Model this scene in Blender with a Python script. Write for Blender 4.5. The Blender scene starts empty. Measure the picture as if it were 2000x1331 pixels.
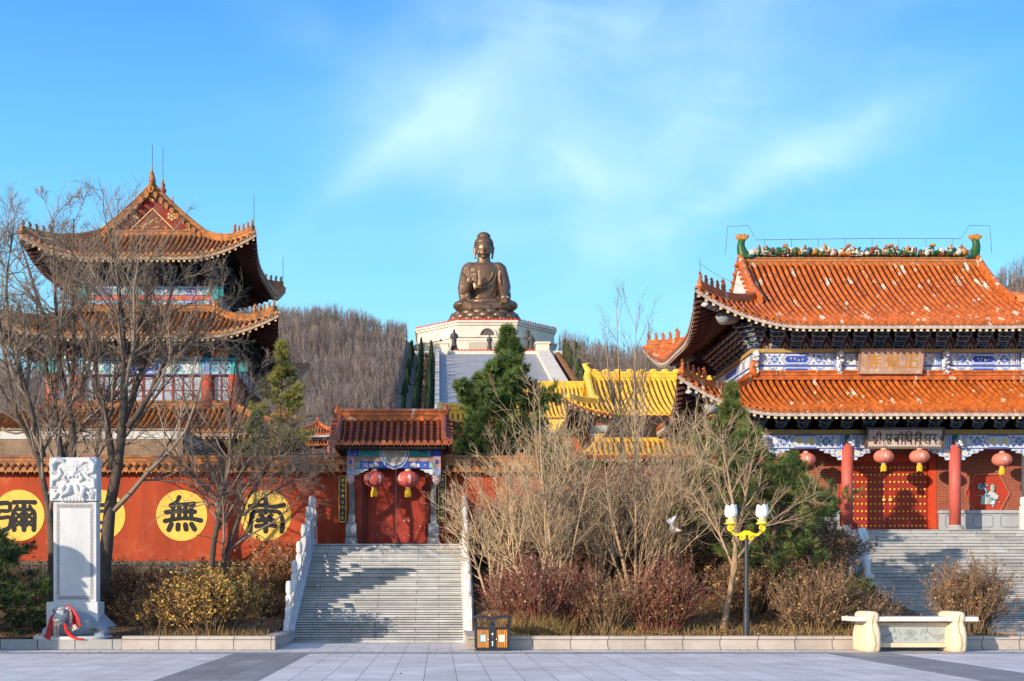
import bpy, math, random
import numpy as np
from mathutils import Matrix, Vector
R = math.radians
sc = bpy.context.scene
COL = sc.collection
F = 2440.0; EYE = 1.7; VX = 857.0; VY = 1143.0     # focal length in photo pixels, eye height, vanishing point

# ---------------------------------------------------------------- camera
cam_d = bpy.data.cameras.new('camera'); cam = bpy.data.objects.new('camera', cam_d); COL.objects.link(cam)
cam.location = (0, 0, EYE); cam.rotation_euler = (R(90), 0, 0)
cam_d.sensor_width = 36; cam_d.lens = 36 * F / 2000
cam_d.shift_x = (1000 - VX) / 2000; cam_d.shift_y = (VY - 665.5) / 2000
cam_d.clip_start = 0.1; cam_d.clip_end = 6000
sc.camera = cam
sc.view_settings.view_transform = 'Standard'; sc.view_settings.look = 'None'
sc.view_settings.gamma = 1; sc.view_settings.exposure = 0.26
sc.cycles.max_bounces = 5; sc.cycles.diffuse_bounces = 3; sc.cycles.glossy_bounces = 2
sc.cycles.transparent_max_bounces = 6; sc.cycles.caustics_reflective = False; sc.cycles.caustics_refractive = False

# ---------------------------------------------------------------- sun and sky
AZ, EL = R(48), R(14.5)
SUN = Vector((-math.sin(AZ) * math.cos(EL), -math.cos(AZ) * math.cos(EL), math.sin(EL)))
sl = bpy.data.lights.new('sun', 'SUN'); sl.energy = 5.4; sl.angle = R(0.5); sl.color = (1.0, 0.83, 0.63)
so = bpy.data.objects.new('sun', sl); COL.objects.link(so)
so.rotation_euler = SUN.to_track_quat('Z', 'Y').to_euler(); so.location = (-30, -30, 40)

w = bpy.data.worlds.new('World'); sc.world = w; w.use_nodes = True
nt = w.node_tree; nt.nodes.clear()
def N(t, **k):
    n = nt.nodes.new(t)
    for a, b in k.items(): setattr(n, a, b)
    return n
def L(a, b): nt.links.new(a, b)
def mth(op, a, b=None, c=None, clamp=False):
    n = N('ShaderNodeMath', operation=op); n.use_clamp = clamp
    for i, x in enumerate((a, b, c)):
        if x is None: continue
        if isinstance(x, (int, float)): n.inputs[i].default_value = x
        else: L(x, n.inputs[i])
    return n.outputs[0]
def mixc(f, a, b, blend='MIX'):
    n = N('ShaderNodeMix', data_type='RGBA', blend_type=blend)
    for i, x in ((0, f), (6, a), (7, b)):
        if isinstance(x, (int, float)): n.inputs[i].default_value = x
        elif isinstance(x, tuple): n.inputs[i].default_value = x
        else: L(x, n.inputs[i])
    return n.outputs[2]
out = N('ShaderNodeOutputWorld'); bg = N('ShaderNodeBackground'); bg.inputs[1].default_value = 0.1
sky = N('ShaderNodeTexSky', sky_type='NISHITA'); sky.sun_disc = False
sky.sun_elevation = EL; sky.sun_rotation = math.atan2(SUN.x, SUN.y); sky.air_density = 1.0; sky.dust_density = 0.4; sky.ozone_density = 2.0
tc = N('ShaderNodeTexCoord'); sp = N('ShaderNodeSeparateXYZ'); L(tc.outputs['Generated'], sp.inputs[0])
X_, Y_, Z_ = sp.outputs
ramp = N('ShaderNodeValToRGB'); cr = ramp.color_ramp
cr.elements[0].position = 0.0; cr.elements[0].color = (0.50, 0.88, 1.0, 1)
cr.elements[1].position = 1.0; cr.elements[1].color = (0.03, 0.16, 0.6, 1)
for p_, c_ in ((0.14, (0.38, 0.80, 0.98, 1)), (0.22, (0.26, 0.68, 0.96, 1)), (0.31, (0.155, 0.52, 0.93, 1)), (0.42, (0.08, 0.34, 0.85, 1))):
    e = cr.elements.new(p_); e.color = c_
L(Z_, ramp.inputs[0])
# paler sky towards the side the sun stands on
vd = N('ShaderNodeVectorMath', operation='DOT_PRODUCT'); L(tc.outputs['Generated'], vd.inputs[0]); vd.inputs[1].default_value = tuple(SUN)
sunward = mth('POWER', mth('MAXIMUM', vd.outputs['Value'], 0.0), 1.2)
base = mixc(mth('MULTIPLY', sunward, 0.85), ramp.outputs[0], (0.95, 0.92, 0.90, 1))
# cirrus: noise in direction space, drawn out along the wind
yy = mth('MAXIMUM', Y_, 0.05)
U = mth('DIVIDE', X_, yy); V = mth('DIVIDE', Z_, yy)
def wisp(cx, cy, ang, lu, lv, amp, warp=0.06):
    # one soft bank of cirrus: centre in photo pixels, direction, half length and half breadth in pixels
    u0, v0 = (cx - VX) / F, (VY - cy) / F
    ca, sa = math.cos(R(ang)), math.sin(R(ang))
    du, dv = mth('SUBTRACT', U, u0), mth('SUBTRACT', V, v0)
    a = mth('DIVIDE', mth('ADD', mth('MULTIPLY', du, ca), mth('MULTIPLY', dv, sa)), lu / F)
    b = mth('DIVIDE', mth('ADD', mth('MULTIPLY', du, -sa), mth('MULTIPLY', dv, ca)), lv / F)
    b = mth('ADD', b, mth('MULTIPLY', mth('SUBTRACT', warpn.outputs[0], 0.5), 1.6))
    a = mth('ADD', a, mth('MULTIPLY', mth('SUBTRACT', warpn2.outputs[0], 0.5), 1.2))
    r2 = mth('ADD', mth('MULTIPLY', a, a), mth('MULTIPLY', b, b))
    g = mth('EXPONENT', mth('MULTIPLY', r2, -1.0))
    return mth('MULTIPLY', g, amp)
cv = N('ShaderNodeCombineXYZ'); L(U, cv.inputs[0]); L(V, cv.inputs[1])
warpn = N('ShaderNodeTexNoise'); warpn.inputs['Scale'].default_value = 9; warpn.inputs['Detail'].default_value = 3; L(cv.outputs[0], warpn.inputs['Vector'])
warpn2 = N('ShaderNodeTexNoise'); warpn2.inputs['Scale'].default_value = 6; warpn2.inputs['Detail'].default_value = 2
mp0 = N('ShaderNodeMapping'); mp0.inputs['Location'].default_value = (3, 7, 0); L(cv.outputs[0], mp0.inputs[0]); L(mp0.outputs[0], warpn2.inputs['Vector'])
mp = N('ShaderNodeMapping'); mp.inputs['Rotation'].default_value = (0, 0, R(-38)); mp.inputs['Scale'].default_value = (2.4, 13, 1)
L(cv.outputs[0], mp.inputs[0])
wv = N('ShaderNodeVectorMath', operation='MULTIPLY_ADD'); L(warpn.outputs['Color'], wv.inputs[0]); wv.inputs[1].default_value = (0.7, 1.5, 0); L(mp.outputs[0], wv.inputs[2])
fb = N('ShaderNodeTexNoise'); fb.inputs['Scale'].default_value = 1.0; fb.inputs['Detail'].default_value = 4; fb.inputs['Roughness'].default_value = 0.48; L(wv.outputs[0], fb.inputs['Vector'])
streak = mth('MULTIPLY', mth('SUBTRACT', fb.outputs[0], 0.37), 2.6, clamp=True)
fb2 = N('ShaderNodeTexNoise'); fb2.inputs['Scale'].default_value = 5; fb2.inputs['Detail'].default_value = 5; L(cv.outputs[0], fb2.inputs['Vector'])
soft = mth('MULTIPLY', mth('SUBTRACT', fb2.outputs[0], 0.25), 1.8, clamp=True)
tot = None
for wsp in ((960, 150, 40, 340, 170, 0.70), (860, 240, 40, 280, 60, 0.40), (700, 340, 38, 220, 30, 0.55), (1340, 290, 36, 400, 170, 1.0), (1590, 285, 24, 260, 40, 0.9), (1530, 350, 20, 260, 30, 0.7), (1400, 400, 26, 260, 34, 0.7),
            (1160, 380, -60, 170, 60, 0.65), (1310, 520, -72, 150, 36, 0.5), (1150, 60, 12, 560, 90, 0.6), (620, 60, -30, 260, 60, 0.3), (1080, 455, 4, 340, 34, 0.5), (1010, 240, 30, 340, 200, .55), (1450, 190, 10, 340, 200, .5)):
    x = wisp(*wsp); tot = x if tot is None else mth('ADD', tot, x)
cl = mth('MULTIPLY', tot, mth('ADD', mth('MULTIPLY', streak, 0.40), mth('MULTIPLY', soft, 0.50)), clamp=True)
cloudy = mixc(mth('MULTIPLY', cl, 0.78), base, (0.62, 0.88, 0.95, 1))
big = mixc(1.0, cloudy, (11.8, 11.8, 11.8, 1), 'MULTIPLY')
fin = mixc(0.18, big, mixc(1.0, sky.outputs[0], (0.75, 1.0, 1.35, 1), 'MULTIPLY'))
L(fin, bg.inputs[0]); L(bg.outputs[0], out.inputs[0])

# ---------------------------------------------------------------- helpers: placement
def P(px, py, Y): return ((px - VX) / F * Y, Y, EYE + (VY - py) / F * Y)
def PX(px, Y): return (px - VX) / F * Y
def PZ(py, Y): return EYE + (VY - py) / F * Y

# ---------------------------------------------------------------- helpers: materials
MATS = {}
def M(name, col, rough=0.7, var=0.18, scale=2.0, bump=0.0, bscale=25, metal=0.0, spec=0.3, patch=None, pscale=1.2, plo=0.62, phi=0.7, streaks=False, detail=5, pmap=(1, 1, 1), grime=None, gmap=(1, 1, 1), glo=.5, ghi=.75, gmask=None):
    if name in MATS: return MATS[name]
    m = bpy.data.materials.new(name); m.use_nodes = True; t = m.node_tree; b = t.nodes['Principled BSDF']
    b.inputs['Roughness'].default_value = rough; b.inputs['Metallic'].default_value = metal; b.inputs['Specular IOR Level'].default_value = spec
    tcn = t.nodes.new('ShaderNodeTexCoord'); vec = tcn.outputs['Object']
    if streaks:
        mpn = t.nodes.new('ShaderNodeMapping'); mpn.inputs['Scale'].default_value = (1, 1, 0.18); t.links.new(vec, mpn.inputs[0]); vec = mpn.outputs[0]
    n = t.nodes.new('ShaderNodeTexNoise'); n.inputs['Scale'].default_value = scale; n.inputs['Detail'].default_value = detail; n.inputs['Roughness'].default_value = 0.6
    t.links.new(vec, n.inputs['Vector'])
    r = t.nodes.new('ShaderNodeValToRGB'); r.color_ramp.elements[0].position = 0.3; r.color_ramp.elements[1].position = 0.72
    r.color_ramp.elements[0].color = tuple(max(0, c * (1 - var)) for c in col) + (1,)
    r.color_ramp.elements[1].color = tuple(min(1, c * (1 + var)) for c in col) + (1,)
    t.links.new(n.outputs[0], r.inputs[0]); last = r.outputs[0]
    if patch:
        n2 = t.nodes.new('ShaderNodeTexNoise'); n2.inputs['Scale'].default_value = pscale; n2.inputs['Detail'].default_value = 6; n2.inputs['Roughness'].default_value = 0.65
        pm_ = t.nodes.new('ShaderNodeMapping'); pm_.inputs['Scale'].default_value = pmap; t.links.new(tcn.outputs['Object'], pm_.inputs[0]); t.links.new(pm_.outputs[0], n2.inputs['Vector'])
        r2 = t.nodes.new('ShaderNodeValToRGB'); r2.color_ramp.elements[0].position = plo; r2.color_ramp.elements[1].position = phi
        t.links.new(n2.outputs[0], r2.inputs[0])
        mx = t.nodes.new('ShaderNodeMix'); mx.data_type = 'RGBA'; t.links.new(r2.outputs[0], mx.inputs[0]); t.links.new(last, mx.inputs[6]); mx.inputs[7].default_value = patch + (1,)
        last = mx.outputs[2]
    if grime:
        gm = t.nodes.new('ShaderNodeMapping'); gm.inputs['Scale'].default_value = gmap; gm.inputs['Location'].default_value = (3.1, 1.7, 5.3); t.links.new(tcn.outputs['Object'], gm.inputs[0])
        n4 = t.nodes.new('ShaderNodeTexNoise'); n4.inputs['Scale'].default_value = 1.0; n4.inputs['Detail'].default_value = 7; n4.inputs['Roughness'].default_value = 0.65; t.links.new(gm.outputs[0], n4.inputs['Vector'])
        r4 = t.nodes.new('ShaderNodeValToRGB'); r4.color_ramp.elements[0].position = glo; r4.color_ramp.elements[1].position = ghi; t.links.new(n4.outputs[0], r4.inputs[0])
        m4 = t.nodes.new('ShaderNodeMix'); m4.data_type = 'RGBA'; t.links.new(r4.outputs[0], m4.inputs[0]); t.links.new(last, m4.inputs[6]); m4.inputs[7].default_value = grime + (1,); last = m4.outputs[2]
    t.links.new(last, b.inputs['Base Color'])
    if bump:
        n3 = t.nodes.new('ShaderNodeTexNoise'); n3.inputs['Scale'].default_value = bscale; n3.inputs['Detail'].default_value = 4
        t.links.new(tcn.outputs['Object'], n3.inputs['Vector'])
        bp = t.nodes.new('ShaderNodeBump'); bp.inputs['Strength'].default_value = bump; bp.inputs['Distance'].default_value = 0.02
        t.links.new(n3.outputs[0], bp.inputs['Height']); t.links.new(bp.outputs[0], b.inputs['Normal'])
    MATS[name] = m; return m
def brick_mat(name, c1, c2, mortar, bw, bh, ms, axes='xz', off=0.5, rough=0.75, bump=0.3, loc=(0, 0, 0), nvar=0.2, bias=0.0):
    if name in MATS: return MATS[name]
    m = bpy.data.materials.new(name); m.use_nodes = True; t = m.node_tree; b = t.nodes['Principled BSDF']; b.inputs['Roughness'].default_value = rough
    b.inputs['Specular IOR Level'].default_value = 0.3
    tcn = t.nodes.new('ShaderNodeTexCoord'); s = t.nodes.new('ShaderNodeSeparateXYZ'); t.links.new(tcn.outputs['Object'], s.inputs[0])
    cmb = t.nodes.new('ShaderNodeCombineXYZ')
    idx = {'x': 0, 'y': 1, 'z': 2}
    if axes[0] == 's':
        ad = t.nodes.new('ShaderNodeMath'); t.links.new(s.outputs[0], ad.inputs[0]); t.links.new(s.outputs[1], ad.inputs[1]); t.links.new(ad.outputs[0], cmb.inputs[0])
    else: t.links.new(s.outputs[idx[axes[0]]], cmb.inputs[0])
    t.links.new(s.outputs[idx[axes[1]]], cmb.inputs[1])
    mpn = t.nodes.new('ShaderNodeMapping'); mpn.inputs['Location'].default_value = loc; t.links.new(cmb.outputs[0], mpn.inputs[0])
    br = t.nodes.new('ShaderNodeTexBrick'); br.offset = off; br.inputs['Scale'].default_value = 1
    br.inputs['Brick Width'].default_value = bw; br.inputs['Row Height'].default_value = bh; br.inputs['Mortar Size'].default_value = ms; br.inputs['Mortar Smooth'].default_value = 0.1
    br.inputs['Color1'].default_value = c1 + (1,); br.inputs['Color2'].default_value = c2 + (1,); br.inputs['Mortar'].default_value = mortar + (1,); br.inputs['Bias'].default_value = bias
    t.links.new(mpn.outputs[0], br.inputs['Vector'])
    n = t.nodes.new('ShaderNodeTexNoise'); n.inputs['Scale'].default_value = 1.3; n.inputs['Detail'].default_value = 8; n.inputs['Roughness'].default_value = 0.7; t.links.new(tcn.outputs['Object'], n.inputs['Vector'])
    r = t.nodes.new('ShaderNodeValToRGB'); r.color_ramp.elements[0].position = 0.3; r.color_ramp.elements[1].position = 0.7
    lo = 1 - nvar; r.color_ramp.elements[0].color = (lo, lo, lo, 1); r.color_ramp.elements[1].color = (1, 1, 1, 1)
    t.links.new(n.outputs[0], r.inputs[0])
    mx = t.nodes.new('ShaderNodeMix'); mx.data_type = 'RGBA'; mx.blend_type = 'MULTIPLY'; mx.inputs[0].default_value = 1
    t.links.new(br.outputs[0], mx.inputs[6]); t.links.new(r.outputs[0], mx.inputs[7])
    n5 = t.nodes.new('ShaderNodeTexNoise'); n5.inputs['Scale'].default_value = 0.33; n5.inputs['Detail'].default_value = 9; n5.inputs['Roughness'].default_value = 0.75; n5.inputs['Distortion'].default_value = 0.6; t.links.new(tcn.outputs['Object'], n5.inputs['Vector'])
    r5 = t.nodes.new('ShaderNodeValToRGB'); r5.color_ramp.elements[0].position = 0.42; r5.color_ramp.elements[1].position = 0.68; lo2 = 1 - nvar * .9
    r5.color_ramp.elements[0].color = (1, 1, 1, 1); r5.color_ramp.elements[1].color = (lo2, lo2 * .985, lo2 * .96, 1); t.links.new(n5.outputs[0], r5.inputs[0])
    mx5 = t.nodes.new('ShaderNodeMix'); mx5.data_type = 'RGBA'; mx5.blend_type = 'MULTIPLY'; mx5.inputs[0].default_value = 1; t.links.new(mx.outputs[2], mx5.inputs[6]); t.links.new(r5.outputs[0], mx5.inputs[7])
    t.links.new(mx5.outputs[2], b.inputs['Base Color'])
    bp = t.nodes.new('ShaderNodeBump'); bp.inputs['Strength'].default_value = bump; bp.inputs['Distance'].default_value = 0.01; bp.invert = True
    t.links.new(br.outputs[1], bp.inputs['Height']); t.links.new(bp.outputs[0], b.inputs['Normal'])
    MATS[name] = m; return m

# ---------------------------------------------------------------- helpers: meshes
class MB:
    def __init__(s): s.v = []; s.f = []; s.m = []; s.T = None
    def add(s, vs, fs, m=0):
        o = len(s.v)
        if s.T is not None: vs = [tuple(s.T @ Vector(p)) for p in vs]
        s.v.extend(vs); s.f.extend([tuple(i + o for i in f) for f in fs]); s.m.extend([m] * len(fs)); return s
    def box(s, x0, x1, y0, y1, z0, z1, m=0):
        return s.add([(x0, y0, z0), (x1, y0, z0), (x1, y1, z0), (x0, y1, z0), (x0, y0, z1), (x1, y0, z1), (x1, y1, z1), (x0, y1, z1)],
                     [(0, 3, 2, 1), (4, 5, 6, 7), (0, 1, 5, 4), (1, 2, 6, 5), (2, 3, 7, 6), (3, 0, 4, 7)], m)
    def cbox(s, x, y, z, sx, sy, sz, m=0): return s.box(x - sx / 2, x + sx / 2, y - sy / 2, y + sy / 2, z - sz / 2, z + sz / 2, m)
    def rbox(s, x0, x1, y0, y1, z0, z1, r, m=0):     # box with chamfered edges towards the front, top and sides
        return s.loft([[(x0, y0 + r, z), (x0 + r, y0, z), (x1 - r, y0, z), (x1, y0 + r, z), (x1, y1 - r, z), (x1 - r, y1, z), (x0 + r, y1, z), (x0, y1 - r, z)] for z in (z0, z1 - r)]
                      + [[(x0 + r, y0 + 1.4 * r, z1), (x0 + 1.4 * r, y0 + r, z1), (x1 - 1.4 * r, y0 + r, z1), (x1 - r, y0 + 1.4 * r, z1), (x1 - r, y1 - 1.4 * r, z1), (x1 - 1.4 * r, y1 - r, z1), (x0 + 1.4 * r, y1 - r, z1), (x0 + r, y1 - 1.4 * r, z1)]], m)
    def loft(s, rings, m=0, cap=True):
        n = len(rings[0]); vs = [p for r in rings for p in r]; fs = []
        for i in range(len(rings) - 1):
            for j in range(n):
                k = (j + 1) % n; fs.append((i * n + j, i * n + k, (i + 1) * n + k, (i + 1) * n + j))
        if cap: fs.append(tuple(range(n))[::-1]); fs.append(tuple((len(rings) - 1) * n + j for j in range(n)))
        return s.add(vs, fs, m)
    def prism(s, pts, y0, y1, m=0):                  # polygon in x,z pushed along y; counter-clockwise seen from the front (-y)
        n = len(pts)
        vs = [(x, y0, z) for x, z in pts] + [(x, y1, z) for x, z in pts]
        fs = [tuple(range(n)), tuple(range(2 * n - 1, n - 1, -1))] + [((i + 1) % n, i, n + i, n + (i + 1) % n) for i in range(n)]
        return s.add(vs, fs, m)
    def poly(s, pts, y, m=0): return s.add([(x, y, z) for x, z in pts], [tuple(range(len(pts)))], m)
    def disc(s, x, z, r, y, m=0, n=16, rz=None): return s.poly([(x + r * math.cos(i * 2 * math.pi / n), z + (rz or r) * math.sin(i * 2 * math.pi / n)) for i in range(n)], y, m)
    def rect(s, x0, x1, z0, z1, y, m=0): return s.poly([(x0, z0), (x1, z0), (x1, z1), (x0, z1)], y, m)
    def tube(s, pts, rad, n=6, m=0, cap=True, flat=1.0):
        pts = [Vector(p) for p in pts]; k = len(pts)
        if not hasattr(rad, '__len__'): rad = [rad] * k
        rings = []; up = None
        for i in range(k):
            d = (pts[min(i + 1, k - 1)] - pts[max(i - 1, 0)])
            if d.length < 1e-9: d = Vector((0, 0, 1))
            d.normalize()
            if up is None:
                up = Vector((0, 0, 1)) if abs(d.z) < 0.9 else Vector((0, -1, 0))
            a = d.cross(up)
            if a.length < 1e-4: a = d.cross(Vector((1, 0.3, 0.2)))
            a.normalize(); b = a.cross(d); up = b
            rings.append([tuple(pts[i] + a * (math.cos(t) * rad[i]) + b * (math.sin(t) * rad[i] * flat)) for t in [2 * math.pi * j / n for j in range(n)]])
        return s.loft(rings, m, cap)
    def lathe(s, c, prof, n=16, m=0, rib=0, ribd=0.0, cap=True):
        rings = []
        for r, z in prof:
            ring = []
            for j in range(n):
                t = 2 * math.pi * j / n; q = r * (1 - ribd * (0.5 + 0.5 * math.cos(rib * t))) if rib else r
                ring.append((c[0] + q * math.cos(t), c[1] + q * math.sin(t), c[2] + z))
            rings.append(ring)
        return s.loft(rings, m, cap)
    def ell(s, c, r, nu=12, nv=8, m=0, rot=None):
        if not hasattr(r, '__len__'): r = (r, r, r)
        rings = []
        for i in range(nv + 1):
            ph = -math.pi / 2 + math.pi * i / nv; ph = max(-1.5, min(1.5, ph))
            ring = []
            for j in range(nu):
                t = 2 * math.pi * j / nu
                p = Vector((r[0] * math.cos(ph) * math.cos(t), r[1] * math.cos(ph) * math.sin(t), r[2] * math.sin(ph)))
                if rot is not None: p = rot @ p
                ring.append((c[0] + p.x, c[1] + p.y, c[2] + p.z))
            rings.append(ring)
        return s.loft(rings, m)
    def grid(s, rows, m=0):
        nr, nc = len(rows), len(rows[0]); vs = [p for r in rows for p in r]
        return s.add(vs, [(i * nc + j, i * nc + j + 1, (i + 1) * nc + j + 1, (i + 1) * nc + j) for i in range(nr - 1) for j in range(nc - 1)], m)
    def mesh(s, name, mats, smooth=False):
        me = bpy.data.meshes.new(name); me.from_pydata(s.v, [], s.f)
        for mm in (mats if isinstance(mats, (list, tuple)) else [mats]): me.materials.append(mm)
        if any(s.m): me.polygons.foreach_set('material_index', s.m)
        if smooth: me.shade_smooth() if smooth is True else me.polygons.foreach_set('use_smooth', [True] * len(me.polygons))
        me.validate(); me.update(); return me
    def build(s, name, mats, parent=None, smooth=False): return link(name, s.mesh(name, mats, smooth), parent)
def link(name, me, parent=None):
    o = bpy.data.objects.new(name, me); COL.objects.link(o)
    if parent is not None: attach(o, parent)
    return o
WORLD = {}
def attach(o, parent):                       # meshes are modelled in place; a thing's Empty stands at its base
    o.parent = parent; o.matrix_parent_inverse = WORLD.get(parent.name, Matrix()).inverted()
def thing(name, label, cat, loc=(0, 0, 0), group=None):
    o = bpy.data.objects.new(name, None); COL.objects.link(o); o.location = loc; o.empty_display_size = 0.2
    WORLD[o.name] = Matrix.Translation(loc); return tag(o, label, cat, group)
def tag(o, label, cat, group=None):
    o['label'] = label; o['category'] = cat
    if group: o['group'] = group
    return o
def struct(o, kind='structure'): o['kind'] = kind; return o
def dup(root, loc, rz=0.0, scale=1.0, label=None, group=None):
    r = root.copy(); COL.objects.link(r); r.location = loc; r.rotation_euler = (0, 0, rz)
    r.scale = (scale,) * 3 if not hasattr(scale, '__len__') else scale
    if label: r['label'] = label
    if group: r['group'] = group
    for ch in root.children:
        c = ch.copy(); COL.objects.link(c); c.parent = r; c.matrix_parent_inverse = ch.matrix_parent_inverse.copy()
        for g in ch.children:
            d = g.copy(); COL.objects.link(d); d.parent = c; d.matrix_parent_inverse = g.matrix_parent_inverse.copy()
    return r
def npmesh(name, V, Fq, mats, mi=None, smooth=False):
    me = bpy.data.meshes.new(name); V = np.asarray(V, dtype=np.float32); Fq = np.asarray(Fq, dtype=np.int32); k = Fq.shape[1]
    me.vertices.add(len(V)); me.vertices.foreach_set('co', V.ravel())
    me.loops.add(Fq.size); me.loops.foreach_set('vertex_index', Fq.ravel())
    me.polygons.add(len(Fq)); me.polygons.foreach_set('loop_start', np.arange(0, Fq.size, k, dtype=np.int32))
    for mm in (mats if isinstance(mats, (list, tuple)) else [mats]): me.materials.append(mm)
    if mi is not None: me.polygons.foreach_set('material_index', np.asarray(mi, dtype=np.int32))
    if smooth: me.polygons.foreach_set('use_smooth', np.ones(len(Fq), dtype=bool))
    me.update(); me.validate(); return me
def fuse(mb, voxel, name, mat, parent=None, it=2, fac=0.5, disp=None):
    """melt overlapping shapes into one continuous surface"""
    o = link('melt', mb.mesh('melt', mat)); md = o.modifiers.new('r', 'REMESH'); md.mode = 'VOXEL'; md.voxel_size = voxel
    if it: s2 = o.modifiers.new('s', 'SMOOTH'); s2.iterations = it; s2.factor = fac
    me = bpy.data.meshes.new_from_object(o.evaluated_get(bpy.context.evaluated_depsgraph_get()))
    old = o.data; bpy.data.objects.remove(o); bpy.data.meshes.remove(old)
    me.materials.clear()
    for mm in (mat if isinstance(mat, (list, tuple)) else [mat]): me.materials.append(mm)
    me.polygons.foreach_set('use_smooth', [True] * len(me.polygons)); me.name = name
    return link(name, me, parent)
def glyph_mb(mb, s, x, z, size, y, m=0, thick=0.006, bold=0.0):
    """writing: one character from Blender's own font, standing in the x,z plane and centred on x,z"""
    c = bpy.data.curves.new('glyph', 'FONT'); c.body = s; c.extrude = 0; c.offset = bold
    o = bpy.data.objects.new('glyph', c); COL.objects.link(o)
    me = bpy.data.meshes.new_from_object(o.evaluated_get(bpy.context.evaluated_depsgraph_get()))
    xs = [v.co.x for v in me.vertices]; ys = [v.co.y for v in me.vertices]
    cx, cy = (min(xs) + max(xs)) / 2, (min(ys) + max(ys)) / 2; k = size / max(max(ys) - min(ys), max(xs) - min(xs))
    mb.add([(x + (v.co.x - cx) * k, y, z + (v.co.y - cy) * k) for v in me.vertices], [tuple(p.vertices) for p in me.polygons], m)
    bpy.data.objects.remove(o); bpy.data.curves.remove(c); bpy.data.meshes.remove(me)
def strokes(mb, lines, x, z, k, y, wd, m=0):
    """brush writing: each stroke is a flat ribbon with round ends, each a hair in front of the last"""
    for i, ln in enumerate(lines):
        if len(ln[0]) == 2 and not isinstance(ln[0][0], (tuple, list)): pts, ww = ln, wd
        else: pts, ww = ln
        pts = [(x + a * k, z + b * k) for a, b in pts]; w2 = ww * k / 2; n = len(pts); yy = y - 0.0006 * i
        # smooth the polyline
        if n > 2:
            q = []
            for j in range(n - 1):
                p0, p1, p2, p3 = pts[max(j - 1, 0)], pts[j], pts[j + 1], pts[min(j + 2, n - 1)]
                for u in (0, .25, .5, .75):
                    q.append(tuple(0.5 * (2 * p1[e] + (p2[e] - p0[e]) * u + (2 * p0[e] - 5 * p1[e] + 4 * p2[e] - p3[e]) * u * u + (3 * p1[e] - p0[e] - 3 * p2[e] + p3[e]) * u ** 3) for e in (0, 1)))
            q.append(pts[-1]); pts = q; n = len(pts)
        lft, rgt = [], []
        for j in range(n):
            dx, dz = pts[min(j + 1, n - 1)][0] - pts[max(j - 1, 0)][0], pts[min(j + 1, n - 1)][1] - pts[max(j - 1, 0)][1]; l = math.hypot(dx, dz) or 1
            t = j / (n - 1); wj = w2 * (1.12 - 0.24 * math.sin(math.pi * t))
            lft.append((pts[j][0] - dz / l * wj, pts[j][1] + dx / l * wj)); rgt.append((pts[j][0] + dz / l * wj, pts[j][1] - dx / l * wj))
        for j in range(n - 1): mb.poly([rgt[j], rgt[j + 1], lft[j + 1], lft[j]], yy, m)
        for e in (0, -1): mb.disc(pts[e][0], pts[e][1], w2 * 1.1, yy - 0.0003, m, 10)
# ================================================================ materials in common use
rng = random.Random(7)
WHITE = M('carved_marble', (0.62, 0.62, 0.615), 0.6, 0.12, 2.5, 0.25, 60, grime=(.36, .36, .35), gmap=(4, 4, .8), glo=.52, ghi=.8)
GREYST = M('grey_stone', (0.34, 0.34, 0.34), 0.75, 0.2, 3, 0.3, 40)
DARKST = M('dark_stone', (0.13, 0.135, 0.14), 0.6, 0.25, 4, 0.2, 40)
BRONZE_D = M('dark_bronze', (0.05, 0.05, 0.05), 0.5, 0.3, 1)
GOLD = M('gold_paint', (0.75, 0.46, 0.06), 0.35, 0.15, 6, spec=0.6)
BLACK = M('black_lacquer', (0.012, 0.013, 0.016), 0.35, 0.2, 5)
TILE = M('orange_glazed_tile', (0.45, 0.112, 0.020), 0.48, 0.5, 3.6, 0.15, 30, spec=0.4, patch=(0.60, 0.50, 0.40), pscale=1.0, pmap=(2.6, .75, 1.1), plo=0.605, phi=0.625, grime=(.17, .04, .014), gmap=(3.4, .35, .5), glo=.52, ghi=.78)
TILE_V = M('shaded_tile_trough', (0.085, 0.02, 0.009), 0.55, 0.4, 4)  # shadow between the tile rows is painted into this dark trough colour
TILE_D = M('amber_glazed_tile', (0.37, 0.14, 0.032), 0.5, 0.5, 3.0, 0.1, 30, spec=0.5, patch=(0.09, 0.045, 0.02), pscale=1.3, plo=0.52, phi=0.70, grime=(.12, .06, .025), gmap=(2.5, 2.5, .4), glo=.5, ghi=.75)
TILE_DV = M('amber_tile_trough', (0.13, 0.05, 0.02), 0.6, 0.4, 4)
TILE_G = M('brown_glazed_tile', (0.27, 0.066, 0.018), 0.36, 0.4, 5, 0.1, 30, spec=0.5, patch=(0.5, 0.2, 0.05), pscale=3, plo=0.62, phi=0.75)
TILE_Y = M('yellow_glazed_tile', (0.78, 0.47, 0.045), 0.42, 0.25, 2.4, 0.1, 30, spec=0.5)
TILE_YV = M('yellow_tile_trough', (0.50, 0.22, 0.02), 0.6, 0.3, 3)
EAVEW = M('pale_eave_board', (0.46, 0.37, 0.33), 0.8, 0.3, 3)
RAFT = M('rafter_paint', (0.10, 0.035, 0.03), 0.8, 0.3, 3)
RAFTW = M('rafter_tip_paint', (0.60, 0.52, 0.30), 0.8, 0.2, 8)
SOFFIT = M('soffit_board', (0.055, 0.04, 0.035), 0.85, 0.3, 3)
REDWALL = M('red_plaster', (0.38, 0.060, 0.022), 0.85, 0.18, 0.9, 0.2, 30, patch=(0.50, 0.13, 0.06), pscale=1.3, plo=0.56, phi=0.72, streaks=True, grime=(.22, .035, .018), gmap=(1.5, 1, .16), glo=.50, ghi=.85)
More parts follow.
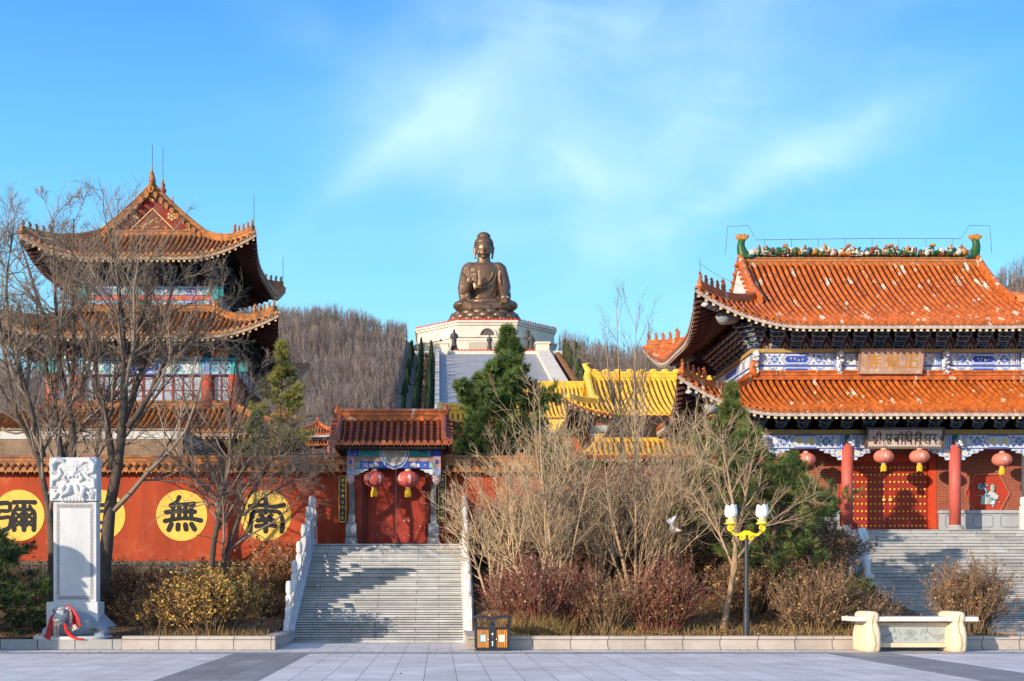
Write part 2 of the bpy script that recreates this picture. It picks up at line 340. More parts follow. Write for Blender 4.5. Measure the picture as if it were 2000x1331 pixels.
REDWOOD = M('red_lacquer_wood', (0.33, 0.035, 0.018), 0.5, 0.2, 2, 0.1, 30, patch=(0.44, 0.075, 0.04), pscale=1.4, plo=0.5, phi=0.75)
COLRED = M('pink_red_column_paint', (0.52, 0.11, 0.09), 0.5, 0.15, 1.5)
GRASSY = None
PALE = M('pale_blue_paint', (0.52, 0.62, 0.66), 0.7, 0.12, 6)
WPAINT = M('white_paint', (0.66, 0.67, 0.70), 0.7, 0.1, 6)
BLUE = M('blue_paint', (0.03, 0.09, 0.46), 0.6, 0.25, 6)
LBLUE = M('light_blue_paint', (0.16, 0.30, 0.62), 0.65, 0.2, 6)
TEAL = M('teal_paint', (0.03, 0.33, 0.36), 0.65, 0.25, 6)
GREENP = M('green_paint', (0.03, 0.24, 0.12), 0.65, 0.25, 6)
DKBLUE = M('deep_blue_paint', (0.018, 0.035, 0.12), 0.6, 0.3, 6)
DKGREEN = M('deep_green_paint', (0.012, 0.06, 0.055), 0.6, 0.3, 6)
PINKP = M('salmon_paint', (0.62, 0.13, 0.10), 0.65, 0.2, 6)
REDP = M('vermilion_paint', (0.55, 0.06, 0.02), 0.65, 0.2, 6)
PGOLD = M('ochre_paint', (0.62, 0.44, 0.16), 0.6, 0.2, 8)
IRON = M('dark_iron', (0.02, 0.021, 0.025), 0.45, 0.2, 6)

# ================================================================ ground and plaza
SOIL = M('dry_soil', (0.10, 0.065, 0.038), 0.95, 0.45, 3, 0.5, 30, detail=8)
g = MB(); g.box(-2500, 2500, -600, 3000, -2, -0.06); struct(g.build('ground', M('bare_earth', (0.14, 0.11, 0.08), 0.95, 0.3, 0.05)))
PAVE = brick_mat('paving_slabs', (0.66, 0.635, 0.605), (0.76, 0.735, 0.70), (0.20, 0.20, 0.20), 0.6, 1.2, 0.007, 'xy', 0.0, 0.6, 0.25, (0.27, 0.37, 0), 0.24)
DPAVE = brick_mat('dark_paving_slabs', (0.25, 0.245, 0.24), (0.33, 0.325, 0.32), (0.10, 0.10, 0.10), 0.6, 1.2, 0.008, 'xy', 0.0, 0.6, 0.25, (0.27, 0.37, 0), 0.2)
LPAVE = brick_mat('grey_border_slabs', (0.38, 0.375, 0.37), (0.43, 0.425, 0.42), (0.15, 0.15, 0.15), 1.2, 0.7, 0.006, 'xy', 0.0, 0.6, 0.25, (0.2, 0.3, 0), 0.16)
g = MB(); g.box(-70, 90, -40, 54, -0.055, 0); struct(g.build('plaza', PAVE))
# dark cross bands, running away from the viewer
for k, (x0, x1) in enumerate(((-5.05, -3.2), (9.62, 11.3))):
    g = MB(); g.add([(x0, -30, .004), (x1, -30, .004), (x1, 31.55, .004), (x0, 31.55, .004)], [(0, 1, 2, 3)])
    struct(g.build('paving_band', DPAVE))
g = MB(); g.add([(-60, 30.95, .007), (80, 30.95, .007), (80, 31.6, .007), (-60, 31.6, .007)], [(0, 1, 2, 3)]); struct(g.build('paving_border', LPAVE))

# ================================================================ planting beds: kerbs and soil
KERB = brick_mat('kerb_stone', (0.45, 0.40, 0.36), (0.53, 0.47, 0.42), (0.10, 0.09, 0.08), 0.98, 3.0, 0.012, 'sz', 0.0, 0.7, 0.3, (0.1, 0, 0), 0.25)
KERBG = brick_mat('grey_kerb_stone', (0.33, 0.33, 0.33), (0.42, 0.42, 0.41), (0.07, 0.07, 0.07), 0.98, 3.0, 0.014, 'sz', 0.0, 0.7, 0.3, (0.3, 0, 0), 0.25)
KY = 32.7
def kerb_run(mb, x0, y0, x1, y1, h=0.36):
    # straight run of kerb: plinth, block, coping with a shadow groove under it; body lies to the left of the direction
    d = Vector((x1 - x0, y1 - y0, 0)); l = d.length; d.normalize(); n = Vector((-d.y, d.x, 0))
    T = Matrix(((d.x, n.x, 0, x0), (d.y, n.y, 0, y0), (0, 0, 1, 0), (0, 0, 0, 1))); mb.T = T
    mb.box(0, l, 0.0, .34, 0, h * .22); mb.box(0, l, .018, .32, h * .22 + .001, h * .72); mb.box(0, l, .035, .31, h * .72 + .001, h * .77); mb.box(0, l, -.008, .36, h * .77 + .001, h); mb.T = None
t = thing('planter_kerb', 'pale capped stone kerb turning the corner of the planting bed left of the grey steps', 'kerb', (-6.2, KY, 0))
k = MB(); kerb_run(k, -8.3, KY, -4.29, KY); k.build('front_run', KERB, t)
k = MB(); kerb_run(k, -4.29, KY + .36, -4.29, 36.9); k.build('return_run', KERB, t)
t = thing('grey_kerb', 'low plain grey stone kerb under the white stele', 'kerb', (-14, KY + .1, 0))
k = MB(); k.box(-45, -8.32, KY + .06, KY + .5, 0, .27); k.build('kerb_blocks', KERBG, t)
k = MB(); k.box(-45, -7.6, KY + .51, 35.2, .01, .262); k.build('stele_platform', M('grey_slab', (0.30, 0.30, 0.30), 0.8, 0.2, 2, .2), t)
t = thing('planter_kerb', 'long pale capped stone kerb running from the litter bin past the stone bench', 'kerb', (8, KY, 0))
k = MB(); kerb_run(k, 0.74, KY, 42, KY); k.build('front_run', KERB, t)
k = MB(); kerb_run(k, 0.74, 36.9, 0.74, KY + .36); k.build('return_run', KERB, t)
def soil(name, x0, x1, y0, y1, hf, nx=60, ny=30):
    rr = random.Random(3); rows = []
    for j in range(ny + 1):
        row = []
        for i in range(nx + 1):
            x = x0 + (x1 - x0) * i / nx; y = y0 + (y1 - y0) * j / ny; row.append((x, y, hf(x, y) + rr.uniform(-.04, .04)))
        rows.append(row)
    m = MB(); m.grid(rows); return struct(m.build(name, M('leaf_litter', (0.085, 0.052, 0.026), 0.95, 0.5, 5, 0.6, 25, patch=(0.19, 0.115, 0.045), pscale=9, plo=.5, phi=.62, detail=8), None, True))
def hl(x, y): return .27 + max(0, (y - 35)) * .13
def hr(x, y):
    b = .28 + .25 * min(1, max(0, (y - 33.2) / 3)) + max(0, (y - 36)) * .24
    return min(b, 3.2) if x < 14 else .28 + (b - .28) * max(0, 1 - (x - 14) / 2.0)
soil('soil_bed', -45, -4.62, 33.05, 46, hl); soil('soil_bed', 1.1, 16.5, 33.05, 53.5, hr); soil('soil_bed', 16.5, 42, 33.05, 35.2, lambda x, y: .27)

# ================================================================ central stairs
STEP = brick_mat('step_stone', (0.54, 0.56, 0.575), (0.69, 0.71, 0.725), (0.13, 0.13, 0.13), 1.9, 0.1419, 0.009, 'xz', 0.37, 0.65, 0.3, (0, 0, 0), 0.36)
SX0, SX1, SY0, NST, RUN = -4.29, 0.72, 36.7, 22, 0.3
RIS = 3.12 / NST
t = thing('stone_stairs', 'broad grey stone steps climbing to the red gate', 'stairs', (-1.8, 36.7, 0))
m = MB()
for i in range(NST):
    y = SY0 + i * RUN; z = i * RIS
    m.box(SX0, SX1, y + .03, y + .36, z + (.001 if i else -.03), z + RIS - .066); m.box(SX0, SX1, y + .12, 45.4, z + (.001 if i else -.03), z + RIS - .042); m.box(SX0, SX1, y, 45.4, z + RIS - .041, z + RIS)
m.build('steps', STEP, t)
for x0, x1 in ((SX0 - .36, SX0 - .002), (SX1 + .002, SX1 + .36)):   # sloping side stones
    m = MB(); m.loft([[(x0, 36.45, -.03), (x1, 36.45, -.03), (x1, 45.2, -.03), (x0, 45.2, -.03)], [(x0, 36.45, .12), (x1, 36.45, .12), (x1, 43.6, 3.30), (x0, 43.6, 3.30)]])
    m.build('side_stone', WHITE, t)

def baluster_post(name, x, y, z, h, par, s=.19):
    b = MB(); b.rbox(x - s / 2, x + s / 2, y - s / 2, y + s / 2, z - .35, z + h * .72, .02)
    b.lathe((x, y, z + h * .72), [(s * .38, 0), (s * .42, .02), (s * .36, .05), (s * .50, .07), (s * .54, .12), (s * .50, h * .22), (s * .40, h * .27), (s * .12, h * .285)], 12)
    return b.build(name, WHITE, par, False)
def balustrade(label, x, group):
    t = thing('stone_balustrade', label, 'balustrade', (x, 36.8, 0), group)
    pts = [(37.3, .30), (38.65, .94), (40.0, 1.58), (41.35, 2.22), (42.7, 2.86), (43.75, 3.3), (44.75, 3.3)]
    for y, z in pts: baluster_post('baluster_post', x, y, z, 1.52, t)
    for (ya, za), (yb, zb) in zip(pts, pts[1:]):
        b = MB(); ya2, yb2 = ya + .1, yb - .1; sl_ = (zb - za) / (yb - ya); A = za + .1 * sl_; B = zb - .1 * sl_
        def slab(h0, h1, th):
            b.loft([[(x - th, ya2, A + h0), (x + th, ya2, A + h0), (x + th, yb2, B + h0), (x - th, yb2, B + h0)], [(x - th, ya2, A + h1), (x + th, ya2, A + h1), (x + th, yb2, B + h1), (x - th, yb2, B + h1)]])
        slab(-.3, .50, .06); slab(.72, .86, .075)
        for f in (.2, .5, .8):
            yy = ya2 + (yb2 - ya2) * f; zz = A + (B - A) * f; b.box(x - .055, x + .055, yy - .07, yy + .07, zz + .45, zz + .75)
        slab(.08, .13, .075); slab(.40, .45, .075)
        b.build('balustrade_panel', WHITE, t)
    b = MB(); b.T = Matrix.Translation((x, 0, 0)) @ Matrix.Rotation(R(90), 4, 'Z')   # scrolled end stone
    b.prism([(36.5, .02), (37.2, .02), (37.2, 1.0), (37.08, 1.02), (36.98, .9), (36.9, .66), (36.82, .62), (36.72, .66), (36.62, .58), (36.56, .4), (36.48, .3)], -.08, .08)
    b.build('scroll_stone', WHITE, t); return t
balustrade('white stone balustrade with round headed posts on the left flank of the central steps', -4.47, 'stone balustrades of the central steps')
balustrade('white stone balustrade seen end on along the right flank of the central steps', 0.90, 'stone balustrades of the central steps')

# ================================================================ tiled roofs
def roof_z(d, e, z0, z1, D, up, Lc):
    h = z0 + (z1 - z0) * (.55 * d / D + .45 * (d / D) ** 2); k = max(0.0, 1 - max(d, e) / Lc); return h + up * k ** 2.1
def tiled_roof(cx, cy, A, B, D, z0, z1, up, Lc, pitch, gx=None, mats=(None, None), flare=.25, Dh=None, sides='FBLR', tube_r=.315, rafters=True, hipd=None):
    """one roof skirt (gx None: D deep on all sides) or a hip-and-gable roof (front and back run up to the ridge between +-gx).
    returns meshes: tiles, eaves"""
    T = MB(); E = MB(); gab = gx is not None; Dz = B if gab else D
    for side in sides:
        along = A if side in 'FB' else B; other = B if side in 'FB' else A
        def W(u, d):
            e = along - abs(u); k = max(0.0, 1 - max(e, 0) / Lc); dd = d - flare * k * k * max(0, 1 - d / 1.5)
            uu = u + math.copysign(flare * max(0, 1 - max(d, 0) / 1.5) * k * k, u) if e < Lc else u
            z = roof_z(max(d, 0), max(e, 0), z0, z1, Dz, up, Lc)
            if side == 'F': return (cx + uu, cy - B + dd, z)
            if side == 'B': return (cx - uu, cy + B - dd, z)
            if side == 'L': return (cx - A + dd, cy - uu, z)
            return (cx + A - dd, cy + uu, z)
        def dend(u):
            e = along - abs(u)
            if gab:
                if side in 'FB': return B if abs(u) <= gx else e
                return min(A - gx, e)
            return min(D, e)
        n = max(2, int(round(2 * along / pitch))); us = [-along + 2 * along * (i + .5) / n for i in range(n)]
        for i, u in enumerate(us):
            de = dend(u)
            if de < .12: continue
            k = max(2, int(de / .45)); ds = [de * j / k for j in range(k + 1)]; hw = along * 2 / n
            # trough sheet strip under this tile row (a hair lower)
            ul, ur = u - hw / 2, u + hw / 2
            rows = []
            for d in ds:
                a = W(ul, min(d, dend(ul) if not gab else d)); b = W(ur, d)
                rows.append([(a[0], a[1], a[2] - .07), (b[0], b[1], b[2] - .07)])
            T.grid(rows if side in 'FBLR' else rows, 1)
            # round cover tile
            r = hw * tube_r; pts = [W(u, d) for d in ds]; tdir = Vector(W(u + .01, .0)) - Vector(W(u - .01, .0)); tdir.normalize()
            rings = []
            for j, p in enumerate(pts):
                ring = []
                for q in range(5):
                    th = math.pi * q / 4; c, s_ = math.cos(th) * r, math.sin(th) * r * 1.55
                    ring.append((p[0] + tdir.x * c, p[1] + tdir.y * c, p[2] + tdir.z * c + s_))
                rings.append(ring)
            T.grid(rings, 0)
            T.add(rings[0], [(0, 1, 2, 3, 4)], 0)
            p0 = Vector(pts[0]); inn = Vector(pts[1]) - p0; inn.z = 0; inn.normalize()      # round end tile facing out
            cpos = p0 - inn * .035 + Vector((0, 0, r * .25)); rr_ = r * 1.12
            T.add([tuple(cpos + tdir * (rr_ * math.cos(2 * math.pi * q / 8)) + Vector((0, 0, rr_ * math.sin(2 * math.pi * q / 8)))) for q in range(8)] , [tuple(range(8))], 0)
            # drip tile between the rows
            vl = Vector(W(ur, 0)); T.add([tuple(vl - tdir * hw * .32 - inn * .02), tuple(vl - inn * .02 - Vector((0, 0, hw * .48))), tuple(vl + tdir * hw * .32 - inn * .02)], [(0, 1, 2)], 0)
        # eave boards, soffit, rafters
        m_ = max(12, int(along * 4)); us2 = [-along + 2 * along * i / m_ for i in range(m_ + 1)]
        lo = [W(u, .02) for u in us2]
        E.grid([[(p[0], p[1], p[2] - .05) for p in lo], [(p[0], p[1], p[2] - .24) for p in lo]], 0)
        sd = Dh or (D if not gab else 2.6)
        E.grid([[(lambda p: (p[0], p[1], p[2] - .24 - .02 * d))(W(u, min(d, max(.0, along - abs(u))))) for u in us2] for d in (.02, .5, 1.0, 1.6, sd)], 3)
        if rafters:
            nr = max(2, int(2 * along / (pitch * 1.0)))
            for i in range(nr):
                u = -along + 2 * along * (i + .5) / nr; e = along - abs(u); l = min(.9, e)
                if l < .1: continue
                s_ = pitch * .21
                for (d0, d1, dz) in ((.06, l, .30),):
                    a, b = Vector(W(u, d0)), Vector(W(u, d1)); dr = (b - a); tv = Vector(W(u + .01, .2)) - Vector(W(u - .01, .2)); tv.z = 0; tv.normalize(); tv *= s_
                    up_ = Vector((0, 0, s_)); ca, cb = a - Vector((0, 0, dz)), b - Vector((0, 0, dz + .02))
                    E.loft([[tuple(ca - tv - up_), tuple(ca + tv - up_), tuple(ca + tv + up_), tuple(ca - tv + up_)], [tuple(cb - tv - up_), tuple(cb + tv - up_), tuple(cb + tv + up_), tuple(cb - tv + up_)]], 1)
                    o_ = (a - b).normalized() * .004; ca2 = ca + o_
                    E.add([tuple(ca2 - tv - up_), tuple(ca2 + tv - up_), tuple(ca2 + tv + up_), tuple(ca2 - tv + up_)], [(0, 1, 2, 3)], 2)
    def hip(sx, sy, d0, d1, n=14):       # points along the hip from the corner inwards
        pts = []
        for i in range(n + 1):
            d = d0 + (d1 - d0) * i / n; k = max(0.0, 1 - max(d, 0) / Lc); f = flare * k * k * max(0, 1 - max(d, 0) / 1.5)
            pts.append(Vector((cx + sx * (A - d + f), cy + sy * (B - d + f), roof_z(max(d, 0), max(d, 0), z0, z1, Dz, up, Lc))))
        return pts
    return T, E, hip
def ridge_bar(mb, pts, w, h, m=0, lift=.0):
    """moulded ridge: a bar with a rounded cap that follows points; w wide, h high"""
    k = len(pts); rings = []
    for i in range(k):
        d = pts[min(i + 1, k - 1)] - pts[max(i - 1, 0)]; d.z = 0
        if d.length < 1e-6: d = Vector((1, 0, 0))
        d.normalize(); a = Vector((-d.y, d.x, 0)); p = pts[i] + Vector((0, 0, lift))
        sec = [(-.5, -.3), (.5, -.3), (.5, .22), (.62, .26), (.62, .36), (.42, .40), (.42, .66), (.55, .72), (.4, .95), (0, 1.06), (-.4, .95), (-.55, .72), (-.42, .66), (-.42, .40), (-.62, .36), (-.62, .26), (-.5, .22)]
        rings.append([tuple(p + a * (x * w) + Vector((0, 0, z * h))) for x, z in sec])
    mb.loft(rings, m)
def beast_mesh(mat):
    b = MB(); b.lathe((0, 0, 0), [(.09, 0), (.10, .04), (.06, .06), (.085, .13), (.07, .22), (.045, .27)], 7); b.ell((-.03, 0, .31), (.075, .055, .06), 7, 5)
    b.ell((-.09, 0, .30), (.05, .035, .03), 6, 4); b.tube([(.05, 0, .12), (.10, 0, .2), (.08, 0, .3)], [.03, .025, .01], 5); b.tube([(-.02, 0, .34), (.01, 0, .42)], [.025, .006], 5)
    return b.mesh('ridge_figure', mat, True)
def place_beasts(par, pts, mesh, n, s, step, lift, name='ridge_figure'):
    """figures in a row on the lower end of a hip ridge"""
    acc = 0; i = 0; out_ = []
    dist = [0]
    for a, b in zip(pts, pts[1:]): dist.append(dist[-1] + (b - a).length)
    for q in range(n):
        s0 = .1 + q * step
        j = max(0, min(len(pts) - 2, next((jj for jj in range(len(dist) - 1) if dist[jj + 1] >= s0), len(pts) - 2)))
        f = (s0 - dist[j]) / max(1e-6, dist[j + 1] - dist[j]); p = pts[j].lerp(pts[j + 1], f); d = pts[j + 1] - pts[j]
        o = link(name, mesh, par); o.matrix_parent_inverse = WORLD.get(par.name, Matrix()).inverted()
        o.location = p + Vector((0, 0, lift)); o.rotation_euler = (0, 0, math.atan2(d.y, d.x)); k = s * (1.35 if q == n - 1 else 1.0); o.scale = (k, k, k)
def bracket_mesh(H, Wd, Pd, tiers, name='roof_bracket', mats=None):
    b = MB(); b.box(-.13 * Wd, .13 * Wd, -.1 - .02, .1, 0, .13 * H, 1)
    for t in range(tiers):
        z = .13 * H + t * .87 * H / tiers; h = .87 * H / tiers; wd = Wd * (.42 + .58 * (t + 1) / tiers); y = -Pd * (t + .4) / tiers; c = 1 if t % 2 else 2
        arm = [(-.3 * wd, z), (.3 * wd, z), (.42 * wd, z + .14 * h), (.5 * wd, z + .42 * h), (.5 * wd, z + .62 * h), (-.5 * wd, z + .62 * h), (-.5 * wd, z + .42 * h), (-.42 * wd, z + .14 * h)]
        b.prism(arm, y - .06, y + .06, 0)
        ins = [(x * .9, z + .05 * h + (zz - z) * .8) for x, zz in arm]; b.poly(ins, y - .064, c)
        for x in (-.42 * wd, 0, .42 * wd):
            b.prism([(x - .05 * Wd, z + .62 * h + .002), (x + .05 * Wd, z + .62 * h + .002), (x + .08 * Wd, z + .95 * h), (x - .08 * Wd, z + .95 * h)], y - .085, y + .08, 3 - c if x == 0 else c)
            b.poly([(x - .08 * Wd, z + .87 * h), (x + .08 * Wd, z + .87 * h), (x + .085 * Wd, z + .97 * h), (x - .085 * Wd, z + .97 * h)], y - .089, 0)
        yb = -Pd * (t + 1) / tiers      # tongue pointing out
        b.T = Matrix.Rotation(R(90), 4, 'Z')
        b.prism([(yb - .10, z + .1 * h), (yb + .06, z + .0 * h), (.05, z), (.05, z + .5 * h), (yb, z + .5 * h), (yb - .16, z + .35 * h)], -.05 * Wd, .05 * Wd, 3 - c); b.T = None
        b.box(-.055 * Wd, .055 * Wd, yb - .012, yb + .02, z + .02 * h, z + .5 * h, 0)
    b.box(-.03, .03, -.02, .06, .13 * H, H, 2)
    return b.mesh(name, mats or [PALE, DKBLUE, DKGREEN])
def place_part(me, par, x, y, z, rz=0, name=None):
    o = link(name or me.name, me, par); o.location = (x, y, z); o.rotation_euler = (0, 0, rz); return o
def tri_wall(mb, cx, y, hw, z0, z1, m=0): mb.poly([(cx - hw, z0), (cx + hw, z0), (cx, z1)], y, m)
# ================================================================ red courtyard wall with yellow roundels
WY = 45.0
WSTONE = brick_mat('wall_base_stone', (0.13, 0.115, 0.10), (0.19, 0.165, 0.14), (0.05, 0.045, 0.04), .62, .3, .014, 'xz', .5, .85, .4, (0, 0, 0), .4)
def red_wall(name, label, x0, x1, base=True):
    t = thing(name, label, 'wall', ((x0 + x1) / 2, WY, 0))
    m = MB(); m.box(x0, x1, WY, WY + .5, 2.56, 5.62); m.build('plaster_face', REDWALL, t)
    m = MB(); m.box(x0, x1, WY - .06, WY + .52, 5.621, 5.70); m.box(x0, x1, WY - .10, WY + .6, 5.701, 5.76); m.build('cornice', REDWALL, t)
    m = MB(); m.box(x0, x1, WY - .14, WY + .56, -.03, 2.559); m.build('stone_base', WSTONE, t)
    # coping: short tile rows each side of a ridge
    m = MB(); n = int((x1 - x0) / .26); zt, zb, dep = 6.12, 5.80, .62; cy = WY + .25
    for sgn in (-1, 1):
        for i in range(n):
            x = x0 + (i + .5) * (x1 - x0) / n; r = .082
            rings = []
            for f in (0, .35, .7, 1):
                p = (x, cy + sgn * (dep - f * dep), zb + (zt - zb) * (.6 * f + .4 * f * f))
                rings.append([(p[0] + r * math.cos(math.pi * q / 4), p[1], p[2] + r * 1.15 * math.sin(math.pi * q / 4)) for q in range(5)])
            m.grid(rings, 0); c = rings[0]; m.add([(x + .095 * math.cos(a), cy + sgn * (dep + .02), zb + .02 + .095 * math.sin(a)) for a in [q * math.pi / 4 for q in range(8)]], [tuple(range(8))], 0)
            m.add([(x + .05, cy + sgn * (dep + .01), zb), (x + .13, cy + sgn * (dep + .01), zb - .13), (x + .21, cy + sgn * (dep + .01), zb)], [(0, 1, 2)], 0)
        rows = [[(x0, cy + sgn * (dep - f * dep), zb - .02 + (zt - zb) * (.6 * f + .4 * f * f)), (x1, cy + sgn * (dep - f * dep), zb - .02 + (zt - zb) * (.6 * f + .4 * f * f))] for f in (0, .35, .7, 1)]
        m.grid(rows, 1)
        m.box(x0, x1, cy + sgn * .35 - .22, cy + sgn * .35 + .22, 5.761, 5.775, 1)
    m.build('tiled_coping', [TILE_D, TILE_DV], t)
    m = MB(); ridge_bar(m, [Vector((x0, cy, 0)), Vector((x1, cy, 0))], .26, .30, 0, 6.08); m.build('coping_ridge', TILE_D, t)
    return t
wall = red_wall('courtyard_wall', 'long red plastered wall with yellow roundels and a tiled coping left of the gate', -42, -3.25)
YEL = M('yellow_roundel_paint', (0.78, 0.52, 0.10), 0.8, 0.10, 1.5, patch=(0.60, 0.36, 0.06), pscale=2.5, plo=.55, phi=.8)
INK = M('black_brush_paint', (0.018, 0.02, 0.024), 0.75, 0.25, 4)
CH = {}
CH['nan'] = [[(0, .63), (.01, .30), (.0, .12)], [(-.62, .34), (-.2, .40), (.3, .33), (.70, .40)], [(-.6, -.62), (-.56, -.2), (-.48, .12), (0, .17), (.45, .14), (.6, .0), (.66, -.35), (.62, -.62)],
             [(-.18, .02), (-.10, -.12)], [(.2, .0), (.12, -.12)], [(-.3, -.2), (0, -.17), (.3, -.2)], [(-.36, -.42), (0, -.38), (.36, -.40)], [(0, -.16), (0, -.62)]]
CH['wu'] = [[(-.1, .70), (-.2, .52), (-.42, .38)], [(-.36, .40), (0, .42), (.46, .44)], [(-.6, .12), (-.1, .16), (.5, .14)], [(-.64, -.22), (-.2, -.14), (.3, -.12), (.74, -.20)],
            ([(-.33, .33), (-.36, -.14)], .15), ([(-.1, .36), (-.1, -.12)], .15), ([(.14, .36), (.14, -.12)], .15), ([(.36, .33), (.37, -.14)], .15),
            [(-.40, -.34), (-.50, -.56)], [(-.14, -.36), (-.15, -.54)], [(.14, -.36), (.17, -.54)], [(.38, -.34), (.50, -.54)]]
CH['a'] = [[(-.62, .5), (-.62, -.6)], [(-.62, .48), (-.28, .45), (-.42, .1), (-.26, -.1), (-.5, -.2)], [(-.15, .40), (.3, .40), (.78, .44)], [(.48, .40), (.50, -.2), (.42, -.52), (.1, -.60)],
           ([(-.1, .14), (-.1, -.26)], .14), ([(-.1, .14), (.2, .14), (.2, -.26), (-.1, -.26)], .14)]
CH['mi'] = [[(-.78, .46), (-.38, .46), (-.38, .18), (-.74, .16), (-.76, -.1), (-.34, -.08), (-.36, -.45), (-.62, -.6)], [(-.2, .50), (.2, .52), (.62, .50)], [(.2, .5), (.2, -.56)],
            [(-.18, -.56), (-.2, .16), (.2, .22), (.58, .16), (.6, -.3), (.58, -.56)], ([(-.06, .36), (-.14, .22)], .12), ([(.42, .36), (.5, .22)], .12),
            ([(-.10, .08), (.1, -.12)], .10), ([(.1, .08), (-.10, -.12)], .10), ([(-.10, -.2), (.1, -.40)], .10), ([(.1, -.2), (-.10, -.40)], .10),
            ([(.3, .08), (.5, -.12)], .10), ([(.5, .08), (.3, -.12)], .10), ([(.3, -.2), (.5, -.40)], .10), ([(.5, -.2), (.3, -.40)], .10)]
for px, ch in ((519, 'nan'), (355, 'wu'), (195, 'a'), (37, 'mi')):
    x, z = PX(px, WY), PZ(1007, WY)
    m = MB(); n = 48; m.prism([(x + .92 * math.cos(2 * math.pi * i / n), z + .92 * math.sin(2 * math.pi * i / n)) for i in range(n)], WY - .012, WY + .02); d = m.build('yellow_roundel', YEL, wall)
    m = MB(); strokes(m, CH[ch], x, z, .93, WY - .016, .175); m.build('brush_character', INK, d)
rw = red_wall('courtyard_wall', 'plain red plastered wall behind the bare saplings right of the gate', -0.1, 3.6)

# ================================================================ gatehouse
gx0, gy = -1.70, 44.1
gate = thing('gatehouse', 'small red gate at the head of the central steps under a brown tiled roof', 'gatehouse', (gx0, 45, 3.12))
def gx_(px, Y=44.2): return PX(px, Y)
m = MB(); zl = 3.125
for x0, x1 in ((gx_(677), gx_(706)), (gx_(838), gx_(866))): m.box(x0, x1, 44.72, 45.7, zl, 6.62)
m.box(gx_(706) + .001, gx_(838) - .001, 44.86, 45.6, 6.05, 6.62); m.build('wall_pier', REDWOOD, gate)
m = MB()
for x0, x1 in ((gx_(706), gx_(714)), (gx_(830), gx_(838))):
    m = MB(); m.box(x0 + .002, x1 - .002, 44.66, 45.2, zl, 6.04); m.build('door_jamb', M('dark_red_wood', (0.12, 0.018, 0.012), .6, .25, 3), gate)
GDOOR = M('worn_red_door_paint', (0.30, 0.035, 0.018), 0.6, 0.25, 2, .1, patch=(0.42, 0.12, 0.08), pscale=5, plo=.66, phi=.74)
WORN = M('peeling_paint', (0.6, 0.5, 0.46), .8, .2, 6)
xm = (gx_(714) + gx_(830)) / 2
for x0, x1, sgn in ((gx_(714) + .003, xm - .012, 1), (xm + .012, gx_(830) - .003, -1)):
    m = MB(); m.box(x0, x1, 44.95, 45.03, zl + .04, 6.04); d = m.build('door_leaf', GDOOR, gate)
    m = MB(); rr = random.Random(5 + sgn)
    for i in range(11):   # flakes of bare paint
        a, b = rr.uniform(x0 + .1, x1 - .1), rr.uniform(zl + .2, zl + .95); s_ = rr.uniform(.012, .03); an = rr.uniform(0, 3)
        m.poly([(a + s_ * rr.uniform(.5, 1.2) * math.cos(an + q * 1.257) * (1.8 if q % 2 else .6), b + s_ * rr.uniform(.6, 1.3) * math.sin(an + q * 1.257)) for q in range(5)], 44.947, 0)
    m.build('paint_flakes', WORN, d)
m = MB(); m.box(gx_(706) - .1, gx_(838) + .1, 44.55, 45.3, 3.121, 3.21); m.build('threshold', M('threshold_wood', (.09, .02, .015), .6), gate)
# painted lintel
bx0, bx1, by = gx_(692), gx_(848), 44.28
z0, z1, z2, z3 = PZ(915, by), PZ(901, by), PZ(892, by), PZ(877, by)
m = MB(); m.box(bx0, bx1, by, by + .3, z0, z1 - .012, 0); m.box(bx0, bx1, by + .02, by + .28, z1 - .011, z2, 1); m.box(bx0, bx1, by, by + .3, z2 + .001, z3, 2)
yy = by - .004
for x0, x1 in ((bx0 + .03, bx0 + .16), (bx1 - .16, bx1 - .03)):
    m.rect(x0, x1, z0 + .01, z1 - .02, yy, 3); m.rect(x0, x1, z2 + .02, z3 - .01, yy, 0)
    for xx in (x0 - .012, x1 + .02): m.rect(xx, xx + .018, z0 + .01, z1 - .02, yy - .003, 4); m.rect(xx, xx + .018, z2 + .01, z3 - .01, yy - .003, 4)
cxg = (bx0 + bx1) / 2
for k_, (sc_, mi, dy) in enumerate(((1.0, 5, .006), (.93, 6, .010), (.84, 5, .014), (.74, 7, .018))):
    pts = []
    for i in range(25):
        a = math.pi + math.pi * i / 24; rr_ = .52 * sc_ * (1 + .05 * abs(math.sin(5 * a))); pts.append((cxg + 1.0 * rr_ * math.cos(a) * 1.0, z3 - .005 - .0 + (z3 - z0) * 1.02 * sc_ * math.sin(a) * (1 + .04 * abs(math.sin(5 * a)))))
    pts.append((cxg + .60 * sc_, z3 - .004)); pts.append((cxg - .60 * sc_, z3 - .004)); m.poly(pts[:25], by - dy, mi)
for sx in (-1, 1):
    for q in range(4): m.disc(cxg + sx * (.62 + .07 * q), z0 + .11 + .03 * math.sin(q * 2), .07, yy - .004 - .002 * q, 5 if q % 2 else 7, 12)
rr = random.Random(2)
for i in range(40):   # ochre scrolls on the blue and green fields
    x = rr.choice([rr.uniform(bx0 + .25, cxg - .85), rr.uniform(cxg + .85, bx1 - .25)]); b_ = rr.choice([(z0, z1, 4), (z2, z3, 8)]); m.disc(x, rr.uniform(b_[0] + .04, b_[1] - .05), rr.uniform(.012, .03), yy - .001 - i * .00005, b_[2], 7)
m.build('painted_lintel', [BLUE, M('bleached_beam', (.38, .24, .20), .8, .3, 6), TEAL, M('mint_paint', (.25, .45, .42), .7, .2), PGOLD, WPAINT, LBLUE, M('weathered_cartouche', (.42, .40, .37), .8, .35, 7), DKGREEN], gate)
m = MB()
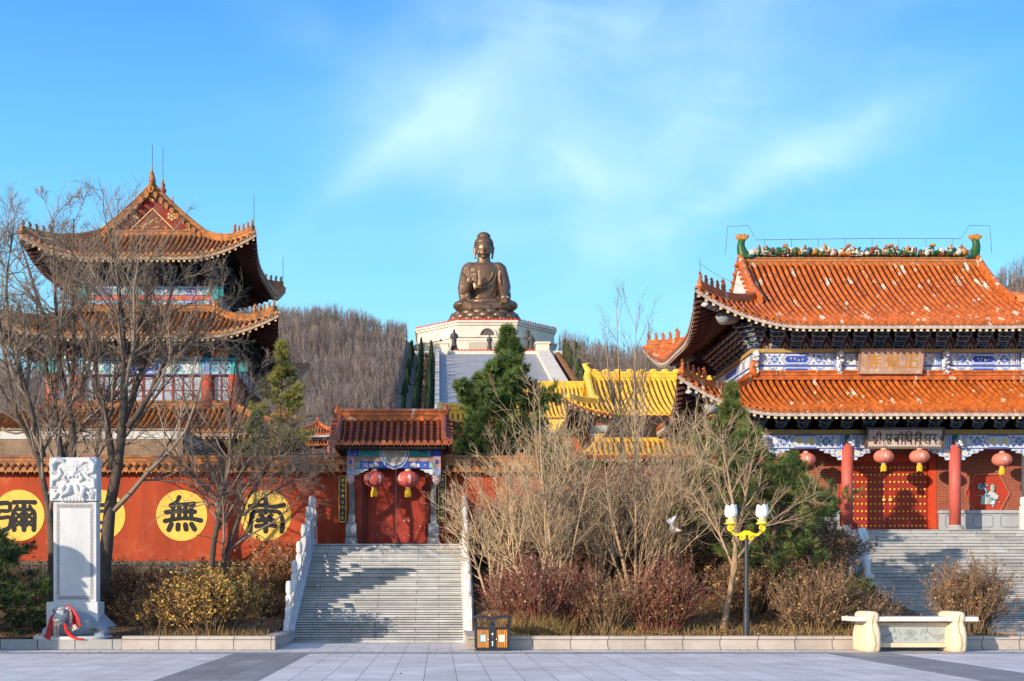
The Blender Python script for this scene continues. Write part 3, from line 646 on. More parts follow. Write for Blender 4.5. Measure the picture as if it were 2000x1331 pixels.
for sx, x in ((1, bx0 + .02), (-1, bx1 - .02)):      # carved corner brackets
    m.prism([(x, z0 - .002), (x, z0 - .24), (x + sx * .12, z0 - .22), (x + sx * .18, z0 - .15), (x + sx * .3, z0 - .14), (x + sx * .36, z0 - .07), (x + sx * .46, z0 - .05), (x + sx * .48, z0 - .002)][::(1 if sx < 0 else -1)][::-1], by + .08, by + .2)
m.build('corner_bracket', PALE, gate)
for x in (gx_(685), gx_(853)):       # hanging lotus posts
    m = MB(); s_ = .14
    for a, b_, c in ((877, 893, 1), (893, 913, 0), (913, 929, 2)): m.box(x - s_, x + s_, by - .1, by + .18, PZ(b_, by) + .003, PZ(a, by), c)
    m.rect(x - .05, x + .05, PZ(907, by), PZ(899, by), by - .104, 1)
    m.lathe((x, by + .04, PZ(948, by)), [(.02, 0), (.09, .06), (.145, .15), (.15, .22), (.12, .25), (.15, .28), (.15, .33), (.13, .345)], 12, 3)
    m.build('hanging_post', [M('faded_rose_paint', (.40, .24, .22), .8, .2), BLUE, M('faded_blue_paint', (.30, .32, .45), .8, .3, 7), M('bud_paint', (.52, .42, .42), .7, .25, 8)], gate)
for x in (gx_(687), gx_(847)):      # stone drums by the door
    m = MB(); m.rbox(x - .21, x + .21, 43.75, 44.5, zl, zl + .22, .02); m.box(x - .17, x + .17, 43.85, 44.45, zl + .22, zl + .36)
    m.T = Matrix.Translation((x - .19, 44.1, zl + .42)) @ Matrix.Rotation(R(90), 4, 'Y'); m.lathe((0, 0, 0), [(.30, 0), (.33, .02), (.33, .36), (.30, .38)], 20); m.T = None
    m.box(x - .11, x + .11, 44.15, 44.5, zl + .7, zl + 1.05); d = m.build('drum_stone', M('drum_stone', (.26, .27, .28), .6, .2, 4, .2), gate)
    m = MB(); m.rbox(x - .1, x + .1, 44.3, 44.6, zl + 1.051, zl + 2.15, .02); m.build('gate_post', DARKST, gate)
# gate roof: two slopes, end ridges and a main ridge
m = MB(); A, D = 2.03, 1.55; zE, zR = PZ(866, 43.45), PZ(817, 45.0)
def gp(u, d, sgn): return Vector((gx0 + .02 + u, 45.0 + sgn * (D - d), zE + (zR - zE) * (.6 * d / D + .4 * (d / D) ** 2)))
for sgn in (-1, 1):
    n = 17
    for i in range(n):
        u = -A + 2 * A * (i + .5) / n; r = .078; rings = []
        for j in range(9):
            p = gp(u, D * j / 8, sgn); rings.append([(p.x + r * math.cos(math.pi * q / 4), p.y, p.z + r * 1.2 * math.sin(math.pi * q / 4)) for q in range(5)])
        for j in range(8):      # each tile barrel tapers a little to show its joint
            a_, b_ = [tuple(v) for v in rings[j]], [(rings[j + 1][q][0] * .88 + gp(u, D * (j + 1) / 8, sgn).x * .12, rings[j + 1][q][1], rings[j + 1][q][2] - .012) for q in range(5)]
            m.grid([a_, b_], 0)
        p = gp(u, 0, sgn); m.add([(p.x + .095 * math.cos(q * math.pi / 5), p.y + sgn * .03, p.z + .02 + .095 * math.sin(q * math.pi / 5)) for q in range(10)], [tuple(range(10))], 0)
        m.add([(p.x + .05, p.y + sgn * .02, p.z), (p.x + .12, p.y + sgn * .02, p.z - .11), (p.x + .19, p.y + sgn * .02, p.z)], [(0, 1, 2)], 0)
    m.grid([[tuple(gp(-A, D * j / 8, sgn) - Vector((0, 0, .02))), tuple(gp(A, D * j / 8, sgn) - Vector((0, 0, .02)))] for j in range(9)], 1)
    rr = random.Random(4)
    for i in range(n - 1):      # trough tiles lap like scales
        u = -A + 2 * A * (i + 1) / n
        for j in range(10):
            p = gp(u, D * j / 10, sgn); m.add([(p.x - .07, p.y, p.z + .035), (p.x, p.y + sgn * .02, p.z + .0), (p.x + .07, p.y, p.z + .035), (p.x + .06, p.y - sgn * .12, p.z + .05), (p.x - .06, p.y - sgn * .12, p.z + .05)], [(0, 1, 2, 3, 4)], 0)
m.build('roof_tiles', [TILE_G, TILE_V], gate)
m = MB(); ridge_bar(m, [Vector((gx0 - A + .15, 45, zR - .02)), Vector((gx0 + A - .12, 45, zR - .02))], .3, .34); m.build('main_ridge', TILE, gate)
for sx in (-1, 1):
    m = MB(); ridge_bar(m, [gp(sx * (A - .17), D * f, -1) for f in (.16, .4, .7, 1)], .17, .24, 0, .04); ridge_bar(m, [gp(sx * (A - .17), D * f, 1) for f in (.16, .4, .7, 1)], .17, .24, 0, .04)
    m.build('end_ridge', TILE_G, gate)
    m = MB()
    for sgn in (-1, 1):
        for j in range(8):
            p = gp(sx * (A + .0), D * (j + .5) / 8, sgn); m.tube([(p.x - sx * .12, p.y, p.z + .03), (p.x + sx * .14, p.y, p.z - .03)], [.07, .075], 8)
    m.build('verge_tiles', TILE_G, gate)
    m = MB(); xx = gx0 + sx * (A - .1)                       # curled dragon tail finial
    m.tube([(xx, 45, zR), (xx + sx * .05, 45, zR + .28), (xx - sx * .02, 45, zR + .46), (xx - sx * .12, 45, zR + .5)], [.13, .11, .07, .02], 8)
    m.tube([(xx, 45, zR + .2), (xx + sx * .18, 45, zR + .34), (xx + sx * .26, 45, zR + .5)], [.07, .05, .012], 6); m.ell((xx - sx * .1, 45, zR + .22), (.13, .1, .1), 8, 6)
    m.build('ridge_finial', TILE_G, gate, True)
m = MB(); m.box(gx0 - A + .1, gx0 + A - .1, 43.62, 46.4, zE - .16, zE - .09, 0)
for i in range(18): x = gx0 - A + .2 + i * (2 * A - .4) / 17; m.box(x - .04, x + .04, 43.5, 44.4, zE - .09, zE - .02, 1)
m.box(gx0 - A + .3, gx0 + A - .3, 44.35, 45.6, z3 + .005, zE - .161, 0)
for i in range(9): x = bx0 + .1 + i * (bx1 - bx0 - .2) / 8; m.box(x - .07, x + .07, 44.2, 44.34, z3 + .01, z3 + .14, 2)
m.build('eaves', [SOFFIT, M('eave_rafter', (.10, .06, .04), .8, .3), M('bracket_green', (.02, .16, .15), .7, .3)], gate)

# couplet boards either side of the gate
def board(label, x0, x1, z0, z1, y, text, grp):
    t = thing('couplet_board', label, 'sign', ((x0 + x1) / 2, y, z0), grp)
    m = MB(); m.box(x0, x1, y - .03, y + .02, z0, z1); m.build('black_panel', BLACK, t)
    m = MB(); f = .03
    for a in ((x0 - f, x0, z0 - f, z1 + f), (x1, x1 + f, z0 - f, z1 + f), (x0, x1, z0 - f, z0), (x0, x1, z1, z1 + f)): m.box(a[0], a[1], y - .045, y + .02, a[2], a[3])
    m.build('gold_frame', GOLD, t)
    m = MB(); n = len(text)
    for i, c in enumerate(text): glyph_mb(m, c, (x0 + x1) / 2, z1 - (z1 - z0) * (i + .62) / (n + .25), (z1 - z0) / n * .68, y - .034, 0, bold=.012)
    m.build('gold_writing', GOLD, t); return t
def wx(px): return PX(px, 44.9)
board('tall black couplet board with gold writing left of the gate', wx(663), wx(675), PZ(1019, 44.9), PZ(931, 44.9), 44.95, '法轮常转普利人天', 'couplet boards beside the gate')
board('tall black couplet board half hidden by twigs right of the gate', wx(857.5), wx(869.5), PZ(1019, 44.9), PZ(931, 44.9), 44.67, '佛日长悬光明世界', 'couplet boards beside the gate')

# ================================================================ lanterns
LRED = M('faded_red_lantern_silk', (0.50, 0.095, 0.08), 0.55, 0.15, 4)
LPINK = M('pink_lantern_silk', (0.66, 0.20, 0.15), 0.55, 0.12, 4)
LWH = M('lantern_character_paint', (0.62, 0.52, 0.46), 0.7, 0.15, 8)
TASS = M('yellow_tassel', (0.72, 0.42, 0.02), 0.7, 0.2, 20)
def lantern(label, x, y, z, r, hgt, mat, grp, top, marks, tall=1.0):
    t = thing('red_lantern', label, 'lantern', (x, y, z), grp)
    m = MB(); prof = []
    for i in range(15):
        a = -math.pi / 2 + math.pi * i / 14; prof.append((max(r * .24, r * abs(math.cos(a)) ** .8), hgt / 2 * math.sin(a)))
    m.lathe((x, y, z), prof, 48, 0, 12, .05)
    for th, sc_, kind in marks:       # faded characters, laid on the silk
        pts = {0: [(-.5, .2), (0, .55), (.5, .2), (.25, .0), (.2, -.5), (-.05, -.55), (0, -.05), (-.25, .0)], 1: [(-.45, .1), (-.3, .5), (.1, .5), (.2, .1), (.5, -.35), (.2, -.3), (.0, -.15), (-.3, -.4), (-.5, -.2)]}[kind]
        for sub in (0,):
            vs = []
            for a, b in pts:
                th2 = th + a * .42 * sc_; zz = b * hgt * .5 * sc_; rr_ = r * max(.0, 1 - (2 * zz / hgt) ** 2) ** .4 * 1.012
                vs.append((x + rr_ * math.sin(th2), y - rr_ * math.cos(th2), z + zz))
            c = tuple(sum(v[i] for v in vs) / len(vs) for i in range(3)); rr_ = r * 1.02; c = (x + rr_ * math.sin(th), y - rr_ * math.cos(th), z)
            m.add(vs + [c], [(i, (i + 1) % len(vs), len(vs)) for i in range(len(vs))], 1)
    m.build('lantern_body', [mat, LWH], t, True)
    m = MB(); m.lathe((x, y, z + hgt / 2 - .02), [(r * .26, 0), (r * .27, .07), (r * .2, .09)], 14); m.lathe((x, y, z - hgt / 2 - .05), [(r * .2, 0), (r * .25, .03), (r * .24, .07)], 14); m.build('lantern_cap', M('lantern_cap', (.62, .40, .30), .5, .2), t)
    m = MB(); rr = random.Random(int(x * 100) & 255)
    for i in range(16):
        a = 2 * math.pi * i / 16; q = r * .22; m.tube([(x + q * .6 * math.cos(a), y + q * .6 * math.sin(a), z - hgt / 2 - .05), (x + q * math.cos(a), y + q * math.sin(a), z - hgt / 2 - .16), (x + q * (1 + rr.uniform(-.1, .25)) * math.cos(a), y + q * math.sin(a), z - hgt / 2 - .30 * tall - rr.uniform(0, .05))], [.028, .032, .022], 5)
    m.build('tassel', TASS, t)
    m = MB(); m.tube([(x, y, z + hgt / 2 + .06), (x, y, top)], .012, 5); m.build('hanging_cord', IRON, t); return t
ly = 44.0
for px, lab in ((731, 'faded red lantern with yellow tassel on the left in front of the gate door'), (797, 'faded red lantern with yellow tassel on the right in front of the gate door')):
    lantern(lab, PX(px, ly), ly, PZ(936.5, ly), .40, .58, LRED, 'lanterns at the gate', 6.3, ((.55, .9, 0), (-.5, .8, 1)) if px < 760 else ((.15, .95, 0), (-.85, .8, 1)))
# ================================================================ stele on a stone turtle
SY = 33.65; sx0, sx1 = PX(104, SY), PX(189, SY); sz0, sz1 = PZ(1176, SY), PZ(980, SY)
st = thing('stone_stele', 'tall white stone stele with a carved dragon head standing over a stone turtle', 'stele', ((sx0 + sx1) / 2, SY + .2, .27))
STW = M('pale_stele_stone', (0.50, 0.515, 0.53), 0.55, 0.10, 1.6, 0.15, 80, grime=(.36, .37, .385), gmap=(2, 2, .5), glo=.5, ghi=.85)
m = MB(); m.rbox(sx0, sx1, SY, SY + .36, sz0, sz1 - .002, .02); m.build('slab', STW, st)
m = MB(); bw = .085; ST_B = M('engraved_border', (.34, .335, .33), .8, .3, 14, .5, 40)
a0, a1, b0, b1 = sx0 + .09, sx1 - .09, sz0 + .06, sz1 - .06
for r_ in ((a0, a1, b0, b0 + bw * 1.3), (a0, a1, b1 - bw * 1.4, b1), (a0, a0 + bw, b0 + bw * 1.3, b1 - bw * 1.4), (a1 - bw, a1, b0 + bw * 1.3, b1 - bw * 1.4)): m.rect(*r_, SY - .003, 0)
n = 26
for i in range(n):                    # key pattern of the border
    z = b0 + .16 + (b1 - b0 - .34) * i / n
    for x in (a0 + .02, a1 - bw + .015):
        m.rect(x, x + .05, z, z + .012, SY - .005, 1); m.rect(x, x + .012, z, z + .05, SY - .0065, 1); m.rect(x + .02, x + .05, z + .034, z + .044, SY - .0058, 1)
for i in range(12):
    x = a0 + .04 + (a1 - a0 - .1) * i / 12
    for z in (b0 + .025, b1 - .095): m.rect(x, x + .055, z, z + .012, SY - .005, 1); m.rect(x, x + .012, z, z + .06, SY - .0065, 1); m.rect(x + .022, x + .055, z + .04, z + .05, SY - .0058, 1)
m.build('engraved_border', [ST_B, M('engraving_shadow_wash', (.20, .20, .21), .8)], st)
m = MB(); px0, px1 = PX(93, SY), PX(194, SY); m.rbox(px0, px1, SY - .12, SY + .52, .3, sz0 - .002, .02); m.build('pedestal', STW, st)
# carved head: coiled dragons melted out of the block
hx0, hx1, hz0, hz1 = PX(97.5, SY), PX(191, SY), sz1, PZ(893, SY); hc = (hx0 + hx1) / 2; hw = (hx1 - hx0) / 2; hh = hz1 - hz0
m = MB(); m.box(hx0 + .01, hx1 - .01, SY - .06, SY + .42, hz0 + .01, hz1 - .015)
def hp(u, v, d=0): return (hc + u * hw * .95, SY - .045 - d * .8, hz0 + (.02 + v * .95) * hh)
rr = random.Random(21)
for s_ in (-1, 1):
    # upper coil, neck, body, lower coil
    m.tube([hp(.25 * s_, .80), hp(.45 * s_, .93, .03), hp(.72 * s_, .95, .05), hp(.92 * s_, .84, .05), hp(.86 * s_, .68, .04), hp(.68 * s_, .64, .02), hp(.62 * s_, .74, .0)], [.05, .07, .085, .09, .085, .07, .05], 8)
    m.tube([hp(.62 * s_, .75, .02), hp(.52 * s_, .62, .05), hp(.70 * s_, .52, .04), hp(.90 * s_, .48, .03), hp(.93 * s_, .32, .04), hp(.70 * s_, .30, .02)], [.05, .06, .065, .07, .06, .03], 8)
    m.tube([hp(.12 * s_, .36, .02), hp(.20 * s_, .20, .07), hp(.42 * s_, .12, .07), hp(.48 * s_, .28, .05), hp(.36 * s_, .34, .02)], [.05, .085, .10, .09, .05], 8)
    m.tube([hp(.5 * s_, .22, .02), hp(.72 * s_, .16, .05), hp(.82 * s_, .05, .05)], [.05, .05, .035], 7)
    m.tube([hp(.25 * s_, .45, .02), hp(.42 * s_, .52, .06), hp(.3 * s_, .62, .04), hp(.12 * s_, .56, .05)], [.05, .06, .05, .04], 7)
    for q in range(4): m.tube([hp(.78 * s_, .12 + .04 * q, .06), hp((.9 + .02 * q) * s_, .02 + .05 * q, .05)], [.02, .012], 5)
    for q in range(6): m.tube([hp((.10 + .05 * q) * s_, .76 - .01 * q, .02), hp((.16 + .09 * q) * s_, .93 - .02 * q, .03)], [.024, .016], 5)
    for q in range(5): m.ell(hp((.55 + .1 * q) * s_, .985 + .02 * math.sin(q * 2), .0 - .15), (.06, .2, .05), 7, 5)
    for q in range(3): m.tube([hp((.14 + .0 * q) * s_, .64 - .06 * q, .05), hp(.32 * s_, .74 - .09 * q, .03)], [.02, .02], 5)
m.ell(hp(0, .62, .05), (.09, .06, .09), 10, 8); m.ell(hp(0, .84, .02), (.28, .07, .12), 12, 8)
for q in range(5): m.tube([hp(-.16 + .08 * q, .82, .07), hp(-.12 + .06 * q, .66, .06)], [.022, .03], 6)
for q in range(7): m.ell(hp(-.45 + .15 * q, .05, .0), (.07, .07, .10), 8, 6)
for i in range(90):                       # clouds and scales filling the ground
    m.ell(hp(rr.uniform(-.92, .92), rr.uniform(.06, .92), -.02), (rr.uniform(.02, .05), .05, rr.uniform(.014, .03)), 7, 5, 0, Matrix.Rotation(rr.uniform(-1, 1), 3, 'Y'))
fuse(m, .0135, 'carved_head', STW, st, 1, .4)
tt = thing('stone_turtle', 'grey stone turtle crouching at the foot of the white stele', 'turtle statue', (-9.75, 33.5, .27))
TST = M('shaded_turtle_stone', (0.27, 0.29, 0.32), 0.6, 0.12, 2, .2, 60)  # blue shade painted into the body stone; the head gets a lit tone
m = MB(); m.ell((-9.72, 34.1, .62), (.72, .95, .48), 20, 14); m.lathe((-9.72, 34.1, .60), [(.55, .32), (.72, .16), (.86, .03), (.92, -.02), (.88, -.08), (.7, -.06)], 28)
m.ell((-9.80, 33.55, .52), (.42, .5, .30), 14, 10)
for s_ in (-1, 1):
    cx = -9.74 + s_ * .74; m.ell((cx, 33.55, .42), (.17, .26, .17), 12, 8); m.ell((cx - s_ * .02, 33.32, .36), (.16, .18, .085), 10, 8)
    for q in range(4): m.tube([(cx - .1 + .066 * q, 33.24, .38), (cx - .11 + .072 * q, 33.10, .315)], [.04, .025], 7)
    m.ell((cx - s_ * .06, 33.42, .52), (.11, .1, .1), 10, 8)
fuse(m, .026, 'turtle_body', TST, tt, 2)
hxp, hzp = PX(121, 33.1), PZ(1203, 33.1)
m = MB(); m.tube([(-9.86, 33.7, .58), (hxp + .02, 33.4, hzp - .05), (hxp, 33.2, hzp)], [.26, .2, .18], 12); m.ell((hxp, 33.1, hzp + .05), (.225, .26, .20), 16, 12); m.ell((hxp - .02, 32.92, hzp - .08), (.17, .17, .125), 14, 10); m.ell((hxp, 32.98, hzp - .2), (.14, .14, .05), 12, 8)
for s_ in (-1, 1): m.ell((hxp + s_ * .12, 32.92, hzp + .10), (.06, .06, .05), 10, 8); m.ell((hxp + s_ * .06, 32.77, hzp - .05), (.035, .03, .03), 8, 6); m.ell((hxp + s_ * .17, 33.08, hzp + .18), (.08, .1, .06), 8, 6)
m.tube([(hxp - .15, 32.83, hzp - .13), (hxp, 32.77, hzp - .15), (hxp + .15, 32.83, hzp - .13)], .025, 6)
th_ = fuse(m, .014, 'turtle_head', M('lit_turtle_face', (.40, .41, .42), .6, .15, 3, .15, 60), tt, 1)  # same stone in a paler tone, sunlight painted into its colour
m = MB()
for s_ in (-1, 1): m.ell((hxp + s_ * .125, 32.865, hzp + .105), (.034, .02, .03), 8, 6); m.ell((hxp - .02 + s_ * .055, 32.745, hzp - .055), (.022, .02, .018), 8, 6)
m.tube([(hxp - .16, 32.80, hzp - .115), (hxp - .02, 32.735, hzp - .135), (hxp + .14, 32.80, hzp - .115)], .012, 5)
for s_ in (-1, 1): m.tube([(hxp + s_ * .05, 32.82, hzp + .17), (hxp + s_ * .14, 32.85, hzp + .175), (hxp + s_ * .19, 32.92, hzp + .13)], .014, 5)
m.build('carved_features', M('dark_carving_line', (.06, .06, .065), .8), th_, True)
m = MB()
for z_, k in ((.262, 1.0), ):
    pts = [(-9.78 + 1.0 * math.copysign(abs(math.cos(a)) ** .6, math.cos(a)), 33.45 + .68 * math.copysign(abs(math.sin(a)) ** .6, math.sin(a))) for a in [2 * math.pi * i / 36 for i in range(36)]]
    m.loft([[(x, y, .263) for x, y in pts], [(x, y, .33) for x, y in pts], [(-9.78 + (x + 9.78) * .98, 33.45 + (y - 33.45) * .98, .345) for x, y in pts]])
m.build('plinth', M('plinth_stone', (.50, .51, .52), .6, .12, 2, .2), tt)
m = MB()
def cloth(pts, w0, w1, ph, mi=0, nn=9):
    """hanging fold of cloth, with pleats and a thickness"""
    pts = [Vector(p) for p in pts]; rows, rows2 = [], []
    for i, p in enumerate(pts):
        f = i / (len(pts) - 1); wd = w0 + (w1 - w0) * f; d = (pts[min(i + 1, len(pts) - 1)] - pts[max(i - 1, 0)]).normalized(); a = d.cross(Vector((0, 1, 0))); a.normalize()
        rows.append([tuple(p + a * (wd * (j / (nn - 1) - .5)) + Vector((0, .022 * math.sin(j * 2.1 + ph) * (.4 + f) - .0, 0))) for j in range(nn)])
    m.grid(rows, mi); m.grid([[(x, y + .012, z) for x, y, z in r] for r in rows][::-1], mi)
def B_(px, py, Y): return P(px, py, Y)
cloth([B_(108, 1198, 32.95), B_(101, 1208, 32.86), B_(98, 1224, 32.8), B_(95, 1240, 32.78), B_(90, 1247.5, 32.75)], .08, .20, 0)
cloth([B_(109, 1208, 32.85), B_(107, 1222, 32.78), B_(107, 1235, 32.77), B_(108, 1246, 32.77)], .06, .12, 1, 1)
cloth([B_(114, 1218, 32.8), B_(112, 1230, 32.78), B_(110, 1245, 32.77)], .05, .09, 2, 1)
cloth([B_(128, 1183.5, 33.1), B_(139, 1192, 33.0), B_(146, 1207, 32.95), B_(150, 1226, 32.92)], .10, .26, 1.2)
cloth([B_(136, 1190, 33.0), B_(140, 1205, 32.9), B_(138, 1218, 32.85)], .05, .09, .3, 1)
cloth([B_(142, 1222, 32.9), B_(146, 1231, 32.88)], .17, .2, .3, 1)
cloth([B_(126, 1219, 32.8), B_(128, 1232, 32.78), B_(136, 1243, 32.75), B_(146, 1248, 32.7), B_(164, 1248.5, 32.7)], .05, .05, .8, 2)
cloth([B_(131, 1219, 32.82), B_(132, 1232, 32.79), B_(139, 1241, 32.76), B_(148, 1247, 32.72)], .04, .04, .2, 2)
sc1 = m.build('red_scarf', [M('dark_red_silk', (.42, .02, .022), .5, .3, 6), M('silver_brocade', (.42, .33, .29), .35, .35, 20, metal=.3), M('bright_red_ribbon', (.72, .03, .012), .5, .2, 6)], None, True)
tag(sc1, 'red silk scarf with silver lining draped over the turtle head', 'scarf')

# ================================================================ litter bin
bx0, bx1, by0, by1 = .90, 1.86, 32.12, 32.62
bt = thing('litter_bin', 'dark twin litter bin with slatted wooden doors beside the grey steps', 'litter bin', (1.38, 32.37, 0))
NAVY = M('dark_navy_metal', (.022, .027, .042), .45, .2, 4)
m = MB(); m.rbox(bx0 + .05, bx1 - .05, by0 + .03, by1, 0.004, .085, .01)
for x0, x1 in ((bx0 + .03, bx0 + .085), (bx1 - .085, bx1 - .03)): m.box(x0, x1, by0 + .015, by1, .086, .60)
m.box(bx0 + .085, bx1 - .085, by0 + .02, by1 - .01, .555, .60); m.box(bx0 + .085, bx1 - .085, by1 - .03, by1 - .005, .086, .555)
m.box(1.38 - .085, 1.38 + .085, by0 - .01, by1 - .03, .086, .60)
m.build('casing', NAVY, bt)
m = MB(); 
def arc(u): return .80 + .045 * math.sin(math.pi * min(1, max(0, u)))
for s_ in (0, 1):
    xs = [(bx0 - .02 + (1.38 - bx0 + .02) * i / 8) if s_ == 0 else (1.38 + (bx1 + .02 - 1.38) * i / 8) for i in range(9)]
    m.loft([[(x, by0 - .03, arc(i / 8 * .8 + (.2 if s_ == 0 else 0)) ), (x, by1 + .02, arc(i / 8 * .8 + (.2 if s_ == 0 else 0)) + .02), (x, by1 + .02, arc(i / 8 * .8 + (.2 if s_ == 0 else 0)) + .065), (x, by0 - .03, arc(i / 8 * .8 + (.2 if s_ == 0 else 0)) + .045)] for i, x in enumerate(xs)])
m.build('curved_roof', NAVY, bt)
m = MB()
for a, b_ in ((bx0 + .01, bx0 + .06), (bx1 - .01, bx1 - .06)):
    for y in (by0 + .03, by1 - .05): m.tube([(b_, y, .58), (b_ + (a - b_) * .3, y, .70), (a, y, .82)], .026, 6)
m.prism([(1.38 - .085, .601), (1.38 + .085, .601), (1.38 + .07, .70), (1.38 + .03, .78), (1.38 + .012, .81), (1.38 - .012, .81), (1.38 - .03, .78), (1.38 - .07, .70)], by0 + .0, by0 + .06)
m.disc(1.38, .70, .035, by0 - .003, 1, 14, .05); m.build('roof_posts', [NAVY, BLACK], bt)
WOODS = M('slatted_wood', (.50, .215, .05), .6, .3, 8, .2, 40, streaks=True)
for x0, x1, c in ((bx0 + .09, 1.38 - .088, 1), (1.38 + .088, bx1 - .09, 2)):
    m = MB(); n = 6
    for i in range(n): a = x0 + (x1 - x0) * i / n; m.rbox(a + .003, a + (x1 - x0) / n - .006, by0 + .02, by0 + .05, .09, .55, .006, 0)
    m.box(x0, x1, by0 + .052, by0 + .06, .09, .55, 1); d = m.build('wooden_door', [WOODS, M('slat_gap', (.06, .03, .012), .8)], bt)
    m = MB(); cx, cz = (x0 + x1) / 2, .33; m.rect(cx - .075, cx + .075, cz - .09, cz + .09, by0 + .016, 0); m.rect(cx - .055, cx + .055, cz - .07, cz + .075, by0 + .0145, 1)
    m.disc(cx, cz, .045, by0 + .0135, 2, 14)
    for q in range(3): m.rect(cx - .035, cx + .03, cz + .03 - .03 * q, cz + .035 - .03 * q, by0 + .0125, 3)
    m.build('sticker', [M('sticker_blue', (.04, .45, .75), .5) if c == 1 else M('sticker_mint', (.55, .68, .60), .5), M('sticker_pale', (.62, .70, .55) if c == 1 else (.66, .72, .62), .5), M('sticker_cream', (.72, .62, .38), .5) if c == 1 else M('sticker_white', (.68, .70, .62), .5), M('sticker_print', (.4, .35, .25), .5)], d)
    m = MB(); xk = x1 - .015 if c == 1 else x0 + .015; m.lathe((xk, 0, 0), [(.014, 0)], 3) if False else m.ell((xk, by0 + .01, .30), (.014, .014, .016), 8, 6); m.build('lock', M('chrome', (.7, .7, .7), .3, .1, metal=.8), d)
m = MB(); y = by0 - .013; m.poly([(1.38, .405), (1.41, .44), (1.38, .475), (1.35, .44)], y, 0); m.disc(1.38, .235, .022, y, 0, 10); m.rect(1.368, 1.392, .13, .22, y - .001, 0); m.poly([(1.375, .33), (1.39, .35), (1.38, .38), (1.368, .36)], y, 1)
m.build('emblem', [M('emblem_white', (.62, .68, .74), .5), M('emblem_brown', (.25, .16, .1), .5)], bt)

# ================================================================ stone bench
CREAM = M('cream_cast_stone', (.68, .57, .40), .8, .08, 2, .25, 70)
SLABC = M('pale_bench_slab', (.66, .60, .56), .6, .07, 2, .1, 60)
bn = thing('stone_bench', 'cream stone bench with bulging bracket legs and a carved grey panel', 'bench', (12.0, 31.9, 0))
def bleg(x):
    m = MB(); prof = [(0, .36, .94), (.06, .40, .985), (.25, .425, 1.0), (.45, .42, 1.0), (.62, .36, .96), (.70, .30, .90), (.74, .28, .88), (.78, .31, .92), (.86, .34, .95), (.95, .33, .94), (1.0, .28, .88), (1.03, .16, .7)]
    rings = []
    for z, wd, dp in prof:
        hw_, hd = wd / 2, dp * 1.14 / 2; ring = []
        for i in range(28):
            a = 2 * math.pi * i / 28; c, s_ = math.cos(a), math.sin(a); ring.append((x + hw_ * math.copysign(abs(c) ** .45, c), 31.98 + hd * math.copysign(abs(s_) ** .3, s_), z + .004))
        rings.append(ring)
    m.loft(rings); leg = m.build('bracket_leg', CREAM, bn, True)
    m = MB(); rr = random.Random(int(x * 10)); pts = []
    for i in range(34):           # chiselled wavy seam down the front
        z = .04 + .93 * i / 33; dp = np.interp(z, [p[0] for p in prof], [p[2] for p in prof]) * 1.14 / 2; pts.append((x + .04 * math.sin(z * 7) + rr.uniform(-.014, .014), 31.98 - dp - .002, z))
    m.tube(pts, .0065, 4); m.build('carved_seam', M('seam_shadow', (.07, .055, .04), .9), leg)
bleg(10.95); bleg(13.12)
m = MB(); m.rbox(10.45, 13.62, 31.5, 32.42, .785, .895, .012); m.build('seat_slab', SLABC, bn)
m = MB(); m.box(11.12, 12.96, 31.8, 32.15, .665, .742); m.box(11.12, 12.96, 31.8, 32.2, .115, .225); m.build('rail', M('warm_bench_rail', (.66, .52, .38), .75, .1), bn)
m = MB(); m.box(11.12, 12.96, 31.88, 32.1, .228, .662); m.build('carved_panel', M('grey_green_panel', (.36, .40, .40), .7, .1, 3, .15), bn)
m = MB(); ln = []
c0, z0_ = 12.04, .44
ln.append(([(c0 + .085 * math.cos(a), z0_ + .02 + .10 * math.sin(a)) for a in [2 * math.pi * i / 10 for i in range(11)]], .010))
for q in range(4): a = q * math.pi / 4; ln.append(([(c0 - .08 * math.cos(a), z0_ + .02 - .09 * math.sin(a)), (c0 + .08 * math.cos(a), z0_ + .02 + .09 * math.sin(a))], .006))
for s_ in (-1, 1):
    ln.append(([(c0 + s_ * .05, z0_ - .13), (c0 + s_ * .15, z0_ - .15), (c0 + s_ * .17, z0_ - .11), (c0 + s_ * .08, z0_ - .1)], .010)); ln.append(([(c0 + s_ * .33, z0_ + .13), (c0 + s_ * .24, z0_ - .02)], .014))
    ln.append(([(c0 + s_ * .10, z0_ + .1), (c0 + s_ * .13, z0_ + .06), (c0 + s_ * .12, z0_ - .02)], .010))
    for q in range(4): ln.append(([(c0 + s_ * (.36 + .1 * q), z0_ + .12 - .08 * q), (c0 + s_ * (.5 + .06 * q), z0_ + .02 - .06 * q), (c0 + s_ * .72, z0_ - .04 - .03 * q), (c0 + s_ * .9, z0_ + .04 - .04 * q)], .009))
    ln.append(([(c0 + s_ * .40, z0_ - .14), (c0 + s_ * .36, z0_ - .06), (c0 + s_ * .44, z0_ - .1)], .012)); ln.append(([(c0 + s_ * .42, z0_ + .18), (c0 + s_ * .42, z0_ + .1), (c0 + s_ * .36, z0_ + .02)], .012))
for L_, wdt in ln: m.tube([(a, 31.877, b_) for a, b_ in L_], wdt * .6, 5)
m.build('panel_relief', M('relief_grey', (.20, .23, .24), .8, .2), bn)

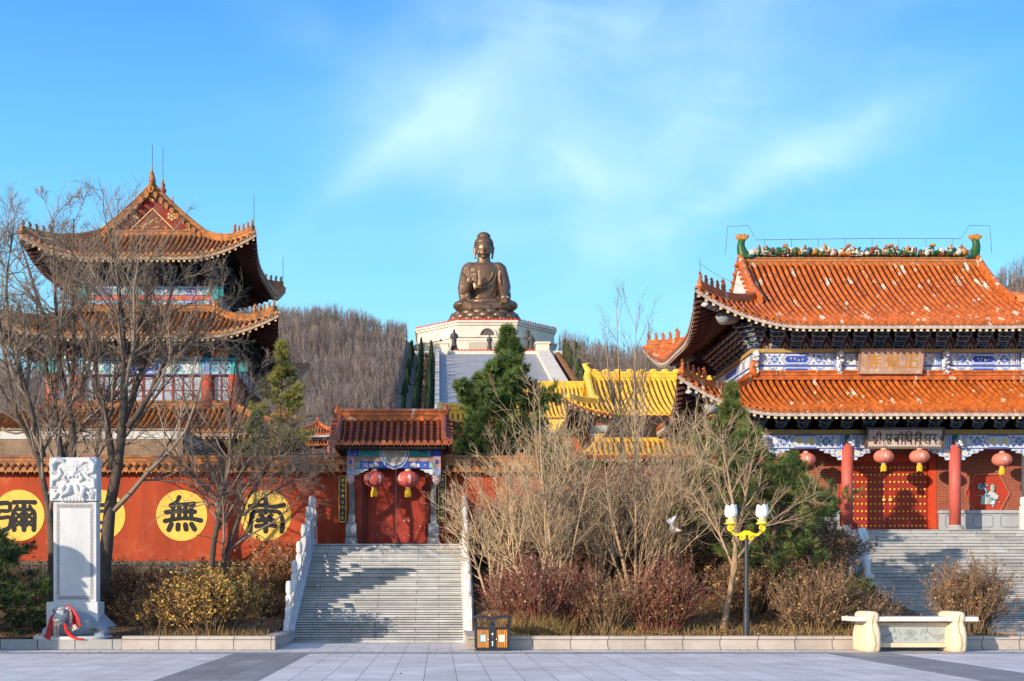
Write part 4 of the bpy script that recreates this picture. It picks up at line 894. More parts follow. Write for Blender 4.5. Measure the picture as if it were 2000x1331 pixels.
# ================================================================ street lamp
lx, ly_ = PX(1458, 33.3), 33.3
lt = thing('street_lamp', 'slim black street lamp with two white tulip globes on a yellow scroll bracket', 'street lamp', (lx, ly_, .3))
LPOLE = M('lamp_pole_paint', (.035, .04, .05), .4, .15, 4)
m = MB(); m.lathe((lx, ly_, .25), [(.085, 0), (.085, .72), (.09, .74), (.092, .78), (.07, .82), (.062, .86), (.05, 2.76), (.05, 2.78)], 16); m.build('pole', LPOLE, lt, False)
YELP = M('yellow_lamp_paint', (.80, .58, .015), .4, .08, 5)
m = MB(); zc = 3.03
top = [(-.47, zc + .15), (-.30, zc + .03), (-.16, zc + .06), (-.06, zc + .12), (.06, zc + .12), (.16, zc + .06), (.30, zc + .03), (.47, zc + .15)]
bot = [(.44, zc + .10), (.3, zc - .03), (.17, zc - .01), (.10, zc - .04), (.07, zc - .1), (-.07, zc - .1), (-.10, zc - .04), (-.17, zc - .01), (-.3, zc - .03), (-.44, zc + .10)]
m.prism([(lx + a, b_) for a, b_ in bot[::1]] and [(lx + a, b_) for a, b_ in (bot[::-1] + top[::-1])], ly_ - .03, ly_ + .03)
def spiral(cx, cz, r0, turns, s_, wd, st=0.0): return [(cx + s_ * r0 * (1 - .78 * i / 26) * math.cos(st + turns * 2 * math.pi * i / 26), ly_, cz + r0 * (1 - .78 * i / 26) * math.sin(st + turns * 2 * math.pi * i / 26)) for i in range(27)]
for s_ in (-1, 1):
    m.tube(spiral(lx + s_ * .41, zc + .19, .085, 1.6, s_, .03, -1.2), [.032 - .016 * i / 26 for i in range(27)], 6)
    m.tube(spiral(lx + s_ * .115, zc - .065, .075, 1.6, s_, .03, 1.8), [.030 - .015 * i / 26 for i in range(27)], 6)
m.build('scroll_bracket', YELP, lt, False)
GLOBE = M('white_lamp_glass', (.82, .82, .83), .25, .03, 3, spec=.5)
for s_ in (-1, 1):
    cx = lx + s_ * .415; zb = zc + .29
    m = MB(); m.lathe((cx, ly_, zb), [(.03, -.05), (.05, -.02), (.155, .0), (.16, .035), (.12, .045)], 20, 0); m.lathe((cx, ly_, zb + .046), [(.115, 0), (.115, .035)], 20, 1); m.lathe((cx, ly_, zb + .082), [(.11, 0), (.125, .012), (.125, .04), (.08, .05)], 20, 0); m.lathe((cx, ly_, zb + .133), [(.075, 0), (.075, .035)], 16, 1)
    m.build('lamp_collar', [YELP, WPAINT], lt, False)
    m = MB()
    rings = []
    for r_, z, am in ((.05, .16, 0), (.10, .175, 0), (.15, .215, .01), (.172, .28, .02), (.168, .36, .02), (.155, .42, .02), (.148, .47, .03), (.135, .50, .06), (.06, .485, .0), (.01, .475, 0)):
        rings.append([(cx + r_ * (1 + am * math.cos(5 * a)) * math.cos(a), ly_ + r_ * (1 + am * math.cos(5 * a)) * math.sin(a), zb + z + am * .5 * math.cos(5 * a + 1.0)) for a in [2 * math.pi * i / 40 for i in range(40)]])
    m.loft(rings); m.build('tulip_globe', GLOBE, lt, True)
# ================================================================ painted beams
PAINTS = [WPAINT, BLUE, LBLUE, PALE, GOLD, TEAL, GREENP, PINKP, REDP, DKBLUE, M('brown_flower_eye', (.10, .045, .02), .7)]
def painted(m, x0, x1, z0, z1, y, cool=False, gold_cart=False, split=True, rows=None):
    """a painted architrave facing -y: white or teal field, end bands, flower roundels, centre cartouche"""
    H = z1 - z0; bg_, l1, l2 = (3, 1, 5) if cool else (0, 1, 2)
    m.box(x0, x1, y, y + .25, z0, z1, bg_)
    parts = [(z0 + H * .42, z1, True), (z0, z0 + H * .38, False)] if split else [(z0, z1, True)]
    if split: m.rect(x0, x1, z0 + H * .385, z0 + H * .415, y - .003, 9)
    for a, b, big in parts:
        h = b - a; yy = y - .004
        m.rect(x0, x1, a, a + .06 * h, yy, l1); m.rect(x0, x1, b - .06 * h, b, yy, l1)
        W = x1 - x0; eb = min(.13 * W, h * .8)
        for s_, e in ((1, x0), (-1, x1)):
            for q, (f0, f1, mi) in enumerate(((.0, .10, l1), (.18, .36, l2), (.44, .52, l1), (.62, .72, 0 if cool else 2))):
                p, r_ = e + s_ * eb * f0, e + s_ * eb * f1; m.rect(min(p, r_), max(p, r_), a + .07 * h, b - .07 * h, yy - .001, mi)
            tip = e + s_ * (eb + h * .35); ed = e + s_ * eb * .8                    # chevron
            for q, (o, mi) in enumerate(((0, l1), (.1, bg_), (.18, l2), (.28, bg_))):
                k = 1 - o; pts = [(ed, a + h * (.5 - .43 * k)), (ed + s_ * (tip - ed) * s_ * k, a + h * .5), (ed, a + h * (.5 + .43 * k))]
                m.poly(pts if s_ > 0 else pts[::-1], yy - .002 - .001 * q, mi)
        cx = (x0 + x1) / 2; cw = W * .19; r0 = h * .36
        for s_ in (-1, 1):
            fx = cx + s_ * (cw + (W / 2 - eb - cw) * .42); 
            for q, (k, mi) in enumerate(((1.0, l2), (.88, bg_))): m.disc(fx, a + h / 2, r0 * k, yy - .003 - .001 * q, mi, 18)
            for q in range(8):
                an = q * math.pi / 4; m.disc(fx + r0 * .58 * math.cos(an), a + h / 2 + r0 * .58 * math.sin(an), r0 * .26, yy - .005 - .0003 * q, l2 if q % 2 else l1, 8)
            m.disc(fx, a + h / 2, r0 * .32, yy - .009, 0 if not cool else l1, 10); m.disc(fx, a + h / 2, r0 * .17, yy - .010, 10 if not cool else 4, 8)
            for q in (-1, 1):
                for w_ in (-1, 1): m.disc(fx + q * r0 * 1.15, a + h / 2 + w_ * h * .30, r0 * .3, yy - .0035 - (.0004 if w_ > 0 else 0), l2, 8); m.disc(fx + q * r0 * 1.15, a + h / 2 + w_ * h * .30, r0 * .14, yy - .0045, 10 if not cool else 4, 7)
        for q, (k, mi) in enumerate(((1.0, l1), (.90, bg_), (.80, l2), (.70, 0), (.60, (1 if not gold_cart else 3)))):
            kw, kh = cw * (1 - (1 - k) * .55), h * .44 * k; m.poly([(cx - kw, a + h / 2), (cx - kw + kh * .8, a + h / 2 - kh), (cx + kw - kh * .8, a + h / 2 - kh), (cx + kw, a + h / 2), (cx + kw - kh * .8, a + h / 2 + kh), (cx - kw + kh * .8, a + h / 2 + kh)], yy - .003 - .0015 * q, mi)
        yy2 = yy - .011
        if big and not gold_cart:
            for q in range(9): m.disc(cx - cw * .5 + cw * q / 8, a + h * (.5 + .08 * math.sin(q * 2.3)), h * .075, yy2 - .0003 * q, 4 if q % 2 else 1, 7)
        elif gold_cart:
            for q in (-.4, .4): m.rect(cx + cw * q - .12 * h, cx + cw * q + .12 * h, a + .3 * h, b - .3 * h, yy2, 4)
        else:
            for q in range(5): xq = cx + (q - 2) * cw * .27; s_ = h * .2; m.poly([(xq - s_, a + h / 2), (xq, a + h / 2 - s_), (xq + s_, a + h / 2), (xq, a + h / 2 + s_)], yy2, 1)
def framed_title(name, label, x, y, z, wd, ht, tilt, mats, writer, fr=.05, cat='sign board'):
    t = thing(name, label, cat, (x, y, z))
    T = Matrix.Translation((x, y, z)) @ Matrix.Rotation(R(tilt), 4, 'X')
    m = MB(); m.T = T; m.box(-wd / 2, wd / 2, 0, .06, -ht / 2, ht / 2); m.build('board', mats[0], t)
    m = MB(); m.T = T
    m.box(-wd / 2 - fr, wd / 2 + fr, -.03, .08, ht / 2 + .001, ht / 2 + fr); m.box(-wd / 2 - fr, wd / 2 + fr, -.03, .08, -ht / 2 - fr, -ht / 2 - .001); m.box(-wd / 2 - fr, -wd / 2 - .001, -.03, .08, -ht / 2, ht / 2); m.box(wd / 2 + .001, wd / 2 + fr, -.03, .08, -ht / 2, ht / 2)
    if fr > .08:
        for i in range(26):
            xx = -wd / 2 + wd * (i + .5) / 26
            for zz in (ht / 2 + fr / 2, -ht / 2 - fr / 2): m.T = T @ Matrix.Translation((xx, -.035, zz)) @ Matrix.Rotation(R(45), 4, 'Y'); m.box(-.045, .045, -.006, .004, -.015, .015, 1)
        m.T = T
    m.build('board_frame', [mats[1], mats[3] if len(mats) > 3 else mats[1]], t)
    m = MB(); m.T = T; writer(m); m.build('writing', mats[2], t); return t

# ================================================================ temple hall on the right
TX, TY, TZ = 20.5, 61.0, 4.1
tp = thing('temple_hall', 'two tiered temple hall with orange glazed roofs and red columns above the wide stairs', 'temple', (TX, TY, TZ))
RBR = brick_mat('red_brick', (.30, .052, .026), (.37, .075, .036), (.42, .27, .19), .30, .085, .008, 'sz', .5, .8, .3, (0, 0, 0), .25)
m = MB(); m.box(14.4, 18.28, 57.0, 65, TZ, 11.2); m.box(22.72, 26.6, 57.0, 65, TZ, 11.2); m.box(18.281, 22.719, 57.3, 65, TZ, 11.2); m.box(18.281, 22.719, 57.0, 57.29, 7.62, 11.2)
m.build('brick_wall', RBR, tp)
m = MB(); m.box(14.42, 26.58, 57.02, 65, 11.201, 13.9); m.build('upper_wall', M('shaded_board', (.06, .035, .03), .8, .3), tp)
# door with studs
DOORR = M('temple_door_red', (.29, .028, .014), .5, .15, 2, .1, 20, patch=(.34, .03, .015), pscale=1.5, plo=.5, phi=.8)
m = MB(); m.box(18.29, 18.62, 57.02, 57.28, TZ, 7.62); m.box(22.38, 22.71, 57.02, 57.28, TZ, 7.62); m.box(18.63, 22.37, 57.05, 57.28, 7.32, 7.62); m.build('door_frame', REDP, tp)
for x0, x1, s_ in ((18.63, 20.49, 1), (20.51, 22.37, -1)):
    m = MB(); m.box(x0, x1, 57.14, 57.24, TZ + .02, 7.31); d = m.build('door_leaf', DOORR, tp)
    st_ = MB(); st_.ell((0, 0, 0), (.052, .052, .052), 8, 6); sm = st_.mesh('door_stud', GOLD, True)
    for r_ in range(9):
        for c in range(9):
            o = link('door_stud', sm, d); xx = x0 + .14 + (x1 - x0 - .28) * c / 8; o.location = (xx, 57.135, TZ + .30 + r_ * .335)
    m = MB(); xx = x1 - .14 if s_ > 0 else x0 + .14; m.lathe((xx, 57.1, 5.52), [(.03, 0), (.09, .03), (.09, .12), (.03, .15)], 10); m.build('door_knocker', GOLD, d)
# hexagonal windows
for cx in (25.0, 16.0):
    z = 5.88
    def hexa(k): return [(cx - 1.06 * k, z), (cx - .58 * k, z - .90 * k), (cx + .58 * k, z - .90 * k), (cx + 1.06 * k, z), (cx + .58 * k, z + .90 * k), (cx - .58 * k, z + .90 * k)]
    fr = MB(); a, b = hexa(1.0), hexa(.93)
    for i in range(6):
        j = (i + 1) % 6; fr.add([(a[i][0], 56.93, a[i][1]), (a[j][0], 56.93, a[j][1]), (b[j][0], 56.93, b[j][1]), (b[i][0], 56.93, b[i][1]), (a[i][0], 57.0, a[i][1]), (a[j][0], 57.0, a[j][1]), (b[j][0], 56.995, b[j][1]), (b[i][0], 56.995, b[i][1])], [(0, 1, 2, 3), (4, 5, 1, 0), (3, 2, 6, 7)])
    w_ = fr.build('hexagon_window', M('window_surround_brick', (.36, .13, .085), .8, .2, 5), tp)
    m = MB(); m.poly(hexa(.93), 56.992); m.build('red_panel', M('window_red', (.40, .045, .02), .7, .1), w_)
    m = MB(); rr = random.Random(9)
    m.prism([(cx - .48, z - .08), (cx - .25, z - .12), (cx - .3, z - .5), (cx + .32, z - .5), (cx + .52, z - .12), (cx + .3, z + .05), (cx + .12, z + .1), (cx - .05, z - .1)], 56.94, 56.99, 1)
    for i in range(60):
        a = rr.uniform(0, 6.28); 
        if i < 34: xx, zz = cx - .26 + rr.gauss(0, .14), z + .28 + rr.gauss(0, .10)
        else: xx, zz = cx + .1 + rr.gauss(0, .2), z - .26 + rr.gauss(0, .12)
        m.ell((xx, 56.94, zz), (rr.uniform(.03, .08), .03, rr.uniform(.02, .045)), 6, 5, rr.choice([0, 0, 1, 2, 2, 3]), Matrix.Rotation(a, 3, 'Y'))
    m.ell((cx + .24, 56.93, z + .24), (.11, .04, .18), 10, 8, 4); m.ell((cx + .02, 56.93, z - .34), (.15, .04, .15), 10, 8, 4); m.tube([(cx - .1, 56.93, z - .1), (cx - .02, 56.92, z + .12), (cx - .2, 56.92, z + .25)], .025, 6, 0)
    m.build('porcelain_relief', [M('relief_sky_blue', (.20, .42, .60), .5), M('relief_pale', (.50, .58, .60), .5), M('relief_navy', (.05, .12, .22), .5), M('relief_blush', (.55, .30, .30), .5), M('relief_sage', (.36, .45, .40), .5)], w_)
# stone dado with panels
for x0, x1 in ((22.75, 30.5), (10.4, 18.25)):
    m = MB(); m.rbox(x0, x1, 56.66, 56.99, TZ + .86, TZ + 1.0, .02); m.box(x0 + .05, x1 - .05, 56.74, 56.98, TZ + .13, TZ + .859); m.rbox(x0, x1, 56.68, 56.985, TZ, TZ + .129, .02); x = x0 + .25
    while x + .9 < x1:
        for q, (k, dz, mi) in enumerate(((0, 0, 1), (.05, .05, 0))): m.poly([(x + k + .1, TZ + .2 + dz), (x + .95 - k - .1, TZ + .2 + dz), (x + .95 - k, TZ + .3), (x + .95 - k, TZ + .7), (x + .85 - k, TZ + .8 - dz), (x + k + .1, TZ + .8 - dz), (x + k, TZ + .7), (x + k, TZ + .3)], 56.737 - .003 * q, mi)
        x += 1.25
    m.build('stone_dado', [M('bluish_dado_stone', (.36, .39, .42), .6, .12, 2, .15), M('dado_groove', (.2, .22, .24), .7)], tp)
# columns
for x in (14.33, 18.15, 22.93, 26.67):
    m = MB(); m.lathe((x, 55.5, TZ), [(.25, .26), (.25, 3.9)], 24, 0)
    c = m.build('column', COLRED, tp, False)
    for p in c.data.polygons: p.use_smooth = abs(p.normal.z) < .5
    m = MB(); m.lathe((x, 55.5, TZ), [(.38, .005), (.40, .06), (.38, .13), (.30, .20), (.28, .26)], 24); m.build('column_base', GREYST, c)
for x in (12.6,):
    for y in (57, 61, 65):
        m = MB(); m.lathe((x, y, TZ), [(.25, 0), (.25, 3.9)], 16); m.build('column', COLRED, tp)
# lower architraves
ly0, ly1 = 7.75, 8.38
m = MB()
xs = [14.33, 18.15, 22.93, 26.67]
for a, b in zip(xs, xs[1:]): painted(m, a + .13, b - .13, ly0, ly1, 55.38, False, True, False)
m.box(14.0, 27.0, 55.30, 55.7, ly1 + .002, ly1 + .20, 11)
for x in xs: m.rect(x - .13, x + .0, ly0, ly1, 55.366, 6); m.rect(x, x + .13, ly0, ly1, 55.366, 6)
m.T = Matrix.Translation((14.33, 55.5, 0)) @ Matrix.Rotation(R(-90), 4, 'Z'); painted(m, -9.5, -.13, ly0, ly1, -.12 - 1.73, False, True, False); m.T = None
m.build('lower_architrave', PAINTS + [M('ochre_cornice', (.42, .28, .10), .7, .2, 6)], tp)
for x in xs:     # dragon head beam ends
    m = MB(); m.tube([(x + .06, 55.5, ly0 + .3), (x + .06, 55.18, ly0 + .32), (x + .08, 55.02, ly0 + .24)], [.19, .17, .09], 8); m.ell((x + .06, 55.12, ly0 + .5), (.10, .1, .08), 8, 6); m.ell((x + .1, 55.0, ly0 + .12), (.08, .1, .06), 8, 6)
    for q in range(4): m.ell((x + rng.uniform(-.06, .18), 55.08, ly0 + .1 + .12 * q), (.07, .05, .05), 7, 5, 1)
    m.build('beam_head', [WPAINT, LBLUE], tp, True)
m = MB()
for x in xs:     # wing brackets beside the column heads
    for s_ in (-1, 1):
        if (x < 15 and s_ < 0) or (x > 26 and s_ > 0): continue
        pts = [(x + s_ * .26, ly0 - .002), (x + s_ * .26, ly0 - .50), (x + s_ * .40, ly0 - .50), (x + s_ * .46, ly0 - .36), (x + s_ * .66, ly0 - .33), (x + s_ * .74, ly0 - .22), (x + s_ * .98, ly0 - .19), (x + s_ * 1.05, ly0 - .10), (x + s_ * 1.22, ly0 - .08), (x + s_ * 1.24, ly0 - .002)]
        if s_ > 0: pts = pts
        else: pts = pts[::-1]
        m.prism(pts, 55.43, 55.57, 0); k = [(x + s_ * .6 + (a - x - s_ * .6) * .85, ly0 - .17 + (b - ly0 + .17) * .75) for a, b in pts]; m.poly(k, 55.426, 2)
        for q, (dx, dz, r_) in enumerate(((.42, -.2, .12), (.68, -.14, .09), (.92, -.09, .06))): m.disc(x + s_ * dx, ly0 + dz, r_, 55.423 - .001 * q, 0, 10); m.disc(x + s_ * dx, ly0 + dz, r_ * .5, 55.418 - .001 * q, 4, 8)
m.build('wing_bracket', PAINTS, tp)
# brackets under the lower eave
m = MB(); m.box(14.0, 27.0, 55.75, 55.85, ly1 + .21, 10.0); m.build('bracket_backboard', M('bracket_gap_shade', (.015, .012, .012), .9), tp)  # near-black colour paints in the shade of the gap behind the brackets
bm = bracket_mesh(.84, .84, .8, 4)
n = 14
for i in range(n): place_part(bm, tp, 14.2 + 12.6 * i / (n - 1), 55.5, ly1 + .21)
for i in range(6): place_part(bm, tp, 12.7, 57 + 1.0 * i, ly1 + .21, R(-90))
# lower roof
T_, E_, hip = tiled_roof(TX, TY, 10.1, 8.0, 4.0, 9.10, 11.05, 1.55, 4.2, .285, None, flare=.35, sides='FLR')
T_.build('lower_roof_tiles', [TILE, TILE_V], tp); E_.build('lower_eaves', [EAVEW, RAFT, RAFTW, SOFFIT], tp)
BM = beast_mesh(TILE)
for sx in (-1, 1):
    pts = hip(sx, -1, .15, 4.05); m = MB(); ridge_bar(m, pts, .20, .30, 0, .06); m.build('hip_ridge', TILE, tp); place_beasts(tp, pts, BM, 5, .95, .42, .36)
m = MB(); ridge_bar(m, [Vector((TX - 6.2, 56.85, 11.12)), Vector((TX + 6.2, 56.85, 11.12))], .30, .34); ridge_bar(m, [Vector((14.3, 56.85, 11.12)), Vector((14.3, 64, 11.12))], .30, .34); m.build('wall_ridge', TILE, tp)
m = MB(); m.tube([(14.45, 56.75, 11.2), (14.2, 56.7, 11.55), (14.3, 56.7, 11.85), (14.5, 56.7, 11.8), (14.45, 56.7, 11.6)], [.16, .15, .12, .09, .05], 8); m.build('ridge_scroll', TILE, tp, True)
def corner_beam(mb, pts, drop):
    a, b = pts[1] - Vector((0, 0, drop)), pts[7] - Vector((0, 0, drop + .1)); mb.tube([a, a.lerp(b, .12)], [.19, .2], 8, 0); 
    for q in range(7): p = a.lerp(b, .0 + .07 * q); p2 = a.lerp(b, .05 + .07 * q); mb.tube([p - Vector((0, 0, .05)), p2 - Vector((0, 0, .05))], .205, 8, 1 if q % 2 else 0)
    mb.tube([a.lerp(b, .5), b], [.22, .24], 8, 2); c = pts[8] - Vector((0, 0, drop + .28)); mb.tube([c, pts[5] - Vector((0, 0, drop + .45)), pts[4] - Vector((0, 0, drop + .38))], [.3, .3, .16], 10, 3)
CBM = [WPAINT, LBLUE, M('corner_red', (.30, .06, .05), .7), M('corner_grey', (.26, .33, .36), .6)]
for sx in (-1, 1): m = MB(); corner_beam(m, hip(sx, -1, .15, 4.05), .36); m.build('corner_beam', CBM, tp, True)
# upper architraves and brackets
UZ0, UZ1 = 11.28, 12.27
m = MB(); ux = [14.4, 18.2, 23.0, 26.6]
for a, b in zip(ux, ux[1:]): painted(m, a + .02, b - .02, UZ0, UZ1, 56.9)
m.box(14.3, 26.7, 56.80, 57.1, UZ1 + .002, UZ1 + .17, 11)
m.T = Matrix.Translation((14.4, 57.0, 0)) @ Matrix.Rotation(R(-90), 4, 'Z'); painted(m, -8, -.02, UZ0, UZ1, -.10); m.box(-8, .1, -.2, .1, UZ1 + .002, UZ1 + .17, 11); m.T = None
m.build('upper_architrave', PAINTS + [MATS['ochre_cornice']], tp)
for x in ux:
    m = MB()
    m.box(x - .10, x + .12, 56.72, 56.9, UZ0 + .02, UZ1 - .12)
    for q in range(12): m.ell((x + rng.uniform(-.13, .14), 56.72 - rng.uniform(0, .08), UZ0 + .06 + .078 * q), (rng.uniform(.05, .10), .09, rng.uniform(.04, .08)), 7, 5, rng.choice([0, 0, 1]), Matrix.Rotation(rng.uniform(-.8, .8), 3, 'Y'))
    m.tube([(x, 56.85, UZ1 - .1), (x + .03, 56.6, UZ1 - .05), (x + .05, 56.5, UZ1 - .2)], [.15, .13, .07], 8); m.build('beam_head', [WPAINT, M('lilac_paint', (.42, .44, .62), .7)], tp, True)
bm2 = bracket_mesh(1.05, .88, .85, 5, 'roof_bracket')
n = 14
for i in range(n): place_part(bm2, tp, 14.4 + 12.2 * i / (n - 1), 56.95, UZ1 + .18)
for i in range(8): place_part(bm2, tp, 14.4, 57.6 + .92 * i, UZ1 + .18, R(-90))
co = place_part(bm2, tp, 14.4, 57.0, UZ1 + .18, R(-45)); co.scale = (1.1, 1.35, 1)
m = MB()
for i in range(13):      # flame boards between the brackets
    x = 14.4 + 12.2 * (i + .5) / 13
    for q, (k, mi) in enumerate(((1, 0), (.8, 1), (.42, 0), (.26, 1))): m.poly([(x - .3 * k, UZ1 + .2 + .0), (x + .3 * k, UZ1 + .2), (x + .24 * k, UZ1 + .2 + .35 * k), (x + .08 * k, UZ1 + .2 + .6 * k), (x, UZ1 + .2 + .72 * k), (x - .08 * k, UZ1 + .2 + .6 * k), (x - .24 * k, UZ1 + .2 + .35 * k)], 57.008 - .003 * q, mi)
m.build('flame_boards', [M('flame_pale', (.35, .32, .30), .8, .2), M('flame_red', (.16, .05, .04), .8, .3)], tp)
# upper roof
UA, UB, GX = 9.0, 6.5, 5.9
T_, E_, hip = tiled_roof(TX, TY, UA, UB, 0, 13.12, 17.45, 1.5, 4.6, .285, GX, flare=.4, Dh=2.5)
T_.build('upper_roof_tiles', [TILE, TILE_V], tp); E_.build('upper_eaves', [EAVEW, RAFT, RAFTW, SOFFIT], tp)
def up_pt(x, d, back=1): return Vector((x, TY - back * (UB - d), roof_z(d, UA - abs(x - TX), 13.12, 17.45, UB, 1.5, 4.6)))
for sx in (-1, 1):
    pts = hip(sx, -1, .15, UA - GX); pb = hip(sx, 1, .15, UA - GX)
    m = MB(); ridge_bar(m, pts, .22, .32, 0, .06); m.build('hip_ridge', TILE, tp); place_beasts(tp, pts, BM, 5, 1.05, .46, .38)
    m = MB(); ridge_bar(m, pb, .22, .32, 0, .06); m.build('hip_ridge', TILE, tp); place_beasts(tp, pb, BM, 5, 1.05, .46, .38)
    gxx = TX + sx * (GX - .12); m = MB()
    for bk in (1, -1): ridge_bar(m, [up_pt(gxx, d, bk) for d in (2.7, 3.3, 4, 4.8, 5.6, 6.45)], .24, .40, 0, .05)
    m.build('gable_ridge', TILE, tp)
    m = MB(); gx2 = TX + sx * (GX - .05); prof = [up_pt(gx2, d, 1) for d in np.linspace(3.0, 6.5, 8)] + [up_pt(gx2, d, -1) for d in np.linspace(6.5, 3.0, 8)][1:]
    m.add([(gx2, p.y, p.z - .1) for p in prof], [tuple(range(len(prof)))]); m.build('gable_wall', M('white_gable_plaster', (.62, .58, .54), .85, .08, 2), tp)
    m = MB()
    for bk in (1, -1):
        for q in range(11):
            p = up_pt(TX + sx * GX, 2.9 + 3.5 * q / 10, bk); m.tube([(p.x - sx * .1, p.y, p.z + .02), (p.x + sx * .14, p.y, p.z - .06)], [.075, .08], 8)
    m.build('verge_tiles', TILE, tp)
for sx, sy in ((-1, -1), (1, -1), (-1, 1)): m = MB(); corner_beam(m, hip(sx, sy, .15, UA - GX), .40); m.build('corner_beam', CBM, tp, True)
m = MB(); ridge_bar(m, [Vector((TX - GX + .1, TY, 17.35)), Vector((TX + GX - .1, TY, 17.35))], .34, .34); m.build('main_ridge', M('ridge_faience', (.40, .16, .06), .5, .35, 5), tp)
RO = [M('faience_green', (.022, .085, .025), .4, .4, 6), M('faience_orange', (.42, .18, .03), .4, .3, 6), M('faience_white', (.50, .48, .43), .5, .15, 6), M('faience_brown', (.15, .06, .03), .5, .3, 6), M('faience_blue_green', (.015, .08, .08), .4, .3, 6)]
rr = random.Random(12)
for seg in range(10):       # moulded scenes of riders, rocks and pavilions
    m = MB(); xa = TX - GX + .75 + seg * (2 * GX - 1.5) / 10; xb = xa + (2 * GX - 1.5) / 10
    m.box(xa, xb - .002, TY - .12, TY + .12, 17.66, 17.78, rr.choice([0, 4]))
    for i in range(34):
        x = rr.uniform(xa + .05, xb - .05); h = rr.uniform(.16, .55); mi = rr.choice([0, 0, 0, 0, 0, 4, 4, 1, 1, 2, 3, 3]); m.ell((x, TY - rr.uniform(0, .3), 17.72 + h * .5 + rr.uniform(0, .06)), (rr.uniform(.06, .15), .12, h * .4 + .04), 7, 5, mi, Matrix.Rotation(rr.uniform(-.5, .5), 3, 'Y'))
    for i in range(1 if seg % 3 else 2):    # a horse
        x = rr.uniform(xa + .2, xb - .2); z = 17.95 + rr.uniform(-.05, .08); m.ell((x, TY - .3, z), (.15, .06, .065), 8, 6, 2); m.tube([(x - .15, TY - .3, z), (x - .24, TY - .3, z + .19), (x - .34, TY - .3, z + .13)], [.045, .035, .02], 6, 2)
        for q in (-.14, -.07, .09, .15): m.tube([(x + q, TY - .3, z), (x + q + rr.uniform(-.05, .05), TY - .3, z - .2)], .018, 5, 2)
        m.ell((x, TY - .3, z + .18), (.08, .06, .14), 7, 5, rr.choice([1, 3, 0])); m.ell((x, TY - .3, z + .35), .055, 7, 5, 1)
    if seg in (1, 4, 8, 6):
        x = (xa + xb) / 2; m.tube([(x, TY - .1, 17.7), (x, TY - .1, 18.35)], [.06, .04], 6, 3); m.ell((x, TY - .1, 18.4), (.14, .07, .09), 8, 6, 1); m.ell((x - .08, TY - .1, 18.28), (.07, .05, .12), 7, 5, 3)
    m.v = [(vx, vy, 17.66 + (vz - 17.66) * .82) for vx, vy, vz in m.v]; m.build('ridge_ornament', RO, tp, False)
for sx in (-1, 1):      # fish-tailed ridge ends
    x = TX + sx * (GX - .15); m = MB()
    m.loft([[(x + sx * (a + b * math.cos(q)), TY + .22 * k * math.sin(q), z) for q in [2 * math.pi * i / 10 for i in range(10)]] for a, b, k, z in ((-.30, .42, 1, 17.6), (-.2, .36, 1, 17.85), (-.06, .25, .9, 18.1), (.0, .19, .8, 18.4), (-.03, .17, .7, 18.65), (-.06, .2, .6, 18.72))], 0)
    for q, a in enumerate((-50, -18, 14, 44)): m.ell((x - sx * .06 + .26 * math.sin(R(a)), TY, 18.78 + .13 * math.cos(R(a))), (.11, .07, .2), 8, 6, 1, Matrix.Rotation(R(a), 3, 'Y'))
    for q in range(7): m.tube([(x - sx * .35, TY - .2, 17.75 + .05 * q), (x - sx * (.6 + .06 * q), TY - .22, 17.78 + .06 * q)], [.035, .012], 5, 2)
    m.ell((x - sx * .45, TY - .1, 17.72), (.25, .2, .16), 8, 6, 4); m.v = [(vx, vy, 17.6 + (vz - 17.6) * .84) for vx, vy, vz in m.v]; m.build('ridge_dragon', RO, tp, True)
m = MB(); zt = 19.0
WIRE = M('lightning_wire', (.10, .11, .12), .8, .1, 3)
m.tube([(TX - GX - .6, TY, 17.9), (TX - GX - .5, TY, 19.2), (TX - GX + .5, TY, 19.25), (TX - GX + .9, TY, 18.55), (TX, TY, 18.62), (TX + GX - .9, TY, 18.62), (TX + GX - .5, TY, 19.25), (TX + GX + .5, TY, 19.25), (TX + GX + .6, TY, 17.9)], .014, 5)
for i in range(8): x = TX - 4.6 + 9.2 * i / 7; m.tube([(x, TY, 18.0), (x, TY, 18.62)], .012, 5)
for p in (hip(-1, -1, .15, 2)[0], hip(-1, 1, .15, 2)[0]):
    m.tube([p + Vector((.05, .05, .2)), p + Vector((.05, .05, 1.35))], .014, 5)
    m.tube([p + Vector((.05, .05, 1.1)), p + Vector((.9, .3, .65)), p + Vector((2.0, .6, .25))], .009, 5)
m.build('lightning_wire', WIRE, tp)
